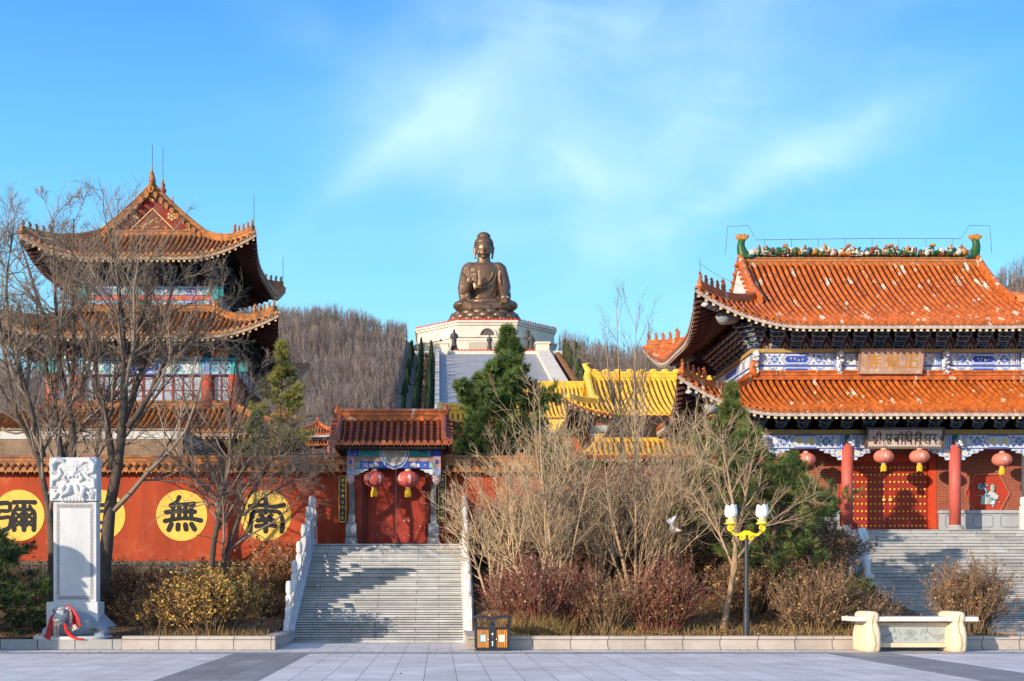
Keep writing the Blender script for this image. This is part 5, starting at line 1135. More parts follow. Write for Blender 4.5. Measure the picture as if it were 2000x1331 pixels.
# titles
def t1(m):
    for i, c in enumerate('寺覺正'): glyph_mb(m, c, -.78 + .83 * i, 0, .68, -.006, 0, bold=.008)
    for i in range(5): m.rect(1.16, 1.19, -.3 + .1 * i, -.24 + .1 * i, -.006, 0); m.rect(-1.26, -1.24, -.2 + .08 * i, -.15 + .08 * i, -.006, 0)
framed_title('name_board', 'bleached wooden board with three golden characters hung above the lower orange roof', 20.42, 56.40, PZ(706, 56.4), 2.82, 1.05, 16,
             [M('bleached_board', (.42, .27, .20), .8, .25, 2, .2, 30, patch=(.52, .42, .36), pscale=3, plo=.5, phi=.62), M('bleached_frame', (.40, .22, .15), .8, .2), M('ochre_lettering', (.50, .22, .03), .5, .2)], t1, .045)
def dev(m):
    G = []
    def add(x0, lines):
        for ln in lines: G.append([(x0 + a, b) for a, b in ln])
    def V(x): return [(x, 1), (x, .5), (x, 0)]
    def Hd(a, b): return [(a, 1), (b, 1.0)]
    add(0, [[(.02, .62), (.14, .80), (.27, .70), (.2, .5), (.03, .40), (.22, .30), (.36, .06)], V(.48), [(.48, .38), (.3, .2), (.22, .05)], Hd(.36, .95), V(.82), [(.82, 1), (.78, 1.22), (.6, 1.3), (.42, 1.12)]])
    add(1.35, [[(.15, 1), (.2, .75), (.05, .6), (.2, .5), (.4, .02)], [(.12, .5), (.6, .52)], V(.6), Hd(.0, .75), [(.52, 1.28), (.54, 1.27)]])
    add(2.35, [[(.40, .6), (.2, .68), (.05, .5), (.12, .3), (.3, .28), (.42, .4)], [(.1, .62), (.34, .34)], V(.42), Hd(0, .98), V(.82), [(.82, 1), (.72, 1.2), (.55, 1.28)]])
    add(3.55, [V(0), [(0, 1), (.1, 1.28), (.42, 1.3), (.62, 1.02)], Hd(-.12, .1), [(.28, .98), (.18, .82), (.32, .68), (.18, .52), (.22, .32), (.42, .28), (.6, .4)], V(.62), Hd(.45, .72)])
    add(4.62, [V(0), [(0, 1), (.1, 1.26), (.36, 1.28), (.5, 1.02)], Hd(-.12, .66), [(.5, .6), (.34, .7), (.18, .52), (.26, .32), (.5, .36)], V(.52)])
    add(5.45, [[(.28, 1), (.28, .78), (.1, .64), (.26, .52), (.42, .46), (.2, .3), (.3, .14), (.42, .1)], Hd(.05, .85), V(.68)])
    add(6.45, [[(.18, 1), (.22, .7), (.05, .58), (.18, .46), (.4, .04)], Hd(-.05, .42)])
    k = .41; strokes(m, [(g, .13) if len(g) > 2 else (g, .12) for g in G], -1.42, -.26, k, -.006, .13)
    for q in range(2): m.rect(1.52 + .06 * q, 1.545 + .06 * q, -.25, .12, -.006, 0)
    m.rect(1.5, 1.62, -.29, -.25, -.007, 0); m.rect(-1.56, -1.54, -.2, .2, -.006, 0)
framed_title('name_board', 'weathered white board with brown Devanagari writing above the studded door', 20.5, 54.95, PZ(856, 54.95), 3.25, .74, 14,
             [M('weathered_white_board', (.55, .46, .44), .8, .12, 2, .15), M('dark_carved_frame', (.11, .08, .065), .7, .35, 8), M('brown_writing_paint', (.10, .055, .02), .6), M('frame_pale_carving', (.30, .26, .23), .7)], dev, .10)
for px, lab, lz in ((1574, 'pink lantern hanging in the left bay beside the pine', 898), (1726, 'pink lantern hanging left of centre before the studded door', 892), (1796, 'pink lantern hanging right of centre before the studded door', 892), (1957, 'pink lantern hanging before the hexagonal window', 898)):
    yl = 55.45 if lz > 895 else 54.9
    lantern(lab, PX(px, yl), yl, PZ(lz, yl), .43, .60, LPINK, 'lanterns of the temple hall', ly0 + .02 if lz > 895 else ly0 + .25, ((-.1, .8, 1), (.8, .6, 1)), 1.1)

# terrace and stairs
t = thing('terrace', 'grey stone terrace carrying the temple hall', 'terrace', (20.5, 60, 0))
m = MB(); m.box(9.5, 44, 54.36, 72, -.04, TZ - .004); m.build('terrace_body', M('terrace_stone', (.33, .33, .33), .7, .2, 1), t)
STEP2 = brick_mat('stair_stone', (.42, .425, .44), (.62, .625, .63), (.15, .15, .155), 1.7, TZ / 28, .011, 'xz', .41, .65, .3, (0, 0, 0), .3)
t = thing('wide_stairs', 'wide flight of grey stone stairs rising to the temple doors', 'stairs', (23, 46, 0)); m = MB(); r_ = TZ / 28
for i in range(28):
    y = 45.9 + i * .3; z = i * r_; m.box(16.15, 36, y + .03, y + .36, z + (.001 if i else -.03), z + r_ - .066); m.box(16.15, 36, y + .12, 54.355, z + (.001 if i else -.03), z + r_ - .042); m.box(16.15, 36, y, 54.355, z + r_ - .041, z + r_)
m.build('steps', STEP2, t)
m = MB(); m.loft([[(15.8, 45.6, -.03), (16.148, 45.6, -.03), (16.148, 54.3, -.03), (15.8, 54.3, -.03)], [(15.8, 45.6, .15), (16.148, 45.6, .15), (16.148, 54.3, TZ + .18), (15.8, 54.3, TZ + .18)]]); m.build('side_stone', WHITE, t)
t = thing('terrace_post', 'round headed white stone post at the right edge of the terrace', 'post', (PX(1998, 54.6), 54.6, TZ)); baluster_post('baluster_post', PX(1998, 54.6), 54.6, TZ, 1.45, t, .24)

# ================================================================ stone lion by the wide stairs
LX, LY = PX(1668, 44.2), 44.2
lt_ = thing('stone_lion', 'white stone guardian lion sitting on a pedestal beside the wide stairs', 'lion statue', (LX, LY, 0))
m = MB(); zb = PZ(1140, LY); m.rbox(LX - .62, LX + .60, LY - .5, LY + .8, -.02, zb - .08, .02); m.rbox(LX - .68, LX + .66, LY - .56, LY + .86, zb - .078, zb + .02, .02); m.rbox(LX - .55, LX + .55, LY - .45, LY + .75, zb + .021, zb + .15, .02); m.build('pedestal', M('lion_pedestal', (.46, .47, .49), .65, .12, 2, .15), lt_)
m = MB(); z = zb + .15
m.ell((LX, LY + .35, z + .5), (.42, .5, .5), 14, 10); m.ell((LX, LY + .05, z + .85), (.40, .36, .50), 14, 10); m.ell((LX, LY - .1, z + 1.45), (.40, .38, .40), 14, 10); m.ell((LX, LY - .42, z + 1.36), (.24, .22, .2), 12, 8)
for s_ in (-1, 1):
    m.tube([(LX + s_ * .28, LY - .05, z + .95), (LX + s_ * .33, LY - .28, z + .5), (LX + s_ * .33, LY - .34, z + .12)], [.20, .15, .13], 10); m.ell((LX + s_ * .34, LY - .42, z + .09), (.17, .2, .10), 10, 8); m.ell((LX + s_ * .40, LY + .2, z + .25), (.2, .36, .26), 10, 8)
    m.ell((LX + s_ * .30, LY + .0, z + 1.72), (.1, .08, .12), 8, 6)
    for q in range(3): m.tube([(LX + s_ * .34 + (q - 1) * .09, LY - .5, z + .12), (LX + s_ * .34 + (q - 1) * .10, LY - .62, z + .05)], [.05, .035], 6)
    for q in range(7): a = q * .5; m.ell((LX + s_ * (.30 + .12 * math.sin(a)), LY + .0, z + 1.0 + .12 * q), .13, 8, 6)
for q in range(5): m.tube([(LX - .18 + .09 * q, LY - .3, z + 1.1), (LX - .18 + .09 * q, LY - .38, z + .95)], .045, 6)
m.box(LX + .18, LX + .52, LY - .6, LY - .2, z - .02, z + .18)
fuse(m, .035, 'lion_body', M('white_lion_stone', (.56, .57, .58), .6, .12, 3, .2, 50), lt_, 1)
m = MB()
cloth([(LX - .1, LY - .36, z + 1.75), (LX - .12, LY - .46, z + 1.95), (LX - .1, LY - .30, z + 2.02)], .3, .1, .4); rsc = m.build('red_scarf', M('faded_red_cloth', (.40, .05, .04), .6, .2)); tag(rsc, 'faded red cloth tied on the head of the white stone lion', 'scarf')

tw2 = dup(lt_, (-14.35, 29.9, 0), R(70), 1.12, 'twin white stone guardian lion standing outside the left edge beside the stele', None)
# ================================================================ raised court behind the red wall
m = MB(); m.box(-70, 9.45, 45.52, 260, -.05, 3.08); m.box(9.45, 110, 72.01, 260, -.05, 3.08); struct(m.build('raised_court_ground', M('court_earth', (.16, .12, .085), .95, .3, .6)))
def turn(mb, c):        # quarter turn about the origin, then move to c
    mb.v = [(c[0] - y, c[1] + x, z) for x, y, z in mb.v]; return mb
# ================================================================ tower on the left
CX, CY, CZ = -13.8, 62.5, 3.08
tw = thing('bell_tower', 'tall tower with three curved amber roofs and a red gable behind bare trees', 'tower', (CX, CY, CZ))
TM = [TILE_D, TILE_DV]; EM = [M('aged_eave_board', (.34, .24, .17), .8, .3, 4), RAFT, M('aged_rafter_tip', (.52, .38, .20), .8, .25, 8), SOFFIT]
T_, E_, hip0 = tiled_roof(0, 0, 5.25, 5.25, 0, 16.85, 20.75, 1.0, 3.2, .25, 2.3, flare=.22, Dh=2.3)
turn(T_, (CX, CY)).build('upper_roof_tiles', TM, tw); turn(E_, (CX, CY)).build('upper_eaves', EM, tw)
TBM = beast_mesh(TILE_D)
def hipT(sx, sy, d0, d1): return [Vector((CX - p.y, CY + p.x, p.z)) for p in hip0(sx, sy, d0, d1)]
for sx in (-1, 1):
    for sy in (-1, 1):
        pts = hipT(sx, sy, .12, 2.95); m = MB(); ridge_bar(m, pts, .2, .28, 0, .06); m.build('hip_ridge', TILE_D, tw); place_beasts(tw, pts, TBM, 5, .8, .34, .33)
def tz(d): return roof_z(d, 3.0, 16.85, 20.75, 5.25, 1.0, 3.2)
gyf = CY - 2.3
for sg, gy_ in ((-1, CY - 2.3), (1, CY + 2.3)):
    m = MB()
    for s_ in (-1, 1): ridge_bar(m, [Vector((CX + s_ * (5.25 - d), gy_ + sg * .0, tz(d))) for d in (2.5, 3, 3.6, 4.2, 4.8, 5.3)], .24, .36, 0, .05)
    m.build('gable_ridge', TILE_D, tw)
    m = MB()
    for s_ in (-1, 1):
        for q in range(11): d = 2.7 + 2.6 * q / 10; p = Vector((CX + s_ * (5.25 - d), gy_, tz(d))); m.tube([(p.x, p.y - sg * .12, p.z + .04), (p.x, p.y + sg * .34, p.z - .08)], [.10, .11], 8); m.add([(p.x - .1, p.y + sg * .33, p.z - .14), (p.x + .1, p.y + sg * .33, p.z - .14), (p.x + s_ * .02, p.y + sg * .33, p.z - .30)], [(0, 1, 2)])
    m.build('verge_tiles', TILE_D, tw)
m = MB(); prof = [(CX - (5.25 - d), tz(d) - .12) for d in np.linspace(2.75, 5.3, 7)] + [(CX + (5.25 - d), tz(d) - .12) for d in np.linspace(5.3, 2.75, 7)]
m.poly(prof[::-1], gyf + .05, 0); m.build('gable_board', M('gable_red', (.20, .022, .014), .7, .25, 3), tw)
m = MB(); m.poly(prof, CY + 2.25, 0); m.build('gable_board', M('gable_red', (.20, .022, .014), .7, .25, 3), tw)
m = MB(); yg = gyf + .044
for cx, cz in ((0, 1.72), (-.92, .78), (.92, .78), (-1.75, -.05), (1.75, -.05)):
    for q in range(7):
        a = q * math.pi / 3; rr_ = 0 if q == 6 else .165; m.disc(CX + cx + rr_ * math.sin(a), 18.72 + cz + rr_ * math.cos(a) - (0 if abs(cx) < 1.5 else -.05), .062, yg - .0005 * q, 0, 10)
tri = [(-1.25, 18.62), (1.25, 18.62), (0, 19.85)]
for k in range(3):
    a, b = tri[k], tri[(k + 1) % 3]; m.tube([(CX + a[0], yg - .01, a[1]), (CX + b[0], yg - .01, b[1])], .035, 5, 0)
m.poly([(CX - 1.05, 18.68), (CX + 1.05, 18.68), (CX, 19.7)], yg - .003, 1); rr = random.Random(6)
for i in range(30):
    z = 18.72 + rr.random() ** 1.5 * .75; hw_ = (19.7 - z) * .85; x = CX + rr.uniform(-hw_, hw_); a = rr.uniform(0, 6.28); m.tube([(x, yg - .012, z), (x + .09 * math.cos(a), yg - .012, z + .07 * math.sin(a)), (x + .14 * math.cos(a + 1), yg - .012, z + .10 * math.sin(a + 1))], .018, 4, 0)
m.build('gilt_ornament', [M('gilt_paint', (.60, .46, .20), .6, .2), M('ornament_ground', (.16, .05, .03), .7, .2)], tw)
m = MB(); ridge_bar(m, [Vector((CX - 2.7, gyf - .1, 18.42)), Vector((CX + 2.7, gyf - .1, 18.42))], .26, .34); m.build('gable_foot_ridge', TILE_D, tw)
m = MB(); ridge_bar(m, [Vector((CX, gyf, 20.68)), Vector((CX, CY + 2.3, 20.68))], .28, .38); m.build('main_ridge', TILE_D, tw)
for yf in (gyf - .05, CY + 2.3):
    m = MB(); sy = 1 if yf > CY else -1; m.tube([(CX, yf, 20.75), (CX, yf - sy * .02, 21.2), (CX, yf + sy * .10, 21.5), (CX, yf - sy * .08, 21.62)], [.2, .17, .11, .03], 8); m.ell((CX, yf + sy * .08, 21.0), (.15, .2, .16), 8, 6); m.tube([(CX, yf, 21.5), (CX, yf, 21.85)], [.05, .02], 6)
    m.build('ridge_dragon', TILE_D, tw, True)
m = MB(); m.lathe((CX, CY, 20.95), [(.14, 0), (.24, .1), (.2, .25), (.1, .32), (.17, .42), (.17, .55), (.08, .62), (.12, .70), (.11, .8), (.05, .86), (.06, .95), (.01, 1.05)], 12); m.build('ridge_pearl', TILE_G, tw, True)
m = MB(); m.tube([(CX, gyf, 21.7), (CX, gyf, 22.9)], .016, 5); m.tube([(CX, CY, 21.9), (CX, CY, 23.6)], .016, 5)
for sx, sy in ((-1, -1), (1, -1)): p = hipT(sx, sy, .1, 1)[0]; m.tube([p + Vector((0, 0, .3)), p + Vector((0, 0, 1.7))], .014, 5)
m.build('lightning_rod', MATS['lightning_wire'], tw)
# upper storey
hwU = 3.05; yU = CY - hwU
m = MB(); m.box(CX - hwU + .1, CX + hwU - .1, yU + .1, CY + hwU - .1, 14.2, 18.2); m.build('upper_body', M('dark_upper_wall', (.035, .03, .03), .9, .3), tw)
m = MB(); z0, z1 = PZ(605, yU), PZ(559, yU)
def tower_beams(x0, x1, y):
    n = 3
    for k in range(n):
        a, b = x0 + (x1 - x0) * k / n, x0 + (x1 - x0) * (k + 1) / n; painted(m, a, b, z0 + .02, z0 + .44, y, True, False, False); painted(m, a, b, z1 - .44, z1, y, True, False, False)
    m.box(x0, x1, y + .02, y + .2, z0 + .442, z1 - .442, 7)
    for k in range(9): xx = x0 + (x1 - x0) * (k + .5) / 9; m.disc(xx, (z0 + z1) / 2, .07, y + .016, 2 if k % 2 else 4, 8)
tower_beams(CX - hwU, CX + hwU, yU)
m.T = Matrix.Translation((CX + hwU, CY, 0)) @ Matrix.Rotation(R(90), 4, 'Z'); tower_beams(-hwU, hwU - .01, -.004); m.T = None
for sx in (-1, 1): m.box(CX + sx * (hwU + .12) - .16, CX + sx * (hwU + .12) + .16, yU - .12, yU + .12, z0 + .05, z1 + .02, 5); m.box(CX + sx * (hwU + .38) - .12, CX + sx * (hwU + .38) + .12, yU - .06, yU + .06, z1 - .5, z1 - .05, 5)
m.build('upper_architrave', PAINTS, tw)
tb = bracket_mesh(.85, .86, .9, 4, 'roof_bracket', [M('bracket_edge', (.14, .24, .24), .7, .3), DKBLUE, DKGREEN])
for i in range(7): place_part(tb, tw, CX - hwU + 2 * hwU * i / 6, yU + .05, z1 + .03); place_part(tb, tw, CX + hwU - .05, yU + 2 * hwU * i / 6, z1 + .03, R(90))
for s_ in (1,):
    m = MB(); x = CX + hwU + .02; m.T = Matrix.Translation((x, CY, 0)) @ Matrix.Rotation(R(90), 4, 'Z')
    m.T = None
# middle roof
T_, E_, hipM = tiled_roof(CX, CY, 6.3, 6.3, 3.2, 13.02, 14.75, .9, 3.2, .25, None, mats=None, flare=.35)
T_.build('middle_roof_tiles', TM, tw); E_.build('middle_eaves', EM, tw)
for sx in (-1, 1):
    pts = hipM(sx, -1, .12, 3.2); m = MB(); ridge_bar(m, pts, .2, .28, 0, .06); m.build('hip_ridge', TILE_D, tw); place_beasts(tw, pts, TBM, 5, .8, .36, .33)
m = MB(); q = 3.16; ridge_bar(m, [Vector((CX + a * q, CY + b * q, 14.72)) for a, b in ((-1, 1), (-1, -1))], .26, .3); ridge_bar(m, [Vector((CX + a * q, CY + b * q, 14.72)) for a, b in ((-1, -1), (1, -1))], .26, .3); ridge_bar(m, [Vector((CX + a * q, CY + b * q, 14.72)) for a, b in ((1, -1), (1, 1))], .26, .3)
for sx in (-1, 1): m.ell((CX + sx * 3.2, CY - 3.2, 14.95), (.2, .2, .34), 8, 6)
m.build('wall_ridge', TILE_D, tw)
# middle storey: columns, glazed windows
hwM = 4.25; yM = CY - hwM; zb, zt = PZ(792, yM), PZ(733, yM)
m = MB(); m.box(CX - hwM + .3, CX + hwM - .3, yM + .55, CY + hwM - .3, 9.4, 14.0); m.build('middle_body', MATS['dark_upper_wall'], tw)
for x in (-4.25, -3.02, 3.02, 4.25):
    m = MB(); m.lathe((CX + x, yM, zb - .3), [(.25, 0), (.25, zt - zb + .3)], 20); m.build('column', M('tower_column_red', (.38, .07, .04), .55, .2, 2), tw, True)
for y in (3.02, -3.02, 4.25): m = MB(); m.lathe((CX + 4.25, CY + y if y > 0 else CY + y, zb - .3), [(.25, 0), (.25, zt - zb + .3)], 16); m.build('column', MATS['tower_column_red'], tw, True)
GLASS = M('window_glass', (.36, .42, .50), .08, .06, 1, spec=.8)
for x0, x1, nc in ((CX - 2.77, CX + 2.77, 12), (CX + 3.27, CX + 4.0, 2), (CX - 4.0, CX - 3.27, 2)):
    m = MB(); m.box(x0, x1, yM + .10, yM + .13, zb, zt - .01); wn = m.build('window', GLASS, tw)
    m = MB()
    for i in range(nc + 1): x = x0 + (x1 - x0) * i / nc; wd = .03 if i % 3 else .055; m.box(max(x0, x - wd), min(x1, x + wd), yM + .06, yM + .097, zb, zt - .01)
    for z in (zb + .03, (zb + zt) / 2, zt - .05): m.box(x0, x1, yM + .065, yM + .096, z - .025, z + .025)
    m.build('window_frame', M('red_window_frame', (.28, .035, .025), .6), wn)
m = MB(); za, zc = zt, PZ(705, yM)
for a, b in ((-4.15, -3.1), (-2.9, 2.9), (3.1, 4.15)): painted(m, CX + a, CX + b, za, zc, yM - .10, True, False, False)
m.box(CX - 4.4, CX + 4.4, yM - .2, yM + .2, zc + .002, zc + .10, 5)
for x in (-4.25, -3.02, 3.02, 4.25): m.box(CX + x - .12, CX + x + .12, yM - .16, yM + .1, za - .02, zc, 2 if abs(x) < 4 else 5)
for sx in (-1, 1): m.box(CX + sx * 4.7 - .2, CX + sx * 4.7 + .2, yM - .1, yM + .1, za + .15, zc - .05, 5)
m.T = Matrix.Translation((CX + hwM, CY, 0)) @ Matrix.Rotation(R(90), 4, 'Z'); painted(m, -4.1, 4.1, za, zc, -.1, True, False, False); m.T = None
m.build('middle_architrave', PAINTS, tw)
for i in range(8): place_part(tb, tw, CX - hwM + 2 * hwM * i / 7, yM + .05, zc + .11)
for i in range(8): place_part(tb, tw, CX + hwM - .05, yM + 2 * hwM * i / 7, zc + .11, R(90))
m = MB()
for i in range(7):
    x = CX - hwM + 2 * hwM * (i + .5) / 7
    for q, (k, mi) in enumerate(((1, 8), (.66, 4), (.45, 10), (.25, 0))): m.poly([(x - .40 * k, zc + .13), (x + .40 * k, zc + .13), (x + .25 * k, zc + .13 + .34 * k), (x, zc + .13 + .50 * k), (x - .25 * k, zc + .13 + .34 * k)], yM + .02 - .003 * q, mi)
m.build('flame_boards', PAINTS, tw)
T_, E_, hipL = tiled_roof(CX, CY, 7.3, 7.3, 3.1, 8.5, 10.0, .6, 3, .25, None, flare=.3)
T_.build('lower_roof_tiles', TM, tw); E_.build('lower_eaves', EM, tw)
for sx in (-1, 1): pts = hipL(sx, -1, .12, 3.1); m = MB(); ridge_bar(m, pts, .2, .26, 0, .06); m.build('hip_ridge', TILE_D, tw); place_beasts(tw, pts, TBM, 4, .8, .36, .33)
m = MB(); q = 4.25; ridge_bar(m, [Vector((CX - q, CY - q, 9.95)), Vector((CX + q, CY - q, 9.95))], .26, .34); ridge_bar(m, [Vector((CX + q, CY - q, 9.95)), Vector((CX + q, CY + q, 9.95))], .26, .34); m.build('wall_ridge', TILE_D, tw)
m = MB(); m.box(CX - 5, CX + 5, CY - 5, CY + 5, CZ, 9.4); m.build('lower_body', M('tower_red_wall', (.28, .05, .025), .85, .2), tw)

# ================================================================ white and brick courtyard wall in front of the tower
YW = 50.0; xr = PX(357, YW); zt, zm = PZ(838, YW), PZ(858, YW)
BRK = brick_mat('old_tan_brick', (.34, .20, .115), (.44, .28, .17), (.42, .36, .30), .26, .075, .010, 'sz', .5, .9, .5, (0, 0, 0), .45)
PLW = M('old_white_plaster', (.56, .55, .54), .9, .16, 1.5, .2, 30, patch=(.34, .31, .29), pscale=2, plo=.58, phi=.75, streaks=True)
t = thing('old_boundary_wall', 'old tan brick wall with a whitewashed top band standing before the tower', 'wall', (-25, YW, CZ))
m = MB(); m.box(-50, xr, YW, YW + .3, CZ, zm); m.box(xr - .3, xr, YW + .301, 58.6, CZ, zm); m.build('brick_face', BRK, t)
m = MB(); m.box(-50, xr + .02, YW - .03, YW + .33, zm + .001, zt - .06); m.box(xr - .32, xr + .02, YW + .331, 58.6, zm + .001, zt - .06); m.build('white_band', PLW, t)
m = MB(); m.box(-50, xr + .12, YW - .12, YW + .42, zt - .059, zt); m.box(xr - .42, xr + .12, YW + .421, 58.7, zt - .059, zt); m.build('coping', M('worn_coping', (.30, .22, .15), .9, .3, 3), t)
m = MB()
for x in (-13.6, -10.7, -19.2, -22.5): m.box(x - .1, x + .1, YW - .012, YW + .01, zm - .12, zm - .04)
m.build('drain_hole', M('drain_dark', (.02, .02, .02), .9), t)

# ================================================================ yellow roofed halls behind
YM_ = [TILE_Y, TILE_YV]; YE = [M('yellow_eave_red', (.25, .05, .03), .8), RAFT, M('yellow_rafter_tip', (.55, .40, .12), .7), SOFFIT]
def yellow_hall(label, cx, cy, A, B, gx, z0, z1, up, pitch, dragons=True):
    t = thing('yellow_hall', label, 'temple hall', (cx, cy, CZ), 'yellow roofed halls')
    T_, E_, hp_ = tiled_roof(cx, cy, A, B, 0, z0, z1, up, min(A, B) * .6, pitch, gx, flare=.3, Dh=min(2.2, A - gx + .5), rafters=True)
    T_.build('roof_tiles', YM_, t); E_.build('eaves', YE, t)
    m = MB(); ridge_bar(m, [Vector((cx - gx, cy, z1 - .1)), Vector((cx + gx, cy, z1 - .1))], .4, .55); m.build('main_ridge', TILE_Y, t)
    Lc = min(A, B) * .6
    for sx in (-1, 1):
        for sy in (-1, 1):
            m = MB(); ridge_bar(m, hp_(sx, sy, .1, A - gx), .26, .34, 0, .06); m.build('hip_ridge', TILE_Y, t)
        m = MB(); 
        for sy in (-1, 1): ridge_bar(m, [Vector((cx + sx * (gx - .1), cy + sy * (B - d), roof_z(d, A - gx, z0, z1, B, up, Lc))) for d in np.linspace(A - gx, B - .05, 6)], .36, .5, 0, .05)
        m.build('gable_ridge', TILE_Y, t)
        m = MB(); pr = [(cx + sx * (gx - .15), cy - (B - d), roof_z(d, A - gx, z0, z1, B, up, Lc) - .1) for d in np.linspace(A - gx, B, 6)] + [(cx + sx * (gx - .15), cy + (B - d), roof_z(d, A - gx, z0, z1, B, up, Lc) - .1) for d in np.linspace(B, A - gx, 6)][1:]
        m.add(pr, [tuple(range(len(pr)))]); m.build('gable_wall', M('gable_ochre', (.45, .24, .05), .8, .2), t)
        if dragons: m = MB(); x = cx + sx * (gx - .1); m.tube([(x, cy, z1), (x - sx * .1, cy, z1 + .55), (x + sx * .2, cy, z1 + .95), (x - sx * .2, cy, z1 + 1.05)], [.3, .26, .18, .05], 8); m.build('ridge_dragon', TILE_Y, t, True)
    if dragons:
        m = MB()
        for i in range(int(2 * gx / .8)): x = cx - gx + .6 + i * .8; m.ell((x, cy, z1 + .5), (.3, .14, .16), 8, 6)
        m.build('ridge_scrolls', TILE_Y, t, True)
        m = MB(); m.lathe((cx, cy, z1 + .4), [(.2, 0), (.34, .2), (.3, .5), (.12, .62), (.18, .8), (.14, 1.0), (.02, 1.35)], 10); m.build('ridge_pearl', TILE_Y, t, True)
    m = MB(); m.box(cx - gx, cx + gx, cy - B + 2, cy + B - 2, CZ, z0 + .5); m.build('hall_wall', M('ochre_hall_wall', (.42, .10, .03), .8, .2), t)
    m = MB(); painted(m, cx - gx - .2, cx + gx + .2, z0 - 1.3, z0 - .5, cy - B + 1.7, True); m.build('architrave', PAINTS, t); return t
yellow_hall('yellow tiled hall whose ridge carries a pearl just left of the orange temple roof', 18.0, 85, 9.7, 6.2, 8.0, 12.5, 15.75, .9, .34)
yellow_hall('farther yellow tiled hall seen over the left end of the pearl ridged roof', 11.0, 112, 7.2, 6, 5.4, 16.0, 19.5, .8, .36, False)
yellow_hall('low yellow tiled gallery behind the tall pine beside the gate', 2.2, 74, 2.6, 1.5, 2.2, 11.25, 12.0, .2, .3, False)
t = thing('yellow_gallery', 'yellow tiled wall coping glimpsed through the bare saplings below the yellow hall', 'wall', (9.5, 60, CZ))
T_, E_, hp_ = tiled_roof(10.0, 60, 3.2, .9, .85, 7.9, 8.7, .1, .5, .26, None, flare=.05, Dh=.8); T_.build('roof_tiles', [M('dusty_yellow_tile', (.55, .30, .04), .55, .4, 3), TILE_YV], t); E_.build('eaves', YE, t)
m = MB(); ridge_bar(m, [Vector((7.5, 60, 8.65)), Vector((12.5, 60, 8.65))], .3, .3); m.build('coping_ridge', TILE_Y, t)
m = MB(); m.box(7.4, 9.44, 59.7, 60.3, CZ, 7.9); m.box(9.46, 12.6, 59.7, 60.3, TZ, 7.9); m.build('wall_body', M('shaded_brown_wall', (.16, .06, .035), .85, .25, 1), t)
# small pavilion
px_ = PX(621, 85); t = thing('garden_pavilion', 'tiny orange roofed pavilion peeping over the wall left of the gate', 'pavilion', (px_, 85, CZ))
T_, E_, hp_ = tiled_roof(px_, 85, 1.35, 1.35, 1.35, PZ(852, 85), PZ(826, 85), .25, .9, .2, None, flare=.15, Dh=.9, rafters=False)
T_.build('roof_tiles', [TILE, TILE_V], t); E_.build('eaves', [EAVEW, RAFT, RAFTW, SOFFIT], t)
for sx in (-1, 1):
    for sy in (-1, 1): m = MB(); ridge_bar(m, hp_(sx, sy, .02, 1.33, 6), .12, .16, 0, .04); m.build('hip_ridge', TILE, t); m = MB(); m.lathe((px_ + sx * .8, 85 + sy * .8, CZ), [(.1, 0), (.1, PZ(856, 85) - CZ)], 10); m.build('column', COLRED, t)
m = MB(); m.lathe((px_, 85, PZ(827, 85)), [(.12, 0), (.16, .1), (.08, .2), (.1, .28), (.01, .45)], 10); m.build('roof_pearl', TILE, t)
m = MB(); painted(m, px_ - .85, px_ + .85, PZ(862, 85), PZ(853, 85), 84.1, False, False, False); m.build('architrave', PAINTS, t)
m = MB(); T2, E2, _h = tiled_roof(px_, 85, 1.0, 1.0, .5, PZ(872, 85), PZ(864, 85), .15, .6, .2, None, flare=.1, Dh=.5, rafters=False); T2.build('lower_roof_tiles', [TILE, TILE_V], t)
# ================================================================ giant seated bronze figure on its platform
BY = 676.0
PB0 = EYE + (VY - 627) / F * 640
def Bp(cx, cy, dy=0.0): return P(780 + cx / 4.5905, 430 + cy / 4.5905, BY + dy)
KU = BY / F / 4.5905
BRZ = M('weathered_bronze', (.185, .115, .07), .40, .25, .12, metal=.55, spec=.5, patch=(.12, .072, .05), pscale=.10, plo=.42, phi=.75)
bx_ = Bp(760, 900)[0]
bd = thing('seated_bronze_statue', 'giant seated bronze statue with one hand raised on the hilltop', 'statue', (bx_, BY, PB0 - .4))
m = MB()
def el(cx, cy, dy, rx, ry, rz, nu=16, nv=12, rot=None): c = Bp(cx, cy, dy); m.ell(c, (rx * KU, ry * KU, rz * KU), nu, nv, 0, rot)
def tb_(pts, rad, n=10): m.tube([Bp(*p) for p in pts], [r * KU for r in rad] if hasattr(rad, '__len__') else rad * KU, n)
# lap and legs
el(770, 778, -4, 292, 150, 42, 28, 12); el(560, 772, -6, 80, 110, 45); el(985, 772, -6, 78, 110, 45)
tb_([(640, 740, -2), (560, 768, -9), (650, 785, -13), (800, 790, -14)], [60, 52, 44, 34]); tb_([(900, 740, -2), (985, 768, -9), (900, 782, -12.5), (740, 770, -12)], [60, 52, 44, 36])
el(780, 745, -6, 190, 110, 45)
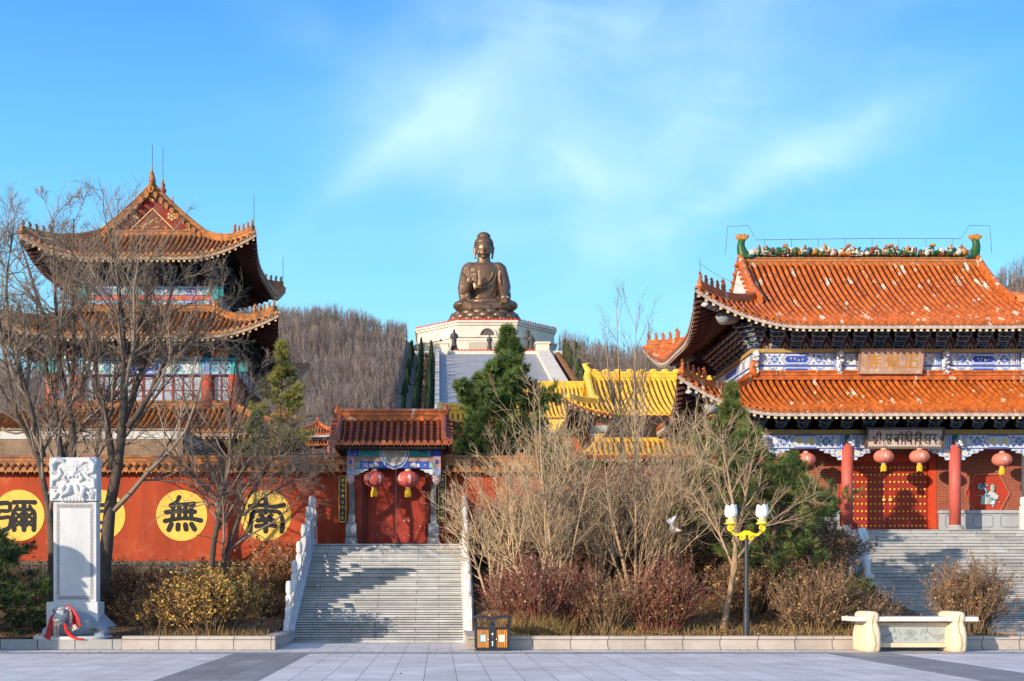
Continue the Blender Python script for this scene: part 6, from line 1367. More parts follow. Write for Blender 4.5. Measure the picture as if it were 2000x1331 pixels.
# trunk, shoulders, neck (the trunk is flatter than it is wide)
TR = ((740, 150), (650, 140), (560, 142), (480, 152), (430, 130), (395, 92))
m.tube([Bp(760, c, 0) for c, _ in TR], [q * KU for _, q in TR], 24, 0, True, .70)
el(757, 470, 0, 196, 92, 84, 28, 14); el(757, 425, .5, 150, 70, 52, 24, 12); m.tube([Bp(757, 425, 0), Bp(757, 365, -.6), Bp(757, 320, -.8)], [78 * KU, 60 * KU, 56 * KU], 16)
def sd(cx, cy, extra=.15):      # depth of the trunk's front at this height
    rad = np.interp(-cy, [-c for c, _ in TR], [q for _, q in TR]); k = max(.0, 1 - ((cx - 759) / (rad * 1.02)) ** 2); return -(rad * .70 * math.sqrt(k)) * KU - extra
def fold(pts, r_, n=6):
    q = resample2(pts, 14); m.tube([Bp(x, y, sd(x, y)) for x, y in q], [r_ * KU * (.35 + .65 * math.sin(math.pi * min(1, max(0.04, i / 13))) ** .5) for i in range(14)], n)
def resample2(pts, k):
    p = np.array(pts, float); t = np.linspace(0, 1, len(p)); u = np.linspace(0, 1, k); q = np.stack([np.interp(u, t, p[:, i]) for i in (0, 1)], 1)
    for _ in range(2): q[1:-1] = .25 * q[:-2] + .5 * q[1:-1] + .25 * q[2:]
    return q
# arms in wide sleeves
tb_([(625, 455, 0), (598, 530, -1), (578, 620, -2), (584, 680, -4)], [70, 62, 56, 48], 16); tb_([(588, 668, -5), (615, 610, -9), (634, 560, -12.2)], [46, 34, 23], 12)
tb_([(574, 560, -3), (566, 650, -4), (570, 735, -6)], [34, 40, 30], 12); tb_([(600, 590, -6), (612, 660, -7), (628, 715, -8)], [22, 30, 16], 10)
for q in range(5): tb_([(560 + 13 * q, 470 + 14 * q, -3.6 - .5 * q), (549 + 15 * q, 590, -5.0 - .6 * q), (546 + 17 * q, 718 - 6 * q, -6.4 - .7 * q)], [6, 9, 6], 7)
tb_([(893, 455, 0), (922, 530, -1), (944, 610, -3), (942, 668, -8)], [70, 62, 56, 44], 16); tb_([(948, 600, -2), (962, 680, -4), (968, 735, -5)], [38, 40, 30], 12); tb_([(940, 655, -8), (938, 692, -12)], [38, 27], 10)
for q in range(5): tb_([(890 + 15 * q, 460, -5.2 + 1.0 * q), (908 + 15 * q, 560, -6.0 + 1.0 * q), (915 + 15 * q, 655 + 10 * q, -8.2 + 1.3 * q)], [5, 8, 6], 7)
for cx_ in (625, 893): el(cx_, 455, 0, 71, 71, 66); el(cx_ + (12 if cx_ < 700 else -12), 432, 0, 66, 66, 52)
for a_ in ((640, 740, -2, 60), (800, 790, -14, 34), (900, 740, -2, 60), (740, 770, -12, 36), (690, 788, -13.6, 34)): el(*a_[:3], a_[3], a_[3], a_[3])
for a_ in ((566, 735, -5, 32), (968, 735, -5, 30), (584, 680, -4, 46)): el(*a_[:3], a_[3], a_[3], a_[3] * .7)
# raised right hand, palm outwards
el(634, 540, -13.2, 29, 12, 34)
for a, b, h in ((612, 606, 458), (626, 622, 438), (640, 638, 442), (653, 655, 460)): tb_([(a, 520, -13.3), (b, 485, -13.5), (b, h, -13.1)], [9, 8.3, 6.2], 8)
tb_([(656, 545, -13.3), (672, 520, -13.8), (679, 495, -13.8)], [11, 9, 6.5], 8)
# left hand resting, fingers down over the knee
el(942, 694, -13.4, 30, 16, 26)
for i, (a, b) in enumerate(((918, 913), (931, 929), (944, 945), (956, 961))): tb_([(a, 704, -14.2), (b, 728, -15), (b, 752 - 4 * abs(i - 1.5), -14.8)], [9, 8.5, 6.5], 8)
tb_([(962, 688, -13.7), (980, 694, -14.2), (984, 706, -14.4)], [11, 9, 7], 8)
# robe: collar edges, chest opening, swags over the belly, lap folds
fold([(672, 385), (682, 440), (690, 510), (688, 585)], 9); fold([(836, 388), (846, 440), (840, 500), (800, 555), (740, 588), (690, 592)], 9)
for q in range(5): fold([(676, 606 + 22 * q), (745, 618 + 20 * q), (815, 594 + 20 * q), (860, 530 + 18 * q), (874, 455 + 14 * q)], 6.5)
for q in range(3): fold([(648 + 9 * q, 420), (648 + 9 * q, 470), (660 + 8 * q, 560)], 6)
for q in range(3): fold([(690, 672 + 15 * q), (760, 680 + 15 * q), (840, 668 + 15 * q)], 6)
for q in range(6): tb_([(590 + 26 * q, 738, -9 - .9 * q), (640 + 22 * q, 770 - 3 * q, -13.6), (690 + 16 * q, 758 + 5 * q, -14.6)], 6, 6)
for q in range(6): tb_([(800 + 14 * q, 770, -14.6), (845 + 12 * q, 788 - 2 * q, -15), (925 + 8 * q, 792 - 4 * q, -14.2)], 6, 6)
for q in range(4): tb_([(738 + 12 * q, 712, -11), (742 + 11 * q, 750, -14), (746 + 10 * q, 800, -15)], 6, 6)
# head and face
el(757, 258, -1, 73, 80, 84, 28, 20); el(757, 304, -2.0, 60, 62, 46, 22, 14); el(757, 332, -4.2, 24, 20, 14)
for s_ in (-1, 1):
    el(757 + s_ * 34, 290, -3.9, 28, 22, 26); tb_([(757 + s_ * 13, 234, -5.5), (757 + s_ * 34, 224, -5.1), (757 + s_ * 58, 232, -3.5)], [3, 3.6, 2.5], 6)
    el(757 + s_ * 34, 244, -4.6, 19, 9, 8); tb_([(757 + s_ * 16, 250, -5.3), (757 + s_ * 34, 254, -5.2), (757 + s_ * 54, 248, -4.1)], 2.4, 6)
    tb_([(757 + s_ * 76, 232, .6), (757 + s_ * 84, 255, .4), (757 + s_ * 80, 300, .2), (757 + s_ * 74, 348, -.2)], [12, 14, 11, 9], 8)
tb_([(757, 230, -5.4), (757, 255, -6.1), (757, 274, -6.7)], [5, 6.5, 8], 8); el(749, 275, -6.2, 6, 6, 4.5); el(765, 275, -6.2, 6, 6, 4.5)
tb_([(738, 298, -5.5), (750, 294, -6.0), (757, 296, -6.0), (764, 294, -6.0), (776, 298, -5.5)], [2.2, 4, 4, 4, 2.2], 6); tb_([(743, 304, -5.5), (757, 307, -5.9), (771, 304, -5.5)], [2.5, 5, 2.5], 6)
fuse(m, .22, 'body', BRZ, bd, 1, .4)
m = MB()
el(757, 214, .4, 82, 84, 66, 28, 18); el(757, 158, .4, 58, 60, 46, 20, 12); rr = random.Random(3)
for ring in range(13):                # rows of curls over the hair and the crown knob
    for half, (c0, rx, rz) in enumerate(((214, 82, 66), (158, 58, 46))):
        ph = -.15 + ring * .13 if half == 0 else .2 + ring * .13
        if ph > 1.5: continue
        n = int((30 if half == 0 else 20) * math.cos(ph)) + 1
        for i in range(n):
            t = 2 * math.pi * (i + .5 * (ring % 2)) / n
            if math.sin(t) > .4: continue
            if half == 0 and ph < .22 and math.sin(t) < -.55: continue
            m.ell(Bp(757 + rx * math.cos(ph) * math.cos(t), c0 - rz * math.sin(ph), .3 + rx * KU * math.cos(ph) * math.sin(t)), 5.6 * KU, 6, 4)
m.build('curled_hair', M('dark_bronze_hair', (.16, .10, .065), .5, .25, .3, metal=.6), bd, True)
# lotus seat: rings of swelling petals
m = MB(); ax = Bp(762, 860)[0]; zL = lambda cy, rad: EYE + (VY - (430 + cy / 4.5905)) / F * (BY - rad)
def petals(cy, rad, n, off, rx, rz, ry=40, lean=.35):
    for i in range(n):
        a = 2 * math.pi * (i + off) / n; c = (ax + rad * KU * math.sin(a), BY - rad * KU * .92 * math.cos(a), zL(cy, rad * KU * .92))
        m.ell(c, (rx * KU, ry * KU, rz * KU), 14, 10, 0, Matrix.Rotation(a, 3, 'Z') @ Matrix.Rotation(lean, 3, 'X'))
petals(820, 272, 15, .5, 58, 34); petals(850, 292, 15, 0, 60, 36); petals(878, 306, 18, .5, 54, 30); petals(905, 312, 20, 0, 52, 24, 40, -.3)
m.lathe((ax, BY, zL(930, 17)), [(296 * KU, 0), (300 * KU, 60 * KU), (270 * KU, 120 * KU)], 40)
m.build('lotus_seat', BRZ, bd, True)
# ---------------------------------------------------------------- platform
pc = PX(952, 640); PCY = 640 + 36.2
PLT = M('cream_platform_stone', (.64, .58, .49), .8, .10, .15, patch=(.46, .40, .33), pscale=.2, plo=.5, phi=.75)
pl = thing('octagon_platform', 'huge cream octagonal platform under the bronze statue with a red railing', 'platform', (pc, PCY, 110))
def octo(ap, z): return [(pc + ap / math.cos(math.pi / 8) * math.sin(a), PCY - ap / math.cos(math.pi / 8) * math.cos(a), z) for a in [math.pi / 8 + i * math.pi / 4 for i in range(8)]]
zT = PB0; zM = EYE + (VY - 660) / F * 640; z_b = 100.0
m = MB(); m.loft([octo(36.2, z_b), octo(36.2, zT - 2.2)]); m.build('drum_wall', PLT, pl)
m = MB(); m.loft([octo(36.9, zT - 2.19), octo(36.9, zT - 1.0)]); m.loft([octo(37.5, zT - .99), octo(37.5, zT)]); m.build('cornice', PLT, pl)
m = MB(); m.loft([octo(37.0, z_b), octo(37.0, zM)]); m.loft([octo(37.8, zM + .01), octo(37.8, zM + .9)]); m.loft([octo(37.3, zM - 1.6), octo(37.3, zM - .9)]); m.build('plinth_course', PLT, pl)
RAIL = M('red_railing', (.62, .05, .025), .6, .1)
m = MB(); o_ = octo(37.2, zT)
for i in range(8):
    a, b = Vector(o_[i]), Vector(o_[(i + 1) % 8]); n = 16
    for k in range(n):
        p, q = a.lerp(b, k / n), a.lerp(b, (k + .5) / n); r_ = a.lerp(b, (k + .25) / n); d = Vector((0, 0, 1)); nrm = Vector((r_.x - pc, r_.y - PCY, 0)).normalized() * .12
        m.loft([[tuple(p - nrm), tuple(q - nrm), tuple(q + nrm), tuple(p + nrm)], [tuple(r_ - nrm * .5 + d * 1.3 - (q - p) * .15), tuple(r_ - nrm * .5 + d * 1.3 + (q - p) * .15), tuple(r_ + nrm * .5 + d * 1.3 + (q - p) * .15), tuple(r_ + nrm * .5 + d * 1.3 - (q - p) * .15)]])
    m.tube([a + Vector((0, 0, .45)), b + Vector((0, 0, .45))], .16, 5)
m.build('red_railing', RAIL, pl)
m = MB(); ax_ = PX(952, 640)
arc_ = [(ax_ + 4.6 * math.cos(a), zM + .95 + 4.6 * math.sin(a)) for a in [math.pi * i / 16 for i in range(17)]]
inn = [(ax_ + 3.7 * math.cos(a), zM + .95 + 3.7 * math.sin(a)) for a in [math.pi * i / 16 for i in range(17)]]
for i in range(16): m.add([(arc_[i][0], 639.0, arc_[i][1]), (arc_[i + 1][0], 639.0, arc_[i + 1][1]), (inn[i + 1][0], 639.0, inn[i + 1][1]), (inn[i][0], 639.0, inn[i][1]), (arc_[i][0], 640, arc_[i][1]), (arc_[i + 1][0], 640, arc_[i + 1][1]), (inn[i + 1][0], 640, inn[i + 1][1]), (inn[i][0], 640, inn[i][1])], [(0, 1, 2, 3), (4, 5, 1, 0), (3, 2, 6, 7)], 0)
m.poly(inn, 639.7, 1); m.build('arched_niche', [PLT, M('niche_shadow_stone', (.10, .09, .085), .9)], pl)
m = MB(); m.box(ax_ - 9.5, ax_ + 9.5, 638.9, 639.6, EYE + (VY - 684) / F * 640 - 3, EYE + (VY - 669) / F * 640); m.build('door_surround', M('niche_frame', (.42, .37, .30), .8), pl)
# lower terrace
ty = 616.0; tz0 = EYE + (VY - 686) / F * ty; tx0, tx1 = PX(888, ty), PX(1045, ty)
tr = thing('hilltop_terrace', 'cream terrace with red railing below the octagonal platform', 'terrace', ((tx0 + tx1) / 2, ty + 10, 100))
m = MB(); m.box(-12, 62, ty, 640, 96, tz0); m.build('terrace_wall', PLT, tr)
m = MB(); n = 26
for k in range(n):
    x = tx0 + (tx1 - tx0) * k / n; wd = (tx1 - tx0) / n; m.loft([[(x, ty + .1, tz0 + .01), (x + wd * .55, ty + .1, tz0 + .01), (x + wd * .55, ty + .4, tz0 + .01), (x, ty + .4, tz0 + .01)], [(x + wd * .18, ty + .15, tz0 + 1.2), (x + wd * .36, ty + .15, tz0 + 1.2), (x + wd * .36, ty + .35, tz0 + 1.2), (x + wd * .18, ty + .35, tz0 + 1.2)]])
m.tube([(tx0, ty + .25, tz0 + .5), (tx1, ty + .25, tz0 + .5)], .2, 5); m.build('red_railing', RAIL, tr)
for x0, x1 in ((PX(858, ty), PX(876, ty)), (PX(1047, ty), PX(1072, ty))):
    m = MB(); m.box(x0, x1, ty - 2, ty + 8, 96, tz0 + 3.2); m.box(x0 - .5, x1 + .5, ty - 2.5, ty + 8.5, tz0 + 3.21, tz0 + 4.2); m.build('terrace_pier', PLT, tr)
def figure(label, px, py0, py1, Y, kind):
    x = PX(px, Y); z0, h = EYE + (VY - py1) / F * Y, (py1 - py0) / F * Y
    t = thing('bronze_figure', label, 'statue', (x, Y, z0), 'dark bronze figures on the hilltop terrace'); m = MB(); k = h
    m.lathe((x, Y, z0), [(.20 * k, 0), (.20 * k, .05 * k), (.15 * k, .06 * k), (.16 * k, .16 * k)], 10); m.build('pedestal', BRONZE_D, t)
    m = MB(); m.tube([(x, Y, z0 + .15 * k), (x, Y, z0 + .35 * k), (x, Y - .02 * k, z0 + .60 * k), (x, Y, z0 + .76 * k), (x, Y, z0 + .86 * k)], [.15 * k, .12 * k, .13 * k, .13 * k, .05 * k], 12); m.ell((x, Y, z0 + .91 * k), (.065 * k, .07 * k, .085 * k), 10, 8)
    for s_ in (-1, 1): m.tube([(x + s_ * .11 * k, Y, z0 + .76 * k), (x + s_ * .16 * k, Y - .03 * k, z0 + .6 * k), (x + s_ * .04 * k, Y - .14 * k, z0 + .56 * k)], [.06 * k, .06 * k, .04 * k], 8)
    if kind: m.tube([(x + .16 * k, Y - .1 * k, z0 + .2 * k), (x + .16 * k, Y - .1 * k, z0 + .98 * k)], .02 * k, 6)
    if kind == 2: m.ell((x, Y, z0 + .9 * k), (.15 * k, .05 * k, .14 * k), 12, 8)
    fuse(m, h / 50, 'figure_body', BRONZE_D, t, 1)
for a in (('dark bronze robed figure near the left end of the hilltop terrace', 887, 643, 684, 622, 0), ('dark bronze figure before the arched niche half hidden by the pine', 956, 654, 684, 626, 1), ('dark bronze figure with a halo right of the pine tip', 1030, 645, 683, 626, 2), ('slimmer dark bronze figure at the right end of the railing', 1038, 652, 684, 620, 0), ('small dark bronze figure on the left terrace pier', 860.5, 661, 678, 617, 0)): figure(*a)
# ceremonial stair ramp
SLOPE = .333; rx0, rx1 = .2, PX(1047, ty)
def rz(Y): return tz0 - 1.5 - (ty - Y) * SLOPE
GRAND = brick_mat('far_stair_stone', (.36, .37, .39), (.43, .44, .46), (.20, .21, .23), 14, .9, .12, 'xz', .5, .8, .2, (0, 0, 0), .25)
rp = thing('grand_stairway', 'very wide pale stairway climbing the hill to the statue', 'stairway', (24, 500, 40))
m = MB(); m.loft([[(rx0, 300, rz(300) - 8), (rx1, 300, rz(300) - 8), (rx1, 300, rz(300)), (rx0, 300, rz(300))], [(rx0, ty, rz(ty) - 8), (rx1, ty, rz(ty) - 8), (rx1, ty, rz(ty)), (rx0, ty, rz(ty))]]); m.build('stair_flight', GRAND, rp)
for x0, x1 in ((rx0 - 1.8, rx0 - .01), (rx1 + .01, rx1 + 6.5)):
    m = MB(); m.loft([[(x0, 300, rz(300) - 8), (x1, 300, rz(300) - 8), (x1, 300, rz(300) + 2.2), (x0, 300, rz(300) + 2.2)], [(x0, ty, rz(ty) - 8), (x1, ty, rz(ty) - 8), (x1, ty, rz(ty) + 2.2), (x0, ty, rz(ty) + 2.2)]]); m.build('stair_parapet', PLT, rp)
# ================================================================ wooded hill
KNOT = [(-900, 790), (-300, 760), (0, 715), (90, 700), (250, 655), (400, 612), (530, 590), (600, 596), (700, 608), (800, 628), (850, 700), (1080, 700), (1095, 652), (1150, 660), (1250, 672), (1330, 705), (1450, 700), (1700, 640), (1850, 590), (1950, 535), (2000, 505), (2300, 440), (2700, 420)]
RY = 640.0
def hz(x, Y):
    px = VX + x * F / RY; top = np.interp(px, [k[0] for k in KNOT], [k[1] for k in KNOT]); zr = EYE + (VY - top - 34) / F * RY
    if Y > RY: return zr - (Y - RY) * .25
    return 3.0 + (zr - 3.0) * max(0.0, (Y - 250) / (RY - 250)) ** 1.02
rows = []
for Y in list(np.linspace(240, 640, 26)) + [660, 700, 800]: rows.append([(x, Y, hz(x, Y) - (3.0 if -2 < x < 56 and Y < 640 else 0)) for x in np.linspace(-460, 480, 150)])
m = MB(); m.grid(rows); hill = m.build('hillside', M('leaf_covered_slope', (.12, .095, .082), .95, .35, .08, patch=(.15, .115, .085), pscale=.3, plo=.45, phi=.6), None, True); struct(hill)
def forest(name, spots, seed, cols, hmin, hmax, nb=13):
    r = np.random.default_rng(seed); n = len(spots); S = np.array(spots); V, Fs, MI = [], [], []; tone = r.choice(len(cols), n, p=[.27, .30, .20, .13, .10])
    hgt = r.uniform(hmin, hmax, n) * (.78 + .35 * np.sin(S[:, 0] * .11 + 1.3 * np.sin(S[:, 1] * .05)) * np.sin(S[:, 1] * .07)); base = 0
    # each tree: a trunk blade pair and thin up-swept branch blades, three-sided so that they have a body
    for b in range(nb + 1):
        if b == 0: p0 = S + [0, 0, -.5]; top = S + np.stack([r.normal(0, .25, n), r.normal(0, .25, n), hgt * .95], 1); wd = np.full(n, .17)
        else:
            f = r.uniform(.18, .8, n); p0 = S + np.stack([np.zeros(n), np.zeros(n), hgt * f], 1); a = r.uniform(0, 2 * np.pi, n); l = hgt * r.uniform(.16, .40, n) * (1.1 - .5 * f)
            sp = r.uniform(.25, .95, n); top = p0 + np.stack([np.cos(a) * l * sp, np.sin(a) * l * sp, l], 1); wd = r.uniform(.05, .10, n)
        e = np.stack([wd, np.zeros(n), np.zeros(n)], 1); g = np.stack([np.zeros(n), wd, np.zeros(n)], 1)
        vs = np.stack([p0 - e, p0 + e * .6 - g, p0 + e * .6 + g, top], 1).reshape(-1, 3); V.append(vs)
        i0 = base + np.arange(n)[:, None] * 4; Fs.append((i0[:, :, None] + np.array([[0, 1, 3], [1, 2, 3], [2, 0, 3]])[None]).reshape(-1, 3)); MI.append(np.repeat(tone, 3)); base += 4 * n
    me = npmesh(name, np.concatenate(V), np.concatenate(Fs), cols, np.concatenate(MI)); return link(name, me)
rr = random.Random(31); sp_ = []
TWF = [M('hazed_bark_tan', (.215, .17, .145), .9, .3, .03), M('hazed_bark_grey', (.17, .145, .14), .9, .3, .03), M('hazed_bark_dark', (.085, .07, .066), .9, .2, .5), M('hazed_bark_pale', (.27, .225, .20), .9, .2, .5), M('hazed_bark_russet', (.15, .10, .08), .9, .2, .5)]  # bark colours greyed towards mauve, distance haze painted in
def scatter(px0, px1, y0, y1, n, f=1.0):
    for _ in range(n):
        Y = y0 + (y1 - y0) * rr.random() ** .8; px = rr.uniform(px0, px1); x = (px - VX) * Y / F
        if -16 < x < 58 and Y < 690: continue
        sp_.append((x, Y, hz(x, Y)))
scatter(440, 880, 300, 640, 5200); scatter(-60, 440, 320, 640, 2400); scatter(1080, 1420, 320, 645, 2300); scatter(1880, 2100, 360, 645, 1100)
scatter(430, 860, 625, 650, 500); scatter(1085, 1420, 625, 650, 260); scatter(1880, 2100, 625, 650, 200); scatter(-60, 430, 625, 650, 320)
w_ = forest('bare_hill_woods', sp_, 5, TWF, 8.5, 14.5); struct(w_, 'stuff')
w_['label'] = 'bare grey brown woods covering the hillside'
# cypresses and clipped hedges beside the stairway
CYP = M('dark_cypress_green', (.018, .045, .022), .9, .4, .6); CYG = M('olive_cypress_green', (.06, .075, .03), .9, .4, .6)
def cypress_mesh(seed, mat):
    r = np.random.default_rng(seed); n = 420; h = r.random(n) ** .8; rad = 1.25 * (1 - h) ** .6 * np.minimum(1, h * 8 + .35) * r.uniform(.75, 1.1, n); a = r.uniform(0, 2 * np.pi, n)
    c = np.stack([rad * np.cos(a), rad * np.sin(a), .4 + h * 7.2], 1); d1 = np.stack([-np.sin(a), np.cos(a), np.zeros(n)], 1) * .34; d2 = np.stack([np.cos(a) * .22, np.sin(a) * .22, np.full(n, .75)], 1)
    V = np.stack([c - d1, c + d1, c + d2], 1).reshape(-1, 3); Fi = np.arange(3 * n).reshape(n, 3); core = MB(); core.lathe((0, 0, 0), [(.15, -.5), (.15, .5), (1.0, .6), (1.0, 2), (.7, 4.5), (.1, 7.4)], 8)
    V2 = np.array(core.v); F2 = np.array([(f[0], f[1], f[2]) for f in core.f if len(f) == 4] + [(f[0], f[2], f[3]) for f in core.f if len(f) == 4]) + 3 * n
    return npmesh('foliage', np.concatenate([V, V2]), np.concatenate([Fi, F2]), mat)
cms = [cypress_mesh(s, CYP) for s in (1, 2)] + [cypress_mesh(5, CYG)]
def cyp(x, Y, me, s, lab, grp):
    o = link('cypress', me); o.location = (x, Y, rz(Y) - 1.5); o.scale = (s, s, s * rr.uniform(.95, 1.25)); o.rotation_euler = (0, 0, rr.uniform(0, 6)); tag(o, lab, 'tree', grp)
for row, x in enumerate((-3.6, -8.6, -13.2)):
    for k in range(17): cyp(x + rr.uniform(-.4, .4), 440 + 10.4 * k + rr.uniform(-1, 1), cms[k % 2], 1.0 + .15 * rr.random(), 'dark green cypress in the rows left of the pale hill stairway', 'cypresses left of the hill stairway')
for row, x in enumerate((61, 66)):
    for k in range(13): cyp(x + rr.uniform(-.6, .6), 470 + 11.5 * k + rr.uniform(-1, 1), cms[2] if (k + row) % 3 else cms[0], .95 + .2 * rr.random(), 'olive green cypress in the rows right of the pale hill stairway', 'cypresses right of the hill stairway')
for x0, x1, lab in ((-6.8, -5.2, 'clipped rusty brown hedge between the dark cypress rows left of the hill stairway'), (57.0, 59.6, 'clipped rusty brown hedge climbing along the right parapet of the hill stairway')):
    m = MB()
    for k in range(44):
        Y = 430 + 4.2 * k; m.rbox(x0, x1, Y, Y + 3.6, rz(Y) - 2, rz(Y) + 1.9 + rr.uniform(-.3, .3), .4)
    tag(m.build('clipped_hedge', M('rusty_hedge', (.17, .085, .045), .95, .4, .8, .6, 3), None, True), lab, 'hedge')
# ================================================================ vegetation
def nrm(a): return a / np.maximum(np.linalg.norm(a, axis=-1, keepdims=True), 1e-9)
def grow(r, P0, D, Ln, R0, K, up, wig, taper=.25):
    n = len(P0); P_ = np.zeros((n, K, 3)); P_[:, 0] = P0; d = nrm(D); st = (Ln / (K - 1))[:, None]
    for i in range(1, K):
        d = nrm(d + np.array([0, 0, up]) + r.normal(0, wig, (n, 3))); P_[:, i] = P_[:, i - 1] + d * st
    Rr = R0[:, None] * np.linspace(1, taper, K)[None]; return P_, Rr
def offspring(r, P_, Rr, Ln, n, t0, t1, a0, a1, ratio, rk=.55, minr=.004):
    N_, K = P_.shape[:2]; t = r.uniform(t0, t1, (N_, n)) * (K - 1); i = np.minimum(t.astype(int), K - 2); f = (t - i)[..., None]
    idx = np.arange(N_)[:, None]; p = P_[idx, i] * (1 - f) + P_[idx, i + 1] * f; tan = nrm(P_[idx, i + 1] - P_[idx, i])
    v = r.normal(0, 1, (N_, n, 3)); perp = nrm(v - (v * tan).sum(-1, keepdims=True) * tan); a = r.uniform(a0, a1, (N_, n))[..., None]
    d = np.cos(a) * tan + np.sin(a) * perp; rad = np.maximum((Rr[idx, i] * (1 - f[..., 0]) + Rr[idx, i + 1] * f[..., 0]) * rk, minr)
    l = Ln[:, None] * ratio * r.uniform(.65, 1.15, (N_, n)) * (1.2 - .6 * t / (K - 1))
    return p.reshape(-1, 3), d.reshape(-1, 3), l.reshape(-1), rad.reshape(-1)
def tubes(P_, Rr, n):
    N_, K = P_.shape[:2]; T = np.gradient(P_, axis=1); T = nrm(T); ref = np.where(np.abs(T[..., 2:3]) < .9, np.array([0, 0, 1.0]), np.array([1.0, 0, 0]))
    A = nrm(np.cross(T, ref)); B = np.cross(A, T); th = np.arange(n) * 2 * np.pi / n
    V = P_[:, :, None] + Rr[:, :, None, None] * (np.cos(th)[None, None, :, None] * A[:, :, None] + np.sin(th)[None, None, :, None] * B[:, :, None])
    base = (np.arange(N_) * K * n)[:, None, None] + (np.arange(K - 1) * n)[None, :, None]; j = np.arange(n)[None, None]; k = (j + 1) % n
    Fq = np.stack([base + j, base + k, base + n + k, base + n + j], -1).reshape(-1, 4); return V.reshape(-1, 3), Fq
def joinvf(L_):
    Vs, Fs, o = [], [], 0
    for V, Fq in L_: Vs.append(V); Fs.append(Fq + o); o += len(V)
    return np.concatenate(Vs), np.concatenate(Fs)
def resample(pts, K):
    p = np.array(pts, float); s = np.r_[0, np.cumsum(np.linalg.norm(np.diff(p, axis=0), axis=1))]; u = np.linspace(0, s[-1], K); q = np.stack([np.interp(u, s, p[:, i]) for i in range(3)], 1)
    for _ in range(2): q[1:-1] = .25 * q[:-2] + .5 * q[1:-1] + .25 * q[2:]
    return q
def bare_tree(name, label, limbs, mats, seed, lv, group=None, loc=None, cat='tree', grp_scale=1.0):
    """limbs: (points, r0, r1). lv: branching levels (n, t0, t1, a0, a1, ratio, K, up, wig, minr)"""
    r = np.random.default_rng(seed); base = limbs[0][0][0]; root = thing(name, label, cat, tuple(base), group)
    main = []; K = 12; Ps = np.stack([resample(l[0], K) for l in limbs]); Rs = np.stack([np.linspace(l[1], l[2], K) for l in limbs])
    jit = r.normal(0, 1, Ps.shape) * .02; jit[:, 0] = 0; Ps = Ps + jit * Rs.mean(1)[:, None, None] * 8
    link('trunk', npmesh('trunk', *tubes(Ps, Rs, 8), mats[0], smooth=True), root)
    P_, Rr, Ln = Ps, Rs, np.linalg.norm(np.diff(Ps, axis=1), axis=2).sum(1); out_ = []
    for i, (n, t0, t1, a0, a1, ratio, K_, up, wig, mr) in enumerate(lv):
        p, d, l, rad = offspring(r, P_, Rr, Ln, n, t0, t1, a0, a1, ratio, .55, mr); P_, Rr = grow(r, p, d, l, rad, K_, up, wig); Ln = l; out_.append(tubes(P_, Rr, 4 if i == 0 else 3))
    link('branches', npmesh('branches', *joinvf(out_), mats[1]), root); return root
def T3(Y, *pp):   # trace in photo pixels at a depth (with a little wander in depth)
    out_ = []
    for k, (a, b) in enumerate(pp): out_.append(P(a, b, Y + .5 * math.sin(k * 1.7 + a)))
    out_[0] = (out_[0][0], Y, out_[0][2]); return out_
BARK_D = M('dark_elm_bark', (.085, .066, .053), .9, .35, 6, .5, 30); TWIG_D = M('grey_brown_twig', (.23, .18, .14), .9, .25, 1.5)
BARK_T = M('tan_sapling_bark', (.38, .27, .165), .85, .25, 4); TWIG_T = M('tan_twig', (.36, .265, .17), .85, .25, 1.2); TWIG_P = M('pale_twig', (.50, .385, .245), .85, .2, 1.2)
BIG = ((13, .2, 1.0, .4, 1.1, .42, 7, .06, .15, .016), (10, .12, 1, .35, 1.0, .50, 6, .07, .17, .010), (8, .12, 1, .3, .95, .55, 5, .08, .17, .0068))
bare_tree('elm_tree', 'largest bare dark elm rising directly behind the white stele', [
    (T3(38.6, (203, 1202), (206, 1100), (210, 1000), (224, 940), (238, 880), (243, 820), (240, 760), (250, 690), (240, 600), (226, 520), (214, 450)), .24, .03),
    (T3(38.6, (240, 850), (270, 745), (300, 670), (330, 600), (346, 520)), .14, .025), (T3(38.6, (228, 920), (212, 840), (192, 760), (182, 680), (152, 600)), .13, .025), (T3(38.4, (243, 830), (285, 790), (312, 720), (380, 650), (440, 600)), .11, .02), (T3(38.8, (248, 700), (280, 610), (300, 530)), .08, .02)],
    (BARK_D, TWIG_D), 11, BIG, 'bare elms left of the gate')
bare_tree('elm_tree', 'bare dark elm with forked trunk between the stele and the left picture edge', [
    (T3(40.5, (132, 1190), (138, 1000), (148, 890), (140, 800), (122, 720), (96, 640), (62, 560), (40, 470)), .20, .025), (T3(40.5, (128, 1010), (118, 890), (112, 800), (92, 740), (72, 650), (70, 560)), .15, .02), (T3(40.5, (140, 800), (148, 700), (140, 600), (142, 500), (144, 430)), .10, .02), (T3(40.2, (122, 720), (110, 620), (104, 500), (104, 430)), .08, .018)],
    (BARK_D, TWIG_D), 12, BIG, 'bare elms left of the gate')
bare_tree('elm_tree', 'slender bare elm leaning out of the picture at the far left', [
    (T3(37.5, (108, 1190), (103, 1060), (98, 990), (82, 920), (66, 865), (36, 815), (0, 765), (-30, 700)), .16, .02), (T3(37.5, (74, 890), (60, 800), (44, 740), (24, 680), (8, 570), (28, 440)), .11, .018), (T3(37.2, (40, 820), (10, 700), (-8, 600), (0, 480)), .08, .018)],
    (BARK_D, TWIG_D), 13, BIG, 'bare elms left of the gate')
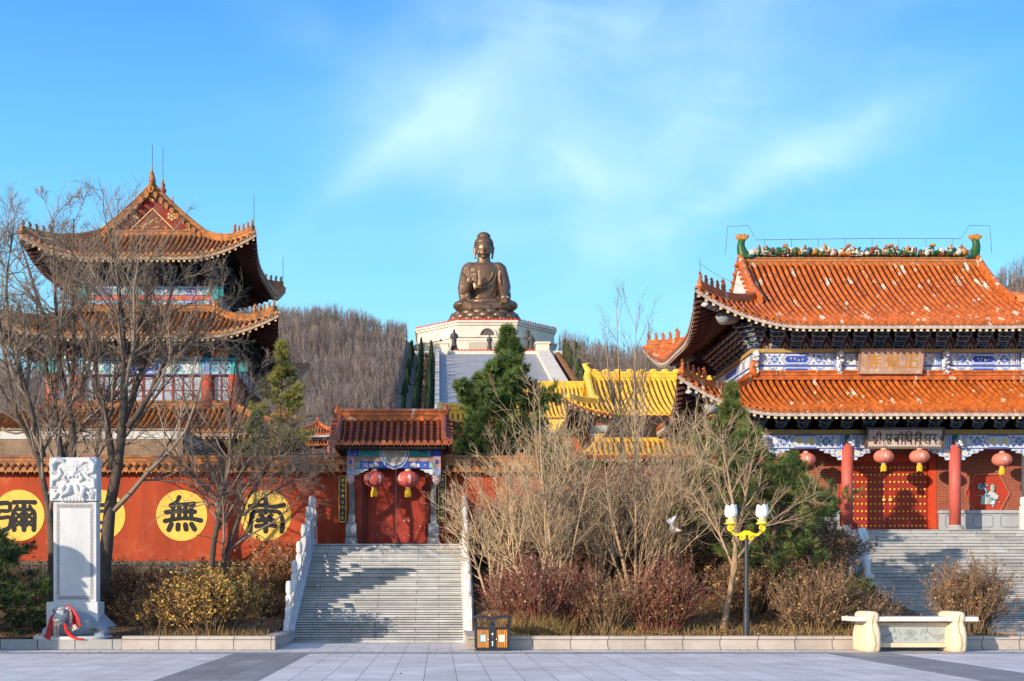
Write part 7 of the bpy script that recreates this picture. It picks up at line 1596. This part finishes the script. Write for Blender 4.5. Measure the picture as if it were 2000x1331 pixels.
bare_tree('young_elm', 'twin stemmed young bare elm in front of the first roundel beside the steps', [
    (T3(40, (416, 1196), (412, 1070), (440, 960), (453, 870), (446, 800), (462, 700)), .115, .018), (T3(39.7, (424, 1196), (434, 1100), (456, 1035), (492, 960), (522, 905), (566, 850)), .115, .018), (T3(40, (436, 970), (402, 890), (382, 810)), .06, .014), (T3(40, (453, 880), (476, 800), (512, 720)), .06, .014), (T3(39.6, (470, 1005), (530, 960), (600, 925)), .055, .012)],
    (BARK_D, TWIG_D), 14, ((13, .25, 1.0, .45, 1.15, .50, 7, .02, .15, .012), (10, .12, 1, .35, 1.0, .52, 6, .0, .18, .008), (7, .12, 1, .3, .95, .55, 5, .0, .18, .006)), 'bare elms left of the gate')
# ---- bare saplings right of the steps
SAP = ((12, .25, 1.0, .4, .95, .44, 7, .09, .11, .012), (7, .1, 1, .35, .85, .54, 6, .07, .12, .0085), (2, .15, 1, .35, .85, .6, 5, .05, .14, .0060))
def sap_limbs(x, Y, h, n, sp, seed):
    rr = random.Random(seed); z = hr(x, Y) - .1; L_ = []
    for i in range(n):
        a = rr.uniform(0, 6.28); b = (x + .12 * math.cos(a), Y + .12 * math.sin(a), z); l = h * rr.uniform(.5, .98); q = sp * rr.uniform(.3, 1.35)
        L_.append(([b, (b[0] + q * .25 * math.cos(a), b[1] + q * .2 * math.sin(a), z + l * .3), (b[0] + q * .65 * math.cos(a), b[1] + q * .5 * math.sin(a), z + l * .65), (b[0] + q * math.cos(a + .2), b[1] + q * .8 * math.sin(a), z + l)], .058 * rr.uniform(.6, 1.3), .011))
    return L_
SG = 'bare saplings right of the central steps'
saps = [(962, 38.6, 4.4, 5, .9, 'pale bare sapling clump closest to the right balustrade of the steps', 0), (985, 39.6, 5.0, 6, 1.3, 'pale bare sapling clump leaning over the right couplet board', 1), (1045, 38.0, 5.6, 6, 1.5, 'dense pale bare sapling clump behind the first red dogwood', 0), (1095, 37.4, 7.0, 6, 1.5, 'tall pale bare sapling clump below the pine crown', 1),
        (1165, 39.4, 5.9, 6, 1.5, 'grey brown bare sapling clump behind the olive bush', 0), (1240, 38.2, 6.0, 6, 1.6, 'bare sapling clump below the yellow tiled coping', 1), (1300, 38.8, 6.0, 6, 1.6, 'bare sapling clump holding the white plastic bag', 0), (1365, 39.8, 5.4, 6, 1.4, 'bare sapling clump between the plastic bag and the lamp tree', 1)]
for k, (px, Y, h, n, sp, lab, c) in enumerate(saps):
    bare_tree('bare_sapling', lab, sap_limbs(PX(px, Y), Y, h, n, sp, k), (BARK_T, TWIG_P if c == 0 else TWIG_T), 40 + k, SAP, SG)
bare_tree('bare_tree', 'slim pale bark tree with bare branches close behind the street lamp', [
    (T3(35.2, (1419, 1232), (1426, 1160), (1433, 1110), (1440, 1050), (1436, 990), (1420, 930), (1410, 860)), .105, .018), (T3(35.2, (1438, 1060), (1452, 1000), (1462, 930), (1480, 860)), .07, .014), (T3(35, (1436, 1100), (1480, 1040), (1530, 1000), (1600, 960)), .045, .010), (T3(35.4, (1432, 1080), (1390, 1020), (1350, 960)), .045, .010)],
    (M('pale_smooth_bark', (.30, .20, .13), .8, .25, 5), TWIG_T), 60, ((11, .25, 1.0, .4, 1.0, .4, 6, .05, .14, .009), (8, .15, 1, .35, .9, .5, 5, .05, .14, .006), (5, .15, 1, .3, .8, .5, 4, .05, .14, .0045)))
for px, seed, lab in ((1208, 71, 'tall slim bare poplar left of its neighbour before the pearl ridged yellow hall'), (1237, 72, 'tall slim bare poplar right of its neighbour before the pearl ridged yellow hall')):
    bare_tree('bare_poplar', lab, [(T3(54, (px + 6, 990), (px + 5, 860), (px + 2, 740), (px - 4 if seed == 71 else px + 6, 610)), .085, .015), (T3(54, (px + 5, 850), (px + (-16 if seed == 71 else 20), 760), (px + (-26 if seed == 71 else 30), 660)), .05, .012)],
        (BARK_T, TWIG_D), seed, ((12, .25, 1.0, .25, .6, .34, 6, .10, .10, .010), (7, .15, 1, .3, .7, .5, 5, .08, .12, .0065), (3, .15, 1, .3, .8, .5, 4, .05, .14, .005)), 'bare poplars before the yellow hall')

# ---- leaf and needle helpers
def quads(r, C, Nn, size, asp=.55):
    n = len(C); a = nrm(np.cross(Nn, r.normal(0, 1, (n, 3)))); b = np.cross(nrm(Nn), a); s = (size * r.uniform(.6, 1.3, n))[:, None]
    V = np.stack([C - a * s, C - b * s * asp, C + a * s, C + b * s * asp], 1); V[:, 1] += nrm(Nn) * s * .15; V[:, 3] += nrm(Nn) * s * .15
    return V.reshape(-1, 3), np.arange(4 * n).reshape(n, 4)
def needles(r, C, D, nn, ln, wd, spread):
    n = len(C); C2 = np.repeat(C, nn, 0); d = nrm(np.repeat(nrm(D), nn, 0) + r.normal(0, spread, (n * nn, 3))); l = (ln * r.uniform(.7, 1.15, n * nn))[:, None]
    s = nrm(np.cross(d, r.normal(0, 1, (n * nn, 3)))) * wd
    V = np.stack([C2 - s, C2 + s, C2 + d * l], 1).reshape(-1, 3); return V, np.arange(3 * n * nn).reshape(-1, 3)
def bush(name, label, c, rad, seed, stemc, leafmats, nstem, nleaf, lsize, group=None, lv=2, shell=.5, up=.10, cat='bush', probs=None, minr=.0055, topbias=False, lean=(0, 0)):
    r = np.random.default_rng(seed); rx, ry, rzz = rad; root = thing(name, label, cat, c, group)
    a = r.uniform(0, 2 * np.pi, nstem); q = np.sqrt(r.random(nstem)); p0 = np.stack([c[0] + .35 * rx * q * np.cos(a), c[1] + .35 * ry * q * np.sin(a), np.full(nstem, c[2] - .05)], 1)
    d = np.stack([np.cos(a) * q * rx * .75 + lean[0], np.sin(a) * q * ry * .75 + lean[1], rzz * (1.0 - .35 * q ** 2)], 1); l = np.linalg.norm(d, axis=1) * r.uniform(.72, 1.0, nstem)
    P_, Rr = grow(r, p0, d, l, np.full(nstem, .014) * r.uniform(.5, 1.6, nstem), 7, .02, .09, .4); o = [tubes(P_, Rr, 3)]; Ln = l; tips = [P_]
    for k in range(lv):
        p, dd, l2, rad2 = offspring(r, P_, Rr, Ln, 4, .25, 1, .3, .9, .42, .7, minr); P_, Rr = grow(r, p, dd, l2, rad2, 4, up, .16, .5); Ln = l2; o.append(tubes(P_, Rr, 3)); tips.append(P_)
    link('stems', npmesh('stems', *joinvf(o), stemc), root)
    if nleaf:
        Tp = np.concatenate([t[:, 1:].reshape(-1, 3) for t in tips]); pk = Tp[r.integers(0, len(Tp), nleaf * 2)]
        rel = (pk - np.array(c)) / np.array([rx, ry, rzz]); rr_ = np.sqrt((rel ** 2).sum(1)); keep = (rr_ > shell) if not topbias else (rel[:, 2] > r.uniform(.2, 1.0, len(rel)))
        pk = pk[keep][:nleaf] + r.normal(0, .035, (len(pk[keep][:nleaf]), 3)); nv = nrm(pk - np.array(c) + r.normal(0, .5, pk.shape))
        V, Fq = quads(r, pk, nv + r.normal(0, .5, nv.shape), lsize); mi = r.choice(len(leafmats), len(Fq), p=probs)
        link('leaves', npmesh('leaves', V, Fq, leafmats, mi), root)
    return root
LY = [M('yellow_leaf', (.56, .37, .07), .7, .25, 3), M('ochre_leaf', (.36, .19, .06), .8, .3, 3), M('olive_leaf', (.17, .15, .03), .8, .3, 3), M('brown_leaf', (.17, .085, .035), .85, .3, 3)]
LR = [M('dull_red_leaf', (.23, .065, .045), .8, .3, 3), M('pinkish_dry_leaf', (.52, .33, .26), .8, .25, 3), M('russet_leaf', (.22, .09, .04), .85, .3, 3)]
LB = [M('tan_dry_leaf', (.36, .21, .11), .85, .3, 3), M('rust_dry_leaf', (.24, .11, .05), .85, .3, 3), M('dark_dry_leaf', (.10, .055, .03), .9, .3, 3), M('ochre_dry_leaf', (.42, .27, .09), .85, .3, 3)]
STY = M('bush_stem_brown', (.20, .13, .08), .9, .25, 3); STR = M('dogwood_red_stem', (.20, .055, .04), .8, .45, 4, patch=(.27, .19, .12), pscale=7, plo=.5, phi=.56); STB = M('dry_stem_tan', (.27, .18, .11), .9, .25, 2)
bush('yellow_bush', 'rounded bush with yellow autumn leaves behind the kerb left of the steps', (PX(412, 34.6), 34.6, .28), (1.62, 1.1, 1.95), 1, STY, LY, 150, 9000, .042, shell=.62, probs=[.34, .36, .14, .16])
bush('yellow_bush', 'small half bare bush hugging the left side of the yellow bush', (PX(312, 34.8), 34.8, .28), (.95, .6, 1.1), 2, STY, LY, 55, 650, .040, probs=[.2, .4, .1, .3])
G2 = 'red stemmed bushes along the kerb'
bush('red_bush', 'broad dogwood with dark red stems and pale seed heads behind the litter bin', (PX(1045, 34.6), 34.6, .28), (1.45, 1.0, 2.35), 3, STR, LR, 210, 2300, .036, G2, topbias=True, probs=[.45, .35, .2])
bush('red_bush', 'narrow dogwood with bright red stems in the middle of the kerb bushes', (PX(1118, 34.9), 34.9, .28), (.85, .7, 2.15), 4, STR, LR, 150, 700, .034, G2, topbias=True, probs=[.5, .2, .3])
bush('brown_bush', 'olive brown tangled bush between the two groups of red stems', (PX(1185, 34.7), 34.7, .28), (1.05, .8, 1.85), 5, STB, LB, 130, 2100, .036, shell=.4, probs=[.25, .3, .3, .15])
bush('red_bush', 'russet dogwood mixed with tan leaves left of the pale bark tree', (PX(1292, 34.6), 34.6, .28), (1.35, .9, 2.2), 6, STR, LB + LR, 190, 3000, .036, G2, shell=.45, probs=[.2, .15, .1, .1, .2, .1, .15])
bush('brown_bush', 'tan curly leaved bush left of the stone bench', (PX(1592, 35.0), 35.0, .28), (1.3, .9, 2.1), 7, STB, LB, 170, 3000, .038, shell=.5, probs=[.4, .3, .15, .15])
bush('brown_bush', 'thin tan bush standing behind the left end of the stone bench', (PX(1690, 35.2), 35.2, .28), (1.1, .8, 1.45), 8, STB, LB, 100, 900, .036, shell=.45, probs=[.4, .3, .2, .1])
bush('brown_bush', 'dome shaped rusty bush standing alone before the wide stairs', (PX(1893, 35.0), 35.0, .28), (1.2, .9, 2.3), 9, STB, LB, 180, 3000, .038, shell=.6, probs=[.3, .4, .2, .1])
# undergrowth bushes added behind to darken the deep gaps, several of one kind
ug = bush('undergrowth_bush', 'dry dark brown undergrowth bush added to darken the gaps below the bare trees', (3.0, 41.0, hr(3, 41) - .1), (1.6, 1.0, 1.9), 15, STB, LB, 80, 2600, .055, 'dark undergrowth bushes', shell=.3, probs=[.12, .3, .5, .08])
for k, (x, y) in enumerate(((4.9, 40.6), (6.6, 41.4), (8.3, 40.4), (10.2, 41.2), (12.0, 41.0), (7.4, 42.8), (5.6, 42.9), (9.4, 43.2), (11.4, 43.3), (13.2, 42.6), (3.6, 43), (9.2, 37.6), (10.8, 37.6))): dup(ug, (x, y, hr(x, y) - .1), k * 1.3, .8 + .35 * ((k * 7) % 5) / 5)
ug2 = bush('undergrowth_bush', 'tangled leafless dark bush along the stone base of the red wall', (-11.6, 42.6, hl(-11, 42.6) - .1), (1.7, 1.0, 1.7), 16, M('dark_tangle_stem', (.050, .036, .026), .9, .3, 2), [LB[2], LB[1], LB[2]], 90, 420, .05, 'tangled bushes along the wall base', shell=.3, probs=[.6, .2, .2])
for k, (x, y) in enumerate(((-5.6, 43.6), (-8.0, 43.9), (-10.4, 43.7), (-12.6, 43.9), (-14.8, 43.7), (-6.8, 41.6), (-9.2, 41.8), (-13.4, 41.4), (-5.3, 38.6), (-7.6, 39.4), (-10.6, 39.6), (-17, 43.6), (-19, 43.4), (-15.6, 40), (-8.3, 38.2), (-9.0, 36.9), (-7.6, 36.6), (-10.2, 38))): dup(ug2, (x, y, hl(x, y) - .1), k * 1.7, .6 + .25 * ((k * 3) % 4) / 4)

for k, (x, y) in enumerate(((1.9, 43.9), (3.2, 44.0), (4.5, 43.8), (5.8, 44.0), (7.1, 43.9), (8.4, 44.0), (9.8, 43.8), (11.2, 43.6), (12.6, 43.8), (2.6, 42.6), (6.4, 42.7), (8.9, 42.6))): dup(ug2, (x, y, hr(x, y) - .1), k * 1.9 + .4, (1.0, 1.0, 1.45 + .35 * ((k * 5) % 4) / 4), 'tall tangled leafless dark bush added to darken the gaps behind the bare saplings', 'tangled bushes right of the steps')  # thicket added so that the gaps behind the saplings turn dark
for k, (x, y) in enumerate(((4.4, 45.2), (5.6, 45.0), (6.8, 45.3), (8.0, 45.1), (9.0, 44.9))): dup(ug2, (x, y, hr(x, y) - .1), k * 2.3 + .9, (1.0, 1.0, 1.75 + .3 * ((k * 2) % 3) / 3), 'tall tangled leafless dark bush added to darken the gaps behind the bare saplings', 'tangled bushes right of the steps')
# ---- pines
PN = [M('pine_green', (.085, .15, .042), .75, .3, 1.5), M('pine_light_green', (.145, .20, .05), .75, .3, 1.5), M('pine_deep_green', (.028, .062, .028), .8, .3, 1.5)]
PNY = [M('yellow_pine_green', (.20, .20, .045), .75, .3, 1.5), M('pine_warm_green', (.065, .095, .025), .75, .3, 1.5), M('pine_brown_needle', (.20, .12, .04), .8, .3, 1.5)]
PBARK = M('pine_bark', (.13, .09, .06), .9, .3, 5, .5, 20)
def pine(label, base, H, R0, h0, seed, mats, nbr, ncl, ln, nn, wd=.010, shape=.8, lean=(0, 0), group=None, trunk=.14, droop=-.02, probs=None, name='pine_tree', sprd=.55):
    r = np.random.default_rng(seed); root = thing(name, label, 'tree', base, group); K = 10; zz = np.linspace(0, 1, K)
    tr_ = np.stack([base[0] + lean[0] * zz ** 1.3 + .06 * np.sin(zz * 9), base[1] + lean[1] * zz, base[2] - .1 + H * zz], 1)[None]; tR = np.linspace(trunk, .02, K)[None]
    link('trunk', npmesh('trunk', *tubes(tr_, tR, 9), PBARK, smooth=True), root)
    h = h0 + (1 - h0) * np.sort(r.random(nbr)) ** 1.05; h = np.minimum(h, .985); a = np.arange(nbr) * 2.4 + r.normal(0, .4, nbr); pr = R0 * ((1 - (h - h0) / (1 - h0)) ** shape * .92 + .08) * np.minimum(1, .16 + (1 - h) * 2.2) * r.uniform(.72, 1.12, nbr)
    p0 = np.stack([np.interp(h, zz, tr_[0, :, i]) for i in range(3)], 1); up0 = .15 + .55 * (h - h0) / (1 - h0)
    d = np.stack([np.cos(a), np.sin(a), up0], 1); P_, Rr = grow(r, p0, d, pr, np.interp(h, [0, 1], [trunk * .35, .02]), 7, droop + .03, .07, .2); o = [tubes(P_, Rr, 4)]
    p, dd, l2, r2 = offspring(r, P_, Rr, pr, 7, .25, 1, .5, 1.1, .36, .6, .006); P2, R2 = grow(r, p, dd * np.array([1, 1, .5]), l2, r2, 4, .10, .1, .4); o.append(tubes(P2, R2, 3)); link('branches', npmesh('branches', *joinvf(o), PBARK), root)
    A_ = np.concatenate([P2[:, 1:].reshape(-1, 3), P_[:, 3:].reshape(-1, 3), tr_[0, -2:]]); B_2 = np.concatenate([(P2[:, 1:] - P2[:, :-1]).reshape(-1, 3), (P_[:, 3:] - P_[:, 2:-1]).reshape(-1, 3), np.array([[0, 0, 1.], [0, 0, 1.]])])
    k = r.integers(0, len(A_), ncl); C = A_[k] + r.normal(0, .06, (ncl, 3)); D = nrm(B_2[k]) + np.array([0, 0, .45]); V, Fi = needles(r, C, D, nn, ln, wd, sprd)
    mi = np.repeat(r.choice(len(mats), ncl, p=probs), nn); link('needles', npmesh('needles', V, Fi, mats, mi), root); return root
gz = 3.08
pine('tall bushy green pine with pointed tip behind the wall right of the gate', (PX(990, 50), 50, gz), PZ(638, 50) - gz, 3.9, .06, 21, PN, 120, 11500, .27, 13, .015, .78, probs=[.4, .45, .15])
pine('light green pine before the left end of the orange temple roof', (PX(1426, 48.0), 48.0, 2.6), PZ(748, 48) - 2.6, 2.7, .05, 22, PN + PNY[:1], 70, 5200, .26, 12, .011, .85, probs=[.25, .35, .1, .3])
pine('dark leaning pine with fan of needles spreading before the stone lion', (PX(1502, 37.2), 37.2, hr(9.8, 37.2)), 4.4, 2.7, .26, 23, PN + PNY, 34, 2300, .24, 18, .008, .45, (.35, -.2), None, .13, -.03, probs=[.25, .2, .2, .15, .15, .05])
pine('deep green pine behind the lamp with red ribbon round its trunk', (PX(1442, 38.2), 38.2, hr(9.1, 38.2)), 5.4, 2.2, .42, 24, PN + PNY, 34, 1900, .24, 15, .009, .55, (.3, .2), None, .15, -.02, probs=[.4, .1, .35, .05, .05, .05])
pine('dark green pine between the bare saplings and the red temple wall', (PX(1535, 44.0), 44.0, hr(12.3, 44)), 3.9, 2.1, .10, 27, PN + PNY, 46, 2600, .24, 14, .010, .6, (.2, .1), None, .15, -.02, probs=[.35, .1, .4, .05, .05, .05])
pine('dark green pine entering the picture at the lower left', (PX(-40, 35.6), 35.6, .3), 3.1, 2.2, .10, 25, PN, 44, 2600, .24, 15, .009, .6, (.2, 0), None, .13, -.03, probs=[.35, .1, .55])
pine('bushy yellow green pine rising behind the wall right of the tower', (PX(548, 54), 54, gz), PZ(662, 54) - gz, 2.5, .05, 26, [M('olive_yellow_needle', (.27, .25, .07), .8, .3, 1.5)] + PNY[:1] + PN[:2], 80, 3800, .24, 9, .010, .55, probs=[.6, .25, .05, .10])
pine('smaller green pine crowded between the tower and the gate', (PX(500, 49), 49, gz), PZ(800, 49) - gz, 1.7, .05, 28, PN + PNY[:2], 44, 1800, .2, 12, .011, .6, probs=[.3, .2, .2, .2, .1])
m = MB(); rx_, rY = PX(1444.5, 38.0), 38.1; zr_ = PZ(1146, 38.1); m.tube([(rx_ + .16 * math.cos(a), rY + .16 * math.sin(a), zr_) for a in [2 * math.pi * i / 16 for i in range(17)]], .022, 5, 0, True); m.poly([(rx_ + .02, zr_ + .02), (rx_ + .1, zr_ - .16), (rx_ + .02, zr_ - .20), (rx_ - .03, zr_ - .02)], rY - .18); m.poly([(rx_ + .03, zr_ + .02), (rx_ + .16, zr_ - .08), (rx_ + .13, zr_ - .14), (rx_, zr_ - .02)], rY - .185)
tag(m.build('red_ribbon', MATS['bright_red_ribbon']), 'bright red ribbon tied round the pine trunk behind the lamp', 'ribbon')
# ---- white plastic bag caught in the twigs
m = MB(); bxp = [(1301, 1019), (1308, 1013), (1321, 1007), (1324, 1009), (1318, 1018), (1315, 1026), (1322, 1033), (1331, 1037), (1327, 1038), (1312, 1040), (1308, 1034), (1310, 1026)]
pts = [P(a, b, 37.4) for a, b in bxp]; cc = P(1312, 1025, 37.3); m.add([(p[0], p[1] + .05 * math.sin(i * 2.3), p[2]) for i, p in enumerate(pts)] + [cc] + [(p[0], p[1] + .12, p[2]) for p in pts], [(i, (i + 1) % 12, 12) for i in range(12)] + [((i + 1) % 12, i, 13 + i, 13 + (i + 1) % 12) for i in range(12)])
tag(m.build('plastic_bag', M('white_plastic', (.72, .72, .74), .4, .06, 8)), 'white plastic bag snagged in the bare saplings', 'plastic bag')
# ---- ground cover
r = np.random.default_rng(77)
def blades(n, xf, yf, zf, h0, h1, wd=.006):
    x, y = xf(n), yf(n); z = np.array([zf(a, b) for a, b in zip(x, y)]); b = np.stack([x, y, z - .02], 1); l = r.uniform(h0, h1, n); t = b + np.stack([r.normal(0, .45, n) * l, r.normal(0, .4, n) * l, l], 1); mid = (b + t) / 2 + np.stack([np.zeros(n), np.zeros(n), l * .12], 1)
    e = np.stack([np.cos(r.uniform(0, 6, n)), np.sin(r.uniform(0, 6, n)), np.zeros(n)], 1) * wd; V = np.stack([b - e, b + e, mid + e * .7, t, mid - e * .7], 1).reshape(-1, 3); i = np.arange(n)[:, None] * 5
    return V, np.concatenate([i + np.array([[0, 1, 2, 4]]), i + np.array([[4, 2, 3, 3]])], 0)
GR = [M('straw_grass', (.30, .20, .08), .85, .3, 2), M('brown_grass', (.25, .15, .06), .9, .3, 2), M('olive_grass', (.16, .15, .04), .9, .3, 2)]
def tris(V, Fq): return V, np.concatenate([Fq[:, :3], Fq[:, [0, 2, 3]]]) if False else Fq
parts = [blades(2400, lambda n: r.uniform(.95, 16, n), lambda n: 33.15 + r.exponential(.9, n), hr, .10, .42), blades(700, lambda n: r.uniform(-7.9, -4.6, n), lambda n: 33.15 + r.exponential(.8, n), hl, .10, .36), blades(900, lambda n: r.uniform(1.6, 3.4, n), lambda n: 33.2 + r.random(n) * 1.0, hr, .3, .75)]
Vg, Fg = joinvf(parts); Fg = np.concatenate([Fg[Fg[:, 2] != Fg[:, 3]][:, [0, 1, 2]], Fg[Fg[:, 2] != Fg[:, 3]][:, [0, 2, 3]], Fg[Fg[:, 2] == Fg[:, 3]][:, :3]])
struct(link('dry_grass', npmesh('dry_grass', Vg, Fg, GR, r.choice(3, len(Fg), p=[.5, .35, .15]))), 'stuff')['label'] = 'dry straw coloured grass along the kerbs'
n = 9000; x = np.concatenate([r.uniform(1.2, 16, 6500), r.uniform(-16, -4.7, 2500)]); y = 33.2 + r.random(n) ** 1.3 * 9; z = np.array([hr(a, b) if a > 0 else hl(a, b) for a, b in zip(x, y)]) + .03
V, Fq = quads(r, np.stack([x, y, z], 1), np.array([0, 0, 1.]) + r.normal(0, .45, (n, 3)), .05); struct(link('fallen_leaves', npmesh('fallen_leaves', V, Fq, LB, r.choice(4, n, p=[.25, .35, .25, .15]))), 'stuff')['label'] = 'fallen brown leaves under the trees'
def vine_mass(name, label, x0, x1, n, ztop, zbot, seed, mats, leafn, out=.35):
    r2 = np.random.default_rng(seed); p0 = np.stack([r2.uniform(x0, x1, n), 44.8 - r2.random(n) * out, r2.uniform((ztop + zbot) / 2, ztop, n)], 1); d = np.stack([r2.normal(0, .5, n), -np.abs(r2.normal(0, .2, n)), -np.ones(n)], 1)
    P_, Rr = grow(r2, p0, d, r2.uniform(.6, ztop - zbot, n), np.full(n, .010), 8, -.10, .25, .5); P_[..., 1] = np.minimum(P_[..., 1], 44.82); o = [tubes(P_, Rr, 3)]; Ln = np.full(n, 1.0)
    p, dd, l2, rd = offspring(r2, P_, Rr, Ln, 3, .1, 1, .5, 1.3, .4, .7, .005); P2, R2 = grow(r2, p, dd, l2, rd, 4, -.08, .25, .5); P2[..., 1] = np.minimum(P2[..., 1], 44.82); o.append(tubes(P2, R2, 3)); V, Fq = joinvf(o); mi = np.zeros(len(Fq), int)
    k = np.concatenate([P_.reshape(-1, 3), P2.reshape(-1, 3)]); k = k[r2.integers(0, len(k), leafn)]; V2, F2 = quads(r2, k + r2.normal(0, .04, k.shape), r2.normal(0, .5, k.shape) + np.array([0, -1, .2]), .055)
    o_ = link(name, npmesh(name, np.concatenate([V, V2]), np.concatenate([Fq, F2 + len(V)]), mats, np.concatenate([mi, r2.integers(1, len(mats), len(F2))]))); struct(o_, 'stuff'); o_['label'] = label
vine_mass('dry_vines', 'dark dry vines hanging over the stone base of the red wall', -22, -4.9, 420, 2.75, .6, 5, [M('vine_stem', (.15, .10, .06), .9, .3, 2), LB[2], LB[1], LB[2]], 3800, .5)
vine_mass('dry_vines', 'rusty dry vines hanging from the wall beside the left balustrade', -6.6, -4.9, 110, 3.6, .9, 6, [M('rusty_vine_stem', (.30, .14, .06), .9, .3, 2), LB[1], LB[0]], 900, .7)
vine_mass('dry_vines', 'dry vines over the foot of the red wall right of the steps', 1.6, 3.6, 160, 3.2, 2.2, 8, [MATS['vine_stem'], LB[2], LB[1]], 1200, .6)

n = 420; x = np.where(r.random(n) < .6, r.uniform(-14, 18, n), r.normal(4, 5, n)); y = 32.66 - np.minimum(r.exponential(1.6, n), 12); V, Fq = quads(r, np.stack([x, y, np.full(n, .022)], 1), np.array([0, 0, 1.]) + r.normal(0, .25, (n, 3)), .03)
struct(link('fallen_leaves', npmesh('fallen_leaves', V, Fq, LB, r.choice(4, n))), 'stuff')['label'] = 'stray dry leaves blown over the plaza'
